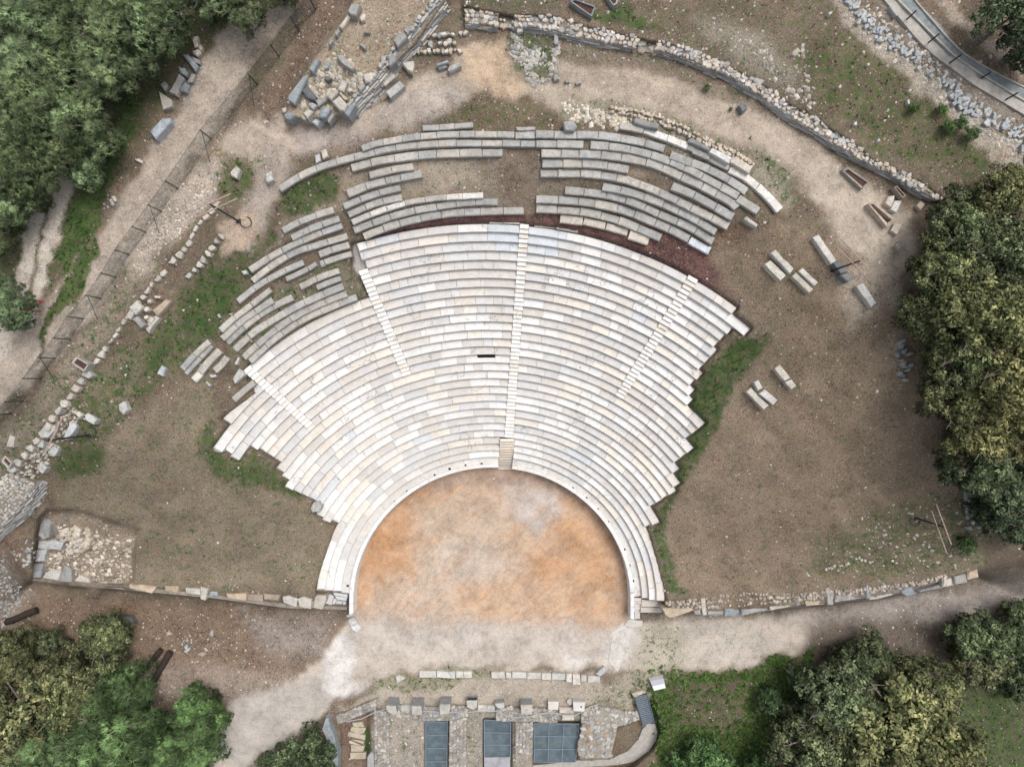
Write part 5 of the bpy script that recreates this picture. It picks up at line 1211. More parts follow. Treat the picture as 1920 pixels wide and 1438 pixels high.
# long heap of blue grey blocks up the right-hand slope
HP = [(1592, -6), (1606, 12), (1622, 30), (1634, 48), (1650, 58), (1664, 68), (1682, 80), (1700, 95), (1716, 106), (1728, 126), (1745, 140), (1778, 156), (1790, 172), (1802, 186), (1815, 196), (1830, 206), (1855, 215), (1868, 228), (1888, 236), (1904, 245), (1922, 262)]
HD = [3, 8, 5, 9, 7, 6, 8, 6, 5, 3, 2, 8, 11, 13, 11, 5, 9, 9, 7, 8, 4]
for (x0, y0), k in zip(HP, HD):
    for i in range(k):
        x, y = x0 + rnd.gauss(0, 7), y0 + rnd.gauss(0, 7); L = rnd.uniform(3.5, 7.5); w = rnd.uniform(2., 3.6); a = rnd.gauss(.95, .45)
        p = [(x + u * L * math.cos(a) - v * w * math.sin(a), y - (u * L * math.sin(a) + v * w * math.cos(a))) for u, v in ((-1, -1), (1, -1), (1, 1), (-1, 1))]
        z = g(x, y) + rnd.uniform(.06, .28)
        o = mesh('cut_stone', *slab_geo(wpoly(p, z), z, .5, .025, .03), M_OLD, None, vary((.40, .42, .435), .14, rnd, .02))
        setp(o, 'small blue grey cut stone in the long heap along the upper right gravel band', 'cut stone', 'blue grey cut stones heaped along the upper right gravel band')

# stone coffins
def coffin(label, outer, inner, f_, filled=True, gravel=True, col=(.30, .28, .25)):
    po, pi = q(f_, outer), q(f_, inner); cx = sum(a for a, b_ in po) / 4; cy = sum(b_ for a, b_ in po) / 4; z = g(cx, cy) + .45
    e = empty('stone_coffin', W(cx, cy, z - .45), label, 'stone coffin')
    wo, wi = wpoly(po, z), wpoly(pi, z); names = ('side_slab', 'end_slab', 'side_slab', 'end_slab')
    for i in range(4):
        k = (i + 1) % 4; d = .004
        mesh(names[i], *slab_geo([wo[i], wo[k], wi[k], wi[i]], z + rnd.uniform(-.03, .05), .8, .02), M_OLD, e, vary(col, .12))
    mesh('gravel_fill' if gravel else 'floor_slab', *slab_geo(wi, z - (.12 if gravel else .42), .4, .01), M_GRAVR if gravel else M_ROCK, e, (.10, .08, .06))
coffin('tapered stone coffin filled with red gravel lying on the path below the long wall', [(657, 1178), (700, 1153), (848, 1258), (800, 1308)], [(680, 1185), (704, 1172), (835, 1262), (803, 1290)], 'D')
coffin('stone coffin with red gravel in the grass above the long wall', [(430, 12), (468, -5), (628, 50), (597, 130)], [(448, 14), (472, 4), (612, 56), (590, 112)], 'C', col=(.26, .27, .27))
coffin('half-seen small stone coffin with red gravel at the top edge', [(700, -30), (800, -30), (790, 30), (760, 48)], [(715, -24), (785, -24), (776, 24), (760, 34)], 'C', col=(.30, .31, .31))
coffin('narrow coffin with red gravel tucked under the end of the long wall', [(1018, 1295), (1040, 1285), (1102, 1350), (1080, 1372)], [(1028, 1299), (1040, 1294), (1092, 1350), (1080, 1360)], 'D', col=(.34, .28, .24))
coffin('open empty stone coffin in the sandy ground beside the pale slabs', [(915, 215), (955, 205), (1090, 310), (1038, 362)], [(932, 220), (950, 216), (1068, 318), (1040, 336)], 'P', gravel=False, col=(.47, .39, .32))
coffin('small slab-sided grave with dark fill beside the left fence', [(398, 900), (425, 865), (500, 905), (470, 950)], [(412, 900), (432, 875), (488, 908), (468, 936)], 'G', col=(.45, .44, .41))
coffin('tilted slab-sided grave at the left edge above the ruined wall', [(8, 405), (35, 362), (90, 420), (62, 462)], [(24, 405), (38, 380), (78, 422), (62, 445)], 'V', col=(.48, .45, .40))

# ------------------------------------------------------------------ the stage building
sg = empty('stage_front_wall', W(790, 1265, 0), 'left low front wall of pale cut stones on the stage', 'low wall')
for pl in ([(1190, 178), (1393, 180), (1393, 258), (1192, 256)], [(1400, 180), (1535, 188), (1582, 268), (1400, 252)], [(1540, 188), (1625, 182), (1622, 275), (1585, 268)], [(1632, 183), (1712, 185), (1725, 260), (1632, 262)], [(1718, 185), (1822, 182), (1825, 260), (1730, 260)]):
    z = .35; mesh('cut_block', *slab_geo(dens(wpoly(q('S', pl), z), .5, .012, rnd), z, .4, .03, .01), M_OLD, sg, vary((.56, .54, .50), .06))
sg = empty('stage_front_wall', W(1030, 1270, 0), 'right low front wall of pale cut stones on the stage', 'low wall')
for a, b_, y0, y1 in ((208, 342, 152, 210), (345, 400, 158, 210), (405, 545, 152, 210), (548, 680, 156, 215), (683, 780, 162, 225), (783, 915, 165, 225), (918, 975, 168, 250), (978, 1055, 172, 268), (1060, 1115, 182, 238), (1120, 1240, 186, 248)):
    z = .35; pl = [(a, y0), (b_ - 3, y0 + rnd.uniform(-2, 5)), (b_ - 3, y1), (a, y1 + rnd.uniform(-4, 4))]
    mesh('cut_block', *slab_geo(dens(wpoly(q('T', pl), z), .5, .014, rnd), z, .4, .03, .01), M_OLD, sg, vary((.54, .52, .48), .07))
PIL = [('S', [(790, 592), (905, 598), (925, 690), (880, 708), (800, 660)], 1.75, (.46, .43, .39), 'tallest grey pillar at the left end of the stage row'),
       ('S', [(1100, 600), (1218, 600), (1222, 702), (1105, 700)], 1.75, (.42, .40, .37), 'second pillar from the left on the stage, darker recess on its side'),
       ('S', [(1432, 580), (1562, 580), (1550, 692), (1440, 695)], 1.6, (.45, .43, .40), 'third pillar from the left on the stage, beside the left grating'),
       ('S', [(1758, 530), (1888, 525), (1885, 610), (1835, 645), (1765, 610)], .95, (.50, .48, .44), 'fourth stage pillar with a dark slot along its back edge'),
       ('T', [(240, 452), (328, 440), (332, 485), (295, 495), (262, 490)], .9, (.47, .46, .44), 'broken fifth stage pillar with a rounded pale top'),
       ('T', [(486, 462), (598, 462), (590, 552), (492, 550)], 1.35, (.47, .44, .40), 'sixth stage pillar with a plain square cream top'),
       ('T', [(745, 430), (848, 430), (843, 510), (748, 506)], .75, (.60, .57, .53), 'smooth restored seventh stage pillar with a cream top'),
       ('T', [(982, 432), (1098, 436), (1090, 525), (986, 520)], .75, (.60, .58, .55), 'restored rightmost stage pillar with a round hole in its top')]
for i, (f_, pl, h, c, lab) in enumerate(PIL):
    p = q(f_, pl); z = h; wp = wpoly(p, z); cx = sum(a for a, b_ in wp) / len(wp); cy = sum(b_ for a, b_ in wp) / len(wp)
    e = empty('stone_pillar', (cx, cy, 0), lab, 'pillar', 'row of stone pillars on the stage')
    mesh('shaft', *slab_geo(dens(wp, .4, .02 if i < 6 else .003, rnd), z - .14, h + .1, .02), M_OLD if i < 6 else M_MARBLE, e, (.30, .315, .325) if i < 6 else (.52, .50, .47))
    mesh('cap', *slab_geo([(cx + (x - cx) * .99, cy + (y - cy) * .99) for x, y in dens(wp, .4, .015 if i < 6 else .003, rnd)], z, .14, .02, .01 if i < 6 else 0), M_OLD if i < 6 else M_MARBLE, e, c)
    if i == 3: mesh('slot', *slab_geo([(cx - .38, cy + .40), (cx + .38, cy + .41), (cx + .38, cy + .52), (cx - .38, cy + .5)], z + .05, .3, .01), M_DARK, e)
    if i == 7: mesh('round_hole', *slab_geo(ngon(cx + .18, cy + .0, .075, 10, 1, 0, 0), z + .006, .05, .002), M_HOLE_SHADE, e)  # dark disc on the top stands for the shaded hole
# rubble masonry of the stage rooms
def bandwall(label, back, front, h, size, cols, m='stage rubble walls'):
    zf = lambda pts: np.full(len(pts), h)
    e = empty('rubble_wall', W(*back[0], 0), label, 'wall', m)
    wall_body(e, back, front, zf, h + 2.0, 12, color=(.30, .27, .23)); rubble_top(e, back, front, .07, zf, size * .86, cols=cols, skip=.16); return e
SC = [(.35, .335, .31), (.42, .405, .38), (.31, .30, .285), (.46, .44, .41), (.28, .28, .28), (.38, .34, .29)]
bandwall('diagonal rubble wall at the left end of the stage', q('S', [(190, 720), (330, 660), (500, 590), (690, 505)]), q('S', [(215, 815), (330, 780), (500, 700), (650, 640)]), .3, 6.5, SC)
bandwall('first upright rubble wall of the stage beside the plank-like slabs', q('S', [(650, 650), (650, 900), (650, 1150), (650, 1500)]), q('S', [(830, 650), (830, 900), (835, 1150), (835, 1500)]), .3, 6.5, SC)
bandwall('cross wall of rubble linking the left stage pillars', q('S', [(800, 590), (1000, 590), (1230, 600)]), q('S', [(800, 745), (940, 750), (1160, 740)]), .15, 9, SC)
bandwall('cross wall of rubble over the left grating', q('S', [(1235, 605), (1400, 610), (1600, 595), (1760, 600)]), q('S', [(1170, 780), (1400, 775), (1590, 770), (1760, 720)]), .3, 7, SC)
bandwall('upright rubble wall right of the left grating', q('S', [(1555, 775), (1550, 1000), (1550, 1240), (1550, 1500)]), q('S', [(1755, 735), (1755, 1000), (1755, 1240), (1760, 1500)]), .35, 7, SC)
bandwall('cross wall of rubble between the middle stage pillars', q('T', [(250, 500), (400, 482), (480, 500), (620, 490), (740, 500), (835, 520)]), q('T', [(250, 608), (400, 615), (480, 620), (620, 620), (700, 632), (835, 628)]), .3, 6.5, SC)
bandwall('upright rubble wall between the two right gratings', q('T', [(438, 625), (438, 720), (436, 830), (436, 935)]), q('T', [(605, 625), (603, 720), (600, 830), (600, 935)]), .35, 7, SC)
bandwall('broad heap of rubble masonry right of the largest grating', q('T', [(1070, 640), (1060, 720), (1040, 800), (1020, 900), (1060, 955)]), q('T', [(1400, 660), (1390, 740), (1370, 820), (1350, 900), (1350, 960)]), .4, 8.5, SC + [(.34, .26, .20)])
bandwall('ragged rubble bank below the rightmost stage pillar', q('T', [(1060, 500), (1200, 470), (1330, 490), (1450, 520), (1600, 530)]), q('T', [(1060, 640), (1200, 660), (1400, 670), (1500, 640), (1600, 600)]), .3, 8, SC)
for pl, c, lab in (([(972, 590), (1070, 590), (1070, 660), (972, 660)], PALE, 'pale square block between the first two stage pillars'), ):
    block('stone_block', lab, 'S', pl, .3, c, rough=False)
block('stone_block', 'pale lintel slab right of the fourth stage pillar', 'T', [(80, 465), (165, 465), (165, 525), (78, 525)], .45, (.55, .53, .49), rough=False)
block('stone_block', 'second pale lintel slab left of the broken fifth pillar', 'T', [(168, 466), (240, 470), (245, 528), (168, 526)], .45, (.56, .54, .50), rough=False)
block('stone_block', 'cream block below the conduit near the rightmost pillar', 'T', [(882, 555), (992, 552), (990, 608), (880, 608)], .45, (.55, .50, .43), rough=False)
block('stone_block', 'flat grey slab between the two restored pillars', 'T', [(850, 485), (980, 485), (995, 545), (852, 542)], .3, (.47, .43, .39), rough=False)
o = mesh('round_stone', *slab_geo([W(*q('T', [(952 + 27 * math.cos(a), 432 + 29 * math.sin(a))])[0], .35)[:2] for a in [k * .45 for k in range(14)]], .35, .4, .03, .01), M_OLD, None, (.46, .44, .40)); setp(o, 'round drum stone between the two restored pillars', 'drum stone')
e = empty('pierced_slab', W(776, 1415, 0), 'square grey slab with a round mortar hole in the earth room of the stage', 'stone slab')
mesh('slab', *slab_geo(wpoly(q('S', [(1060, 1110), (1190, 1105), (1192, 1238), (1062, 1245)]), .12), .12, .3, .02), M_OLD, e, (.33, .31, .29))
mesh('hollow', *slab_geo([W(*q('S', [(1130 + 28 * math.cos(a), 1172 + 28 * math.sin(a))])[0], .135)[:2] for a in [k * .5236 for k in range(12)]], .135, .05, .01), M_OLD, e, (.20, .18, .15))
for k, pl in enumerate(([(385, 800), (510, 785), (528, 850), (400, 850)], [(370, 850), (400, 850), (555, 860), (530, 920), (470, 938), (360, 900)], [(335, 915), (360, 910), (542, 950), (540, 1010), (330, 960)], [(372, 1000), (525, 1018), (528, 1060), (500, 1050)],
                        [(350, 1015), (380, 1020), (490, 1068), (440, 1070), (345, 1045)], [(370, 1068), (535, 1078), (520, 1145), (372, 1148)], [(360, 1160), (555, 1158), (555, 1235), (360, 1235)])):
    block('stone_slab', ['uppermost rounded slab', 'broad six-sided slab', 'long tilted slab', 'thin upper sliver slab', 'thin lower sliver slab', 'tapered slab', 'lowest oblong slab'][k] + ' in the stack inside the left stage hollow', 'S', pl, .3, (.46, .40, .31), 'stone slab', rough=False)
block('stone_block', 'dark grey block at the bottom edge beside the first stage wall', 'S', [(565, 1210), (610, 1150), (640, 1160), (650, 1400), (565, 1400)], .6, GREYS, rough=False)
# gratings over the rooms
def grating(label, f_, corners, nx, ny, z=-.25, frame_z=.12):
    p = q(f_, corners); e = empty('steel_grating', W(*p[0], z), label, 'grating', 'steel gratings over the stage rooms')
    def at(u, v): return (p[0][0] * (1 - u) * (1 - v) + p[1][0] * u * (1 - v) + p[2][0] * u * v + p[3][0] * (1 - u) * v, p[0][1] * (1 - u) * (1 - v) + p[1][1] * u * (1 - v) + p[2][1] * u * v + p[3][1] * (1 - u) * v)
    for i in range(nx):
        for k in range(ny):
            c = [at(i / nx + .01, k / ny + .01), at((i + 1) / nx - .01, k / ny + .01), at((i + 1) / nx - .01, (k + 1) / ny - .01), at(i / nx + .01, (k + 1) / ny - .01)]
            mesh('grating_panel', *slab_geo(wpoly(c, z), z, .04, .005), M_GRATE, e)
    for i in range(nx + 1):
        a, b_ = W(*at(i / nx, 0), z + frame_z * .5), W(*at(i / nx, 1), z + frame_z * .5); mesh('frame_bar', *bar_geo(a, b_, .05, 4), M_STEELD, e)
    for k in range(ny + 1):
        a, b_ = W(*at(0, k / ny), z + frame_z * .5), W(*at(1, k / ny), z + frame_z * .5); mesh('frame_bar', *bar_geo(a, b_, .045, 4), M_STEELD, e)
grating('narrow left steel grating over a stage room', 'S', [(1270, 785), (1530, 785), (1520, 1420), (1270, 1420)], 1, 4)
grating('middle steel grating over a stage room', 'T', [(142, 600), (392, 615), (388, 950), (142, 955)], 1, 3)
grating('largest steel grating, at the right of the stage', 'T', [(612, 635), (1040, 640), (1005, 1000), (615, 1000)], 3, 3)
for pl in ([(140, 960), (388, 955), (388, 1400), (138, 1400)],): 
    o = mesh('stone_floor', *slab_geo(wpoly(q('T', pl), -.1), -.1, .4, .02), M_OLD, None, (.34, .34, .36)); setp(o, 'grey cobbled floor patch below the middle grating', 'floor')
# grey conduit strung along the pillars
cp = q('S', [(320, 785), (500, 750), (640, 680), (790, 630), (860, 640), (940, 598), (1050, 585), (1110, 600), (1240, 655), (1430, 668), (1560, 672), (1740, 682), (1900, 650)]) + q('T', [(150, 500), (260, 520), (340, 560), (430, 582), (560, 572), (650, 548), (740, 535), (830, 540), (900, 562), (1000, 562), (1080, 520), (1140, 480), (1220, 455)])
o = mesh('conduit', *tube_geo([W(x, y, .72 if 640 < x < 1120 else .4) for x, y in cp], .035, 5), M_CABLE); setp(o, 'thin grey cable pipe winding along the stage pillars', 'cable')
# bluish coping wall, curved concrete walk, white cabinet, steel stairs
o = mesh('coping_wall', *slab_geo(dens(wpoly(q('S', [(75, 720), (105, 760), (125, 860), (170, 950), (215, 1200), (210, 1500), (150, 1500), (130, 1150), (60, 950), (20, 880)]), .9), .9), .7, .02) if False else slab_geo(wpoly(q('S', [(75, 720), (105, 760), (125, 860), (170, 950), (215, 1200), (210, 1500), (150, 1500), (130, 1150), (60, 950), (20, 880)]), .9), .9, 1.5, .03), M_BLUEST); setp(o, 'bluish stone-topped wall between the bush and the left stage hollow', 'wall')
o = mesh('curved_walk', *slab_geo(wpoly(q('T', [(1040, 985), (1360, 965), (1500, 900), (1600, 790), (1640, 690), (1690, 640), (1760, 640), (1785, 720), (1770, 800), (1700, 900), (1560, 1000), (1400, 1030), (1100, 1048), (900, 1120), (600, 1400), (500, 1400), (560, 1040)]), -1.05), -1.05, .3, .02), M_CONC); setp(o, 'curved pale concrete walk at the right end of the stage', 'walkway'); o['kind'] = 'structure'
e = empty('cabinet', W(1234, 1283, 0), 'white metal cabinet with a sloping lid beside the green bank', 'cabinet')
wp = wpoly(q('T', [(1712, 235), (1840, 208), (1860, 300), (1750, 325)]), .75)
mesh('body', *slab_geo(wp, .70, .8, .01), M_WHITE, e)
mid = lambda a, b_, u: (a[0] + (b_[0] - a[0]) * u, a[1] + (b_[1] - a[1]) * u)
l1 = [wp[0], wp[1], mid(wp[1], wp[2], .5), mid(wp[0], wp[3], .5)]; l2 = [mid(wp[0], wp[3], .52), mid(wp[1], wp[2], .52), wp[2], wp[3]]
mesh('lid', *slab_geo(l1, .76, .05, .01), M_CABLE, e); mesh('lid', *slab_geo(l2, .77, .05, .01), M_WHITE, e)
e = empty('steel_stairs', W(1205, 1340, 0), 'steel grating stairs descending to the curved concrete walk', 'stairs')
pa, pb, pc, pd = q('T', [(1568, 385), (1685, 362), (1755, 625), (1650, 665)])
for k in range(16):
    u0, u1 = k / 16, (k + .62) / 16; z = .35 - 1.3 * u0
    c = [mid(pa, pd, u0), mid(pb, pc, u0), mid(pb, pc, u1), mid(pa, pd, u1)]
    mesh('tread', *slab_geo(wpoly(c, z), z, .05, .005), M_STEELD, e)
for a, b_ in ((pa, pd), (pb, pc)):
    mesh('stringer', *bar_geo(W(*a, .45), W(*b_, -.9), .05, 4), M_STEEL, e); mesh('handrail', *bar_geo(W(*a, 1.3), W(*b_, .2), .03, 6), M_STEEL, e)
    for u in (0, .5, 1.): mesh('rail_post', *bar_geo(W(*mid(a, b_, u), .5 - 1.4 * u), W(*mid(a, b_, u), 1.3 - 1.1 * u), .03, 6), M_STEEL, e)
block('stone_slab', 'cream threshold slab at the head of the steel stairs', 'T', [(1538, 355), (1640, 325), (1680, 345), (1560, 392)], .55, (.50, .44, .37), 'stone slab', rough=False)

# ------------------------------------------------------------------ lighting masts
def re_(l): return 'the mast ' + l.split('crossbars ')[1]
def mast(label, base, top, bars, coil=None, f_=None):
    b3 = Vector(W(*base, g(*base)))
    rb = math.hypot(base[0] - CX, base[1] - CY); rt = math.hypot(top[0] - CX, top[1] - CY)
    zt = H - (H - b3.z) * rb / rt
    e = empty('light_mast', b3, label, 'mast', 'lighting masts round the theatre')
    t3 = Vector((b3.x, b3.y, zt))
    mesh('pole', *bar_geo(b3 + Vector((0, 0, -.2)), t3, .075, 8, .05), M_DARK, e)
    mesh('base_plate', *box_geo(b3.x - .13, b3.y - .13, b3.z - .1, b3.x + .13, b3.y + .13, b3.z + .06), M_DARK, e)
    for k, (a, c) in enumerate(bars):
        z = zt - .1 - .45 * k; pa, pc = Vector(W(*a, z)), Vector(W(*c, z)); md = (pa + pc) / 2; dl = Vector((t3.x - md.x, t3.y - md.y, 0)); dd = (pc - pa).normalized(); dl = dl - dd * dl.dot(dd)
        off = dd.cross(Vector((0, 0, 1))) * (.13 if k else -.13)
        mesh('crossbar', *bar_geo(pa + dl + off, pc + dl + off, .042, 5), M_WOOD, e)
    if coil:
        c3 = Vector(W(*coil, g(*coil) + .12)); pts = [c3 + Vector((.36 * math.cos(a), .36 * math.sin(a), .02 * math.sin(3 * a))) for a in [k * math.pi / 9 for k in range(19)]]
        o = mesh('cable_coil', *tube_geo(pts, .035, 6), M_DARK); setp(o, 'dark coiled cable on the ground by ' + re_(label), 'cable coil')
mast('tall dark mast with two long thin crossbars by the left sandy patch', (447, 415), (394, 384), [(q('A', [(1060, 1200)])[0], q('A', [(1300, 1095)])[0]), (q('A', [(1095, 1222)])[0], q('A', [(1333, 1113)])[0])], (461, 417))
mast('tall dark mast with two long thin crossbars on the right field near the beams', (1562, 507), (1611, 487), [((1572, 459), (1628, 520)), ((1582, 453), (1640, 512))])
mast('tall dark mast with two crossbars in the stony grass at lower right', (1718, 971), (1768, 992), [(q('U', [(970, 265)])[0], q('U', [(1120, 668)])[0]), (q('U', [(1042, 290)])[0], q('U', [(1190, 710)])[0])], (1716, 977))
mast('tall dark mast with two crossbars on the lower left slope', (166, 816), (90, 828), [(q('V', [(400, 165)])[0], q('V', [(300, 340)])[0]), (q('V', [(480, 100)])[0], q('V', [(375, 310)])[0])], (170, 811))

# ------------------------------------------------------------------ fence along the dirt road
FP = [(612, -25), (592, 20), (560, 58), (524, 108), (483, 160), (397, 262), (334, 354), (303, 397), (274, 436), (243, 478), (218, 520), (190, 560), (157, 598), (132, 637), (104, 672), (77, 710), (44, 752), (22, 776), (-8, 806), (-40, 840)]
fe = empty('mesh_fence', W(300, 400, 13), 'long dark green mesh fence on posts along the left dirt road', 'fence')
gz = gmany(FP)
tops = []
for (x, y), z in zip(FP, gz):
    b3 = Vector(W(x, y, float(z) )); tops.append(b3)
    mesh('fence_post', *bar_geo(b3 - Vector((0, 0, .2)), b3 + Vector((0, 0, 1.75)), .035, 6), M_GREEN, fe)
for i, (a, b_) in enumerate(zip(tops, tops[1:])):
    v = []; n = 8
    for k in range(n + 1):
        p = a.lerp(b_, k / n); s = math.sin(k / n * math.pi) * .12 * rnd.uniform(.3, 1); v += [(p.x, p.y, p.z - .1), (p.x + s * .5, p.y - s, p.z + .9), (p.x, p.y, p.z + 1.7 - s * .4)]
    f = []
    for k in range(n): f += [(3 * k, 3 * k + 3, 3 * k + 4, 3 * k + 1), (3 * k + 1, 3 * k + 4, 3 * k + 5, 3 * k + 2)]
    mesh('mesh_panel', v, f, M_NET, fe)
    mesh('top_rail', *bar_geo(a + Vector((0, 0, 1.72)), b_ + Vector((0, 0, 1.72)), .012, 4), M_GREEN, fe)
    if i in (4, 5, 7, 11, 14):
        d = (b_ - a).normalized(); mesh('brace', *bar_geo(a + Vector((0, 0, 1.5)), a + d * 1.1 + Vector((.5, -.5, 0)), .02, 5), M_GREEN, fe)
# the paved road with posts at the upper right
def ribbon(name, pts, wd, lift, m, kind='structure', label=None, h=.12):
    pts = smooth_pl(pts); rs, _ = resample(pts, 60); v, f = [], []
    zs = gmany(rs)
    for i, (p, z) in enumerate(zip(rs, zs)):
        a, b_ = rs[max(0, i - 1)], rs[min(60, i + 1)]; dx, dy = b_[0] - a[0], b_[1] - a[1]; l = math.hypot(dx, dy); nx, ny = dy / l * wd / 2, -dx / l * wd / 2
        z = float(z) + lift; L1, R1 = W(p[0] + nx, p[1] + ny, z), W(p[0] - nx, p[1] - ny, z); v += [(L1[0], L1[1], z - h - .3), L1, R1, (R1[0], R1[1], z - h - .3)]
        if i:
            o = 4 * (i - 1); f += [(o + 4 + k, o + 4 + (k + 1) % 4, o + (k + 1) % 4, o + k) for k in range(4)]
    o = mesh(name, v, f, m); o['kind'] = kind
    if label: o['label'] = label
    return o
ribbon('paved_road', q('D', [(1020, -80), (1110, 0), (1190, 90), (1300, 200), (1400, 330), (1520, 430), (1700, 540), (1917, 650), (2200, 800)]), 24, .12, M_PAVE)
ribbon('pavement', q('D', [(920, -80), (1000, 0), (1100, 120), (1220, 260), (1340, 370), (1450, 450), (1600, 560), (1800, 680), (2100, 860)]), 20, .14, M_CONC)
ribbon('kerb', q('D', [(965, -80), (1050, 0), (1140, 90), (1250, 200), (1340, 290), (1440, 385), (1560, 470), (1700, 560), (1917, 690), (2200, 850)]), 3.2, .26, M_CONC)
ribbon('kerb', q('D', [(1080, -100), (1165, 0), (1260, 110), (1400, 270), (1520, 380), (1700, 490), (1917, 600), (2200, 740)]), 2.4, .22, M_CONC)
for (x, y), (x2, y2), lab in ((q('D', [(1105, 138)])[0], q('D', [(1180, 85)])[0], 'topmost'), (q('D', [(1255, 298)])[0], q('D', [(1335, 236)])[0], 'second'), (q('D', [(1400, 440)])[0], q('D', [(1490, 390)])[0], 'third'), (q('D', [(1620, 545)])[0], q('D', [(1690, 505)])[0], 'fourth'), (q('D', [(1790, 692)])[0], q('D', [(1878, 645)])[0], 'lowest')):
    b3 = Vector(W(x, y, g(x, y) + .1)); h = (H - b3.z) * (1 - math.hypot(x - CX, y - CY) / math.hypot(x2 - CX, y2 - CY))
    o = mesh('road_post', *bar_geo(b3, b3 + Vector((0, 0, min(2.2, h))), .05, 6), M_DARK); setp(o, lab + ' thin dark post along the paved road at the upper right', 'post', 'posts along the paved road')

# logs, red chair, litter
def log(label, a, b_, r):
    z = g(*a) + r * .8; pts = [Vector(W(a[0] + (b_[0] - a[0]) * u, a[1] + (b_[1] - a[1]) * u, z)) + Vector((rnd.uniform(-.03, .03), rnd.uniform(-.03, .03), rnd.uniform(-.02, .02))) for u in (0, .2, .4, .6, .8, 1)]
    v, f = tube_geo(pts, r, 10); n = 10
    v = [(x + rnd.uniform(-.03, .03), y + rnd.uniform(-.03, .03), zz_ + rnd.uniform(-.03, .03)) for x, y, zz_ in v]
    f += [tuple(range(n))[::-1], tuple(range(50, 60))]
    o = mesh('log', v, f, M_LOG); setp(o, label, 'log')
log('dark bark log lying alone at the lower left edge', q('Q', [(35, 110)])[0], q('Q', [(205, 42)])[0], .28)
log('left one of two dark logs beside the pine', q('Q', [(810, 385)])[0], q('Q', [(905, 262)])[0], .24)
log('right one of two dark logs beside the pine', q('Q', [(865, 435)])[0], q('Q', [(958, 272)])[0], .27)
b3 = Vector(W(67, 570, g(67, 570))); e = empty('plastic_chair', b3, 'bright red plastic chair toppled beside the small dark pine at far left', 'chair')
Rm = lambda x, y, z: (b3.x + x, b3.y + y, b3.z + z)
for (x, y), (x2, y2) in (((-.25, .25), (.75, .12)), ((-.45, -.45), (.55, -.52)), ((-.3, .2), (-.75, .0)), ((-.35, -.4), (-.8, -.2))): mesh('leg', *bar_geo(Rm(x, y, .35), Rm(x2, y2, .3), .045, 5), M_RED, e)
v, f = slab_geo([Rm(-.35, .42, 0)[:2], Rm(-.48, -.5, 0)[:2], Rm(-.12, -.48, 0)[:2], Rm(.12, .38, 0)[:2]], b3.z + .45, .06, .02); mesh('seat', v, f, M_RED, e)
v, f = slab_geo([Rm(-.85, .1, 0)[:2], Rm(-.9, -.3, 0)[:2], Rm(-.5, -.48, 0)[:2], Rm(-.38, .36, 0)[:2]], b3.z + .75, .06, .02); mesh('backrest', v, f, M_RED, e)
# black plate between two seat blocks: shade inside an opened duct under one row
p = [arc(15.06, a) for a in (ang(15, (895, 665)), ang(15, (912, 665)), ang(15, (928.5, 665)))] + [arc(14.66, a) for a in (ang(15, (928.5, 665)), ang(15, (912, 665)), ang(15, (895, 665)))]
o = mesh('open_duct', *slab_geo(wpoly([(x, y + .8) for x, y in p], T(14) + .02), T(14) + .02, .05, .003), M_HOLE_SHADE); setp(o, 'narrow black opening under a marble row left of the central staircase', 'opening')

# ------------------------------------------------------------------ masses nobody could count
def scatter(n, box, fn, seed):
    r_ = np.random.RandomState(seed); x = r_.uniform(box[0], box[2], n); y = r_.uniform(box[1], box[3], n); w = fn(x, y); k = r_.rand(n) < w
    return x[k], y[k], r_
def big_mesh(name, V, Fc, tint, m, label=None, cat=None, parent=None, kind='stuff', loc=(0, 0, 0), nv=None):
    me = bpy.data.meshes.new(name); me.vertices.add(len(V)); me.vertices.foreach_set('co', V.astype(np.float32).ravel())
    k = Fc.shape[1]; me.loops.add(Fc.size); me.loops.foreach_set('vertex_index', Fc.astype(np.int32).ravel()); me.polygons.add(len(Fc))
    me.polygons.foreach_set('loop_start', np.arange(0, Fc.size, k, dtype=np.int32)); me.polygons.foreach_set('loop_total', np.full(len(Fc), k, np.int32)); me.update(calc_edges=True)
    at = me.color_attributes.new('tint', 'FLOAT_COLOR', 'POINT'); at.data.foreach_set('color', np.concatenate([tint, np.ones((len(V), 1))], 1).astype(np.float32).ravel())
    me.materials.append(m)
    if name is None: return me
    o = bpy.data.objects.new(name, me); place(o, loc, parent)
    if kind: o['kind'] = kind
    return setp(o, label, cat)
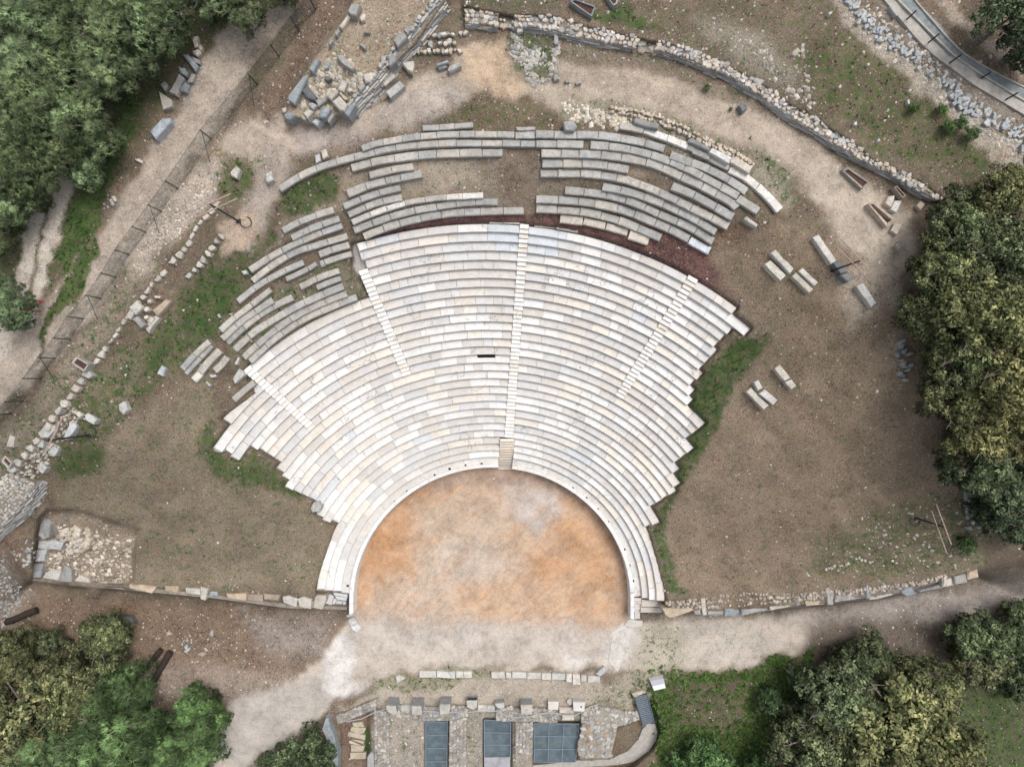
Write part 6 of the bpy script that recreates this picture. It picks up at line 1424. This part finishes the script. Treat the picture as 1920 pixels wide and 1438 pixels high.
def pebbles(name, label, xs, ys, smin, smax, cols, seed, power=2.):
    r_ = np.random.RandomState(seed); n = len(xs)
    zs = elev(xs, ys); s = smin + (smax - smin) * r_.rand(n) ** power; sc = K * (H - zs) / H
    tv = np.array([(-1, -.8, -.6), (1, -.9, -.6), (1, .8, -.6), (-.9, 1, -.6), (-.7, -.6, .45), (.75, -.5, .5), (.6, .7, .4), (-.6, .65, .5)]); tf = np.array([(4, 5, 6, 7), (0, 1, 5, 4), (1, 2, 6, 5), (2, 3, 7, 6), (3, 0, 4, 7)])
    V = tv[None] * (1 + r_.uniform(-.3, .3, (n, 8, 3))); V = V * (s[:, None, None] * np.stack([r_.uniform(.7, 1.3, n), r_.uniform(.6, 1., n), r_.uniform(.4, .8, n)], -1)[:, None, :])
    a = r_.uniform(0, 6.28, n); ca, sa = np.cos(a)[:, None], np.sin(a)[:, None]; X = V[..., 0] * ca - V[..., 1] * sa; Y = V[..., 0] * sa + V[..., 1] * ca
    V = np.stack([X + ((xs - CX) * sc)[:, None], Y + ((CY - ys) * sc)[:, None], V[..., 2] + (zs + s * .15)[:, None]], -1).reshape(-1, 3)
    Fc = (tf[None] + (np.arange(n) * 8)[:, None, None]).reshape(-1, 4)
    c = np.array(cols)[r_.randint(0, len(cols), n)] * (1 + r_.uniform(-.18, .18, (n, 1))); c = np.repeat(c, 8, 0)
    return big_mesh(name, V, Fc, c, M_SOUP, label, 'stones')
def cov_w(ch, k=1.): return lambda x, y: np.clip(cover_at(x, y)[:, ch] * k, 0, 1)
x, y, _ = scatter(60000, (-30, -30, 1950, 1465), lambda x, y: np.clip(cover_at(x, y)[:, 1] ** 1.4 * .30, 0, 1), 3)
pebbles('loose_pebbles', 'scattered small pale pebbles over paths and banks', x, y, .03, .12, [(.50, .46, .40), (.44, .40, .34), (.58, .55, .50), (.40, .39, .37)], 4, 2.5)
def pz_(polys, soft=6): return lambda x, y: np.clip(sum(zone(x, y, p, soft, l) for p, l in polys), 0, 1)
x, y, _ = scatter(2600, (1010, 165, 1420, 330), pz_([([(1050, 190), (1100, 195), (1190, 220), (1170, 240), (1070, 232)], 0)], 5), 5)
pebbles('rubble_patch', 'patch of loose pale rubble with weeds above the upper seat rows', x[:260], y[:260], .06, .2, [(.60, .55, .47), (.55, .48, .38), (.64, .60, .54)], 6, 1.6)
x, y, _ = scatter(1500, (955, 60, 1050, 165), pz_([([(968, 70), (1000, 150)], 7), ([(1045, 75), (1040, 100), (1032, 150), (985, 152)], 6), ([(970, 100), (1010, 110)], 16)], 4), 7)
pebbles('rubble_square', 'weedy square of loose stones beside the upper path', x[:260], y[:260], .06, .2, [(.40, .38, .35), (.48, .45, .40), (.32, .32, .31)], 8, 1.6)
x, y, _ = scatter(9000, (-30, 1010, 90, 1220), pz_([([(0, 1050), (40, 1110), (20, 1170), (-40, 1160)], 0), ([(30, 1040), (60, 1025), (50, 1050)], 6)], 10), 9)
pebbles('stone_litter', 'spill of small grey stones at the lower left edge', x[:260], y[:260], .05, .18, [(.36, .36, .35), (.40, .39, .36), (.30, .31, .31)], 10, 1.6)
x, y, _ = scatter(2500, (300, 1180, 440, 1240), pz_([([(330, 1212), (360, 1200), (400, 1208)], 12)], 8), 11)
pebbles('stone_litter', 'few bluish grey stones strewn below the logs', x[:28], y[:28], .05, .15, [(.33, .37, .40), (.40, .41, .42)], 12, 1.6)
x, y, _ = scatter(9000, (250, 340, 420, 560), pz_([([(330, 350), (400, 290), (420, 330), (330, 450), (250, 520), (250, 470)], 0)], 10), 13)
pebbles('bank_rubble', 'pale crumbly stones on the bank below the fence', x[:200], y[:200], .04, .13, [(.55, .49, .42), (.48, .42, .36), (.6, .56, .5)], 14, 2)
x, y, _ = scatter(12000, (80, 950, 265, 1105), pz_([([(100, 980), (250, 1010), (245, 1090), (80, 1080)], 0)], 8), 15)
pebbles('corner_rubble', 'crumbled pale stones filling the sunken lower left corner', x[:420], y[:420], .04, .2, [(.55, .50, .43), (.48, .42, .34), (.62, .58, .52)], 16, 2)
x, y, _ = scatter(9000, (1400, 60, 1560, 200), pz_([([(1400, 90), (1440, 120), (1480, 160), (1510, 190), (1500, 100)], 14)], 9), 17)
pebbles('cliff_stones', 'broken pale rock and stones behind the long wall', x[:110], y[:110], .05, .20, [(.38, .34, .29), (.30, .28, .25), (.46, .42, .37)], 18, 1.8)
x, y, _ = scatter(9000, (1560, 0, 1920, 340), pz_([([(1600, 0), (1650, 60), (1720, 110), (1800, 190), (1900, 260)], 22)], 12), 19)
pebbles('heap_gravel', 'small broken stones between the blue grey cut stones', x[:420], y[:420], .04, .15, [(.50, .47, .42), (.42, .44, .45), (.58, .53, .46)], 20, 2)
x, y, _ = scatter(6000, (1560, 920, 1850, 1110), pz_([([(1640, 960), (1760, 930), (1830, 960), (1830, 1070), (1560, 1080), (1600, 1010)], 0)], 18), 23)
pebbles('field_stones', 'scattered pale stones in the rough grass round the lower right mast', x[:120], y[:120], .04, .15, [(.40, .38, .35), (.33, .33, .32), (.46, .42, .37)], 24, 2)
x, y, _ = scatter(8000, (500, 200, 760, 240), pz_([(PLATFORM, 0)], 6), 25)
x2, y2, _ = scatter(9000, (540, 40, 760, 225), pz_([([(560, 190), (600, 120), (640, 100), (700, 150), (650, 200), (580, 215)], 0)], 12), 26)
pebbles('platform_rubble', 'small rubble over the top of the ruined platform', x2[:330], y2[:330], .06, .22, [(.46, .42, .36), (.52, .46, .38), (.36, .36, .35)], 27, 1.8)
# grass and weeds: little upright blades, denser where the ground is green
def grass(name, label, n, seed, smin, smax, cols, ch_pow=2.2, box=(-30, -30, 1950, 1465), fn=None):
    x, y, r_ = scatter(n, box, fn or (lambda x, y: np.clip((cover_at(x, y)[:, 0] - .22) * 1.5, 0, 1) ** ch_pow), seed)
    # clumping
    keep = r_.rand(len(x)) < sm(.30, .62, fbm(x, y, 5, seed + 5, 3)); x, y = x[keep], y[keep]; m = len(x)
    zs = elev(x, y); sc = K * (H - zs) / H; B = 4
    s = smin + (smax - smin) * r_.rand(m); P = np.stack([(x - CX) * sc, (CY - y) * sc, zs], -1)
    a = r_.uniform(0, 6.28, (m, B)); tilt = r_.uniform(.5, 1.35, (m, B)); d = np.stack([np.cos(a) * np.sin(tilt), np.sin(a) * np.sin(tilt), np.cos(tilt)], -1) * (s[:, None, None] * r_.uniform(.6, 1.2, (m, B, 1)))
    side = np.stack([-np.sin(a), np.cos(a), np.zeros_like(a)], -1) * (s[:, None, None] * .30)
    base = P[:, None] + d * .1
    V = np.stack([base - side, base + side, base + d], 2).reshape(-1, 3); Fc = np.arange(len(V)).reshape(-1, 3)
    c = np.array(cols)[r_.randint(0, len(cols), m)] * (1 + r_.uniform(-.3, .3, (m, 1))); c = np.repeat(c, B * 3, 0)
    return big_mesh(name, V, Fc, c, M_LEAF, label, 'grass')
grass('grass', 'short patchy green grass on the slopes round the rows', 260000, 31, .06, .17, [(.06, .135, .03), (.085, .155, .045), (.045, .10, .022), (.13, .16, .06)])
grass('weeds', 'leafy green weeds on the bank below the lower right path', 26000, 33, .16, .42, [(.09, .17, .04), (.12, .20, .05), (.14, .20, .07)], box=(1180, 1220, 1560, 1465), fn=lambda x, y: np.clip((cover_at(x, y)[:, 0] - .35) * 1.5, 0, 1))

# ------------------------------------------------------------------ trees
def crown_points(r_, nb, nl, flat, lump, spread=1.0):
    """leaf positions on many lumps that fill an uneven crown of unit radius"""
    P, Q, B = [], [], []; ph = r_.uniform(0, 6.28, 4); am = r_.uniform(.5, 1.1, 3)
    hole = r_.uniform(-.6, .6, (3, 2)); hr = r_.uniform(.10, .19, 3); i = 0
    while i < nb:
        a = r_.uniform(0, 6.28); u = math.sqrt(r_.uniform(0, 1)); el = r_.uniform(.0, 1.)
        rad = u * .80 * spread * (1 + .17 * am[0] * math.sin(2 * a + ph[0]) + .15 * am[1] * math.sin(3 * a + ph[1]) + .12 * am[2] * math.sin(5 * a + ph[2]))
        x, y = rad * math.cos(a), rad * math.sin(a); i += 1
        if any(math.hypot(x - h_[0], y - h_[1]) < r0 for h_, r0 in zip(hole, hr)): continue
        top = math.sqrt(max(0, 1 - (u * .9) ** 2)) * flat * (1 + .22 * math.sin(3.1 * x + ph[3]) * math.cos(3.7 * y + ph[0]))
        z = top * (.35 + .65 * el ** .5) if r_.rand() < .7 else top * r_.uniform(-.9, .3)
        br = lump * r_.uniform(.45, 1.35); c = np.array([x, y, z])
        d = r_.normal(size=(nl, 3)); d[:, 2] = np.abs(d[:, 2]) * .9 - .25; d /= np.linalg.norm(d, axis=1)[:, None]
        rr_ = br * (.45 + .65 * r_.rand(nl) ** .5)
        P.append(c + d * rr_[:, None] * np.array([1, 1, .8])); Q.append(d); B.append(np.full(nl, r_.uniform(.55, 1.35) * (.62 + .5 * max(0, z / flat))))  # higher lumps get a paler tone than lower ones
    return np.concatenate(P), np.concatenate(Q), np.concatenate(B)
def mesh_data(name, V, Fc, tint, m):
    me = bpy.data.meshes.new(name); me.vertices.add(len(V)); me.vertices.foreach_set('co', V.astype(np.float32).ravel())
    k = Fc.shape[1]; me.loops.add(Fc.size); me.loops.foreach_set('vertex_index', Fc.astype(np.int32).ravel()); me.polygons.add(len(Fc))
    me.polygons.foreach_set('loop_start', np.arange(0, Fc.size, k, dtype=np.int32)); me.polygons.foreach_set('loop_total', np.full(len(Fc), k, np.int32)); me.update(calc_edges=True)
    at = me.color_attributes.new('tint', 'FLOAT_COLOR', 'POINT'); at.data.foreach_set('color', np.concatenate([tint, np.ones((len(V), 1))], 1).astype(np.float32).ravel())
    me.materials.append(m); return me
def oak_crown(seed, R0=4., nb=84, nl=260, leaf=.15, flat=.8, lump=.20, tips=(.39, .405, .225), body=(.045, .075, .036)):
    r_ = np.random.RandomState(seed); P, Q, B = crown_points(r_, nb, nl // 5, flat, lump); P = P * R0
    rb = r_.uniform(.62, 1.35, len(P)); P = np.repeat(P, 5, 0) + r_.normal(size=(len(P) * 5, 3)) * leaf * .75; Q = np.repeat(Q, 5, 0); B = np.repeat(B * rb, 5); n = len(P)
    nrm = Q + r_.normal(size=(n, 3)) * .55 + np.array([0, 0, .35]); nrm /= np.linalg.norm(nrm, axis=1)[:, None]
    u = np.cross(nrm, r_.normal(size=(n, 3))); u /= np.linalg.norm(u, axis=1)[:, None]; v = np.cross(nrm, u)
    s = leaf * r_.uniform(.6, 1.3, (n, 1)); V = np.stack([P - u * s, P - v * s * .55 + nrm * s * .15, P + u * s, P + v * s * .55 + nrm * s * .15], 1).reshape(-1, 3)
    Fc = np.arange(n * 4).reshape(-1, 4)
    out = np.clip(Q[:, 2] * .8 + .25, 0, 1) * np.repeat(r_.uniform(.15, 1.0, n // 5), 5)  # leaves facing up take the tips tone, those facing down the body tone
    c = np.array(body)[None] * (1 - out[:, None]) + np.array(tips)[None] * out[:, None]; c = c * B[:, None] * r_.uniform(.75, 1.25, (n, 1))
    return mesh_data('crown', V, Fc, np.repeat(c, 4, 0), M_LEAF)
def pine_crown(seed, R0=4., nb=120, nl=26, needle=.42, flat=.7, lump=.155):
    r_ = np.random.RandomState(seed); P, Q, B = crown_points(r_, nb, nl, flat, lump, 1.05); P = P * R0; n = len(P); K_ = 11
    ax = Q + np.array([0, 0, .5]); ax /= np.linalg.norm(ax, axis=1)[:, None]
    d = ax[:, None] + r_.normal(size=(n, K_, 3)) * .62; d /= np.linalg.norm(d, axis=2)[..., None]
    L = needle * r_.uniform(.6, 1.15, (n, K_, 1)); sd_ = np.cross(d, np.array([0.1, .3, 1.])); sd_ /= np.linalg.norm(sd_, axis=2)[..., None] + 1e-9
    w = .030; b0 = P[:, None] + d * .03
    V = np.stack([b0 - sd_ * w, b0 + sd_ * w, b0 + d * L], 2).reshape(-1, 3); Fc = np.arange(len(V)).reshape(-1, 3)
    up = np.clip(Q[:, 2] * .8 + .3, 0, 1); c = np.array((.040, .075, .032))[None] * (1 - up[:, None]) + np.array((.36, .45, .24))[None] * up[:, None]  # tufts facing up are paler, those facing down darker
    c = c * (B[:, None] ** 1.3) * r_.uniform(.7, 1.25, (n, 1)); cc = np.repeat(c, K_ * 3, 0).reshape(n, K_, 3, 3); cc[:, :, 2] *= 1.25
    return mesh_data('crown', V, Fc, cc.reshape(-1, 3), M_NEEDLE)
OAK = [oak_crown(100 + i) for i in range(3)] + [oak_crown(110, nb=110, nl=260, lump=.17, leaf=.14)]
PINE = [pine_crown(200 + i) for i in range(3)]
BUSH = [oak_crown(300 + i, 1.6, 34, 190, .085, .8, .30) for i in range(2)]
def limbs(r_, hgt, rad, n=8):
    ge = []
    for i in range(n):
        a = i * 6.28 / n + r_.uniform(-.3, .3); z0 = hgt * r_.uniform(.35, .75); p0 = Vector((0, 0, z0)); p1 = Vector((math.cos(a) * rad * .45, math.sin(a) * rad * .45, hgt * r_.uniform(.75, .95))); p2 = Vector((math.cos(a + .25) * rad * .85, math.sin(a + .25) * rad * .85, hgt * r_.uniform(.92, 1.12)))
        ge.append(bar_geo(p0, p1, .028, 5, .018)); ge.append(bar_geo(p1, p2, .018, 5, .006))
        for k in range(2): p3 = p1.lerp(p2, r_.uniform(.3, .9)); ge.append(bar_geo(p3, p3 + Vector((r_.uniform(-1, 1), r_.uniform(-1, 1), r_.uniform(.1, .7))) * rad * .22, .009, 4, .004))
    return join(ge)
TR = {}
def tree(name, label, x, y, rpx, kind, col=(1, 1, 1), hz=None, group=None, dz=0., sq=1.):
    zt = {'oak': 7.0, 'pine': 8.5, 'bush': 1.5}[kind] if hz is None else hz
    gz_ = g(x, y); zc_ = gz_ + min(zt * .72, rpx * .038 * .85); m = K * (H - zc_) / H; rad = rpx * m
    c = Vector(W(x, y, zc_)); base = Vector((c.x, c.y, gz_ - .3))
    # crowns lean nowhere: the trunk stands right below them
    e = empty(name, base, label, 'tree' if kind != 'bush' else 'bush', group)
    lib, R0 = {'oak': (OAK, 4.), 'pine': (PINE, 4.), 'bush': (BUSH, 1.6)}[kind]
    me = lib[R.randrange(len(lib))]
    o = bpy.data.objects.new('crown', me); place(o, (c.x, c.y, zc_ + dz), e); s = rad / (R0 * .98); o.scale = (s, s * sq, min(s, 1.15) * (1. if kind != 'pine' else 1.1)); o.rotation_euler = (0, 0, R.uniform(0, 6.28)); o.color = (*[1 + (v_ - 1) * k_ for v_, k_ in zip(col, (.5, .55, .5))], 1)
    key = (kind, R.randrange(2))
    if key not in TR: TR[key] = limbs(random.Random(hash(key[1]) + 3), 1., 1., 8 if kind != 'bush' else 4)
    h = zc_ - gz_
    v, f = TR[key]; k2 = random.Random(9)
    lv = [(base.x + a * rad, base.y + b_ * rad, base.z + c_ * (h + .4 + rad * .55)) for a, b_, c_ in v]
    if kind != 'bush':
        mesh('limb', lv, f, M_BARK, e)
        mesh('trunk', *bar_geo(base, base + Vector((0, 0, h)), .26 if kind == 'oak' else .2, 9, .1), M_BARK, e)
    else: mesh('stem', *bar_geo(base, base + Vector((0, 0, h)), .05, 5, .02), M_BARK, e)
    return e
P_ = [(40, 40, 74, 'pine at the top left corner of the wood'), (130, 25, 64, 'pine second from the left along the top edge'), (215, 40, 66, 'pine of the top row beside the bare branches'), (300, 45, 62, 'pine of the top row nearest the pale pile'),
      (400, -8, 50, 'pine at the top edge left of the track end'), (465, 6, 48, 'pine overhanging the track end at the top edge'), (525, -14, 34, 'small pine at the top edge right of the track end'), (45, 130, 66, 'pine below the corner pine, left edge'),
      (130, 120, 58, 'pine in the thick of the wood over a pale gap'), (205, 130, 58, 'broad pine in the middle of the wood'), (265, 120, 40, 'pine at the wood edge beside the grey blocks'), (60, 215, 70, 'pine with bare twigs on the left, second band'),
      (140, 222, 62, 'lighter green pine in the centre left of the wood'), (190, 262, 44, 'pine on the wood edge above the lone boulder'), (30, 300, 62, 'pine at the left edge above the forest track'), (110, 300, 52, 'pine over the upper end of the forest track'),
      (170, 320, 34, 'low pine at the lower right tip of the wood'), (15, 385, 48, 'pine at the left edge beside the forest track'), (60, 372, 36, 'small pine over the forest track'), (5, 440, 34, 'lowest pine of the wood at the left edge')]
for i, (x, y, r_, lab) in enumerate(P_):
    k = R.uniform(.8, 1.25); w = R.uniform(-.06, .10); tree('pine_tree', 'soft green ' + lab, x, y, r_ * 1.12, 'pine', (k * (1 + w), k, k * (1 - w)), group='pines of the upper left wood', hz=R.uniform(4.5, 6.5))
tree('pine_tree', 'small dark pine at the left edge overlapping the forest track beside the red chair', 18, 570, 52, 'pine', (.62, .72, .8), hz=4.5)
for x, y, r_, lab, c in [(60, 1330, 74, 'large olive green oak at the lower left edge', (1.5, 1.25, 1.1)), (15, 1225, 52, 'olive oak cut by the left edge below the lone log', (1.35, 1.2, 1.0)), (130, 1270, 52, 'olive green oak between the edge oak and the bright tip', (1.45, 1.3, 1.1)),
                         (208, 1195, 42, 'bright yellow green oak top beside the dark slab', (1.55, 1.55, 1.3)), (150, 1315, 56, 'olive oak touching the dark pine at lower left', (1.35, 1.25, 1.0)), (100, 1200, 24, 'small dark oak sprout between two olive crowns', (.8, .9, .9))]:
    tree('oak_tree', lab, x, y, r_ * 1.22, 'oak', c, hz=4.2)
for x, y, r_, lab, c in [(225, 1390, 78, 'dark green pine filling the bottom edge at the left', (.72, .92, .8)), (120, 1410, 66, 'dark pine in the bottom left corner', (.62, .8, .7)), (235, 1300, 46, 'dark pine crown next to the two logs', (.7, .95, .8)), (300, 1400, 52, 'dark pine beside the pale path at the bottom', (.75, .95, .85)),
                         (375, 1330, 36, 'bright green pine branch tip over the pale path', (.8, 1.1, .8)), (410, 1350, 22, 'outermost small pine tip over the pale path', (.85, 1.1, .8)), (365, 1400, 40, 'lower pine crown overhanging the pale path', (.75, 1.0, .75)), (30, 1440, 52, 'dark pine at the very bottom left corner', (.6, .78, .7))]:
    tree('pine_tree', lab, x, y, r_ * 1.3, 'pine', [c[0] * .62, c[1] * .80, c[2] * .50], hz=4.5)
for x, y, r_, lab, c in [(1790, 420, 58, 'oak crown covering the end of the long wall', (.95, 1.05, .95)), (1865, 372, 54, 'yellowish oak above the right-hand thicket', (1.35, 1.15, .9)), (1905, 345, 40, 'rusty tinted oak at the right edge', (1.9, 1.1, 1.2)), (1850, 470, 70, 'deep green oak behind the wall-end oak', (.85, .95, .9)), (1900, 560, 70, 'dark oak at the right edge beside the broad oaks', (.75, .9, .85)),
                         (1762, 510, 64, 'oak leaning out toward the grey boulder', (1.25, 1.2, .95)), (1740, 590, 52, 'oak carrying a salmon brown dead patch', (1.2, 1.15, .95)), (1822, 590, 84, 'broad yellow green oak in the middle of the right side', (1.4, 1.25, .95)), (1790, 670, 62, 'mid green oak below the broad yellow green one', (1.15, 1.15, .95)),
                         (1872, 690, 78, 'oak at the right edge with golden tips', (1.5, 1.2, .85)), (1790, 745, 62, 'oak beside the dark heap of blocks', (1.3, 1.15, .9)), (1845, 790, 76, 'large golden green oak on the right', (1.55, 1.25, .9)), (1905, 810, 52, 'golden oak cut by the right edge', (1.6, 1.25, .9)),
                         (1820, 865, 62, 'dark green oak below the golden ones', (.75, .95, .9)), (1885, 900, 66, 'blue green oak at the right edge, lower part', (.62, .88, .9)), (1860, 960, 44, 'darkest oak above the rock outcrop', (.55, .8, .85)), (1905, 985, 40, 'lowest blue green oak on the right edge', (.55, .82, .88)),
                         (1885, 40, 62, 'dark bluish oak in the upper right corner', (.6, .85, .9)), (1915, 95, 42, 'second dark oak below the corner oak, upper right', (.6, .85, .9))]:
    tree('oak_tree', lab, x, y, r_ * 1.12, 'oak', c, hz=R.uniform(4.2, 6.))
tree('dead_branch', 'salmon brown dead foliage on the side of a right-hand oak', 1716, 566, 27, 'oak', (2.9, 1.2, 2.6), hz=7.2)
for x, y, r_, lab, c in [(1640, 1335, 104, 'very large oak lit yellow green at the bottom right', (1.5, 1.3, 1.05)), (1560, 1300, 76, 'shaded grey green left half of the big bottom right crowns', (.95, 1.08, 1.1)), (1610, 1235, 52, 'dark oak top nearest the path, bottom right', (.85, .98, .9)), (1510, 1390, 70, 'olive grey oak at the bottom edge', (1.1, 1.12, 1.1)), (1740, 1400, 92, 'bright olive oak at the bottom right edge', (1.5, 1.3, 1.0)),
                         (1720, 1300, 70, 'olive oak between the large crowns, bottom right', (1.3, 1.2, 1.0)), (1580, 1420, 70, 'grey green oak under the large crowns', (.95, 1.05, 1.05)), (1660, 1440, 70, 'olive green oak at the bottom edge under the large crown', (1.3, 1.2, 1.0)),
                         (1825, 1190, 52, 'round mid green oak beside the shaded path', (.9, 1.1, 1.0)), (1830, 1245, 44, 'oak with brownish side below the round one', (1.1, 1.0, .95)), (1905, 1210, 50, 'oak at the right edge beside the round one', (.85, 1.05, .95)), (1915, 1270, 40, 'lower oak at the right edge', (.75, 1., .9)), (1910, 1150, 34, 'small oak at the right edge above the shaded path', (.8, 1., .9))]:
    tree('oak_tree', lab, x, y, r_ * 1.1, 'oak', [v_ * 1.12 for v_ in c], hz=R.uniform(3.8, 5.))  # side light put into the tints: left crowns greyer, right ones yellower
for x, y, r_, lab, c, hh in [(580, 1400, 40, 'round green bush beside the bluish coping wall', (.75, 1.05, .95), 2.6), (535, 1425, 36, 'second green bush at the bottom edge left of the round one', (.7, 1.0, .9), 2.4), (605, 1435, 30, 'green bush at the bottom edge under the round one', (.7, 1.0, .9), 2.4), (500, 1425, 18, 'small bush at the end of the pale path', (.8, 1, .9), 1.5),
                             (1320, 1415, 40, 'bright green fig-like bush at the bottom edge', (.75, 1.6, .9), 2.5), (1270, 1428, 26, 'small bright bush left of the fig-like bush', (.75, 1.6, .9), 1.8), (1420, 1435, 36, 'bright green bush at the bottom edge by the olive oak', (.65, 1.5, .85), 2.5), (1365, 1440, 30, 'low bright bush between two larger ones, bottom edge', (.7, 1.5, .9), 2.),
                             (1440, 1310, 26, 'dark leafy bush at the shaded foot of the big oaks', (.4, .9, .6), 1.5), (1765, 208, 11, 'bright green bush on the upper right slope', (.8, 1.6, .7), .9), (1800, 232, 13, 'lower bright bush by the gravel band', (.7, 1.4, .7), .9), (1778, 240, 12, 'bush left of the lower bright bush', (.7, 1.5, .7), .9), (1822, 252, 13, 'green bush at the end of the slope by the gravel band', (.7, 1.3, .7), .9),
                             (1710, 205, 10, 'dark green tuft on the upper right slope', (.6, 1.2, .6), .7), (1810, 1022, 18, 'green bush at the foot of the rock outcrop', (.6, 1.2, .7), 1.), (1370, 205, 4, 'tiny green tuft below the long wall', (.8, 1.4, .7), .5), (1325, 165, 6, 'green tuft at the shaded wall foot', (.7, 1.2, .7), .5)]:
    tree('bush', lab, x, y, r_, 'bush', c, hz=hh)
print('objects', len(bpy.data.objects), 'tris approx', sum(len(m.loops) - 2 * len(m.polygons) for m in bpy.data.meshes))
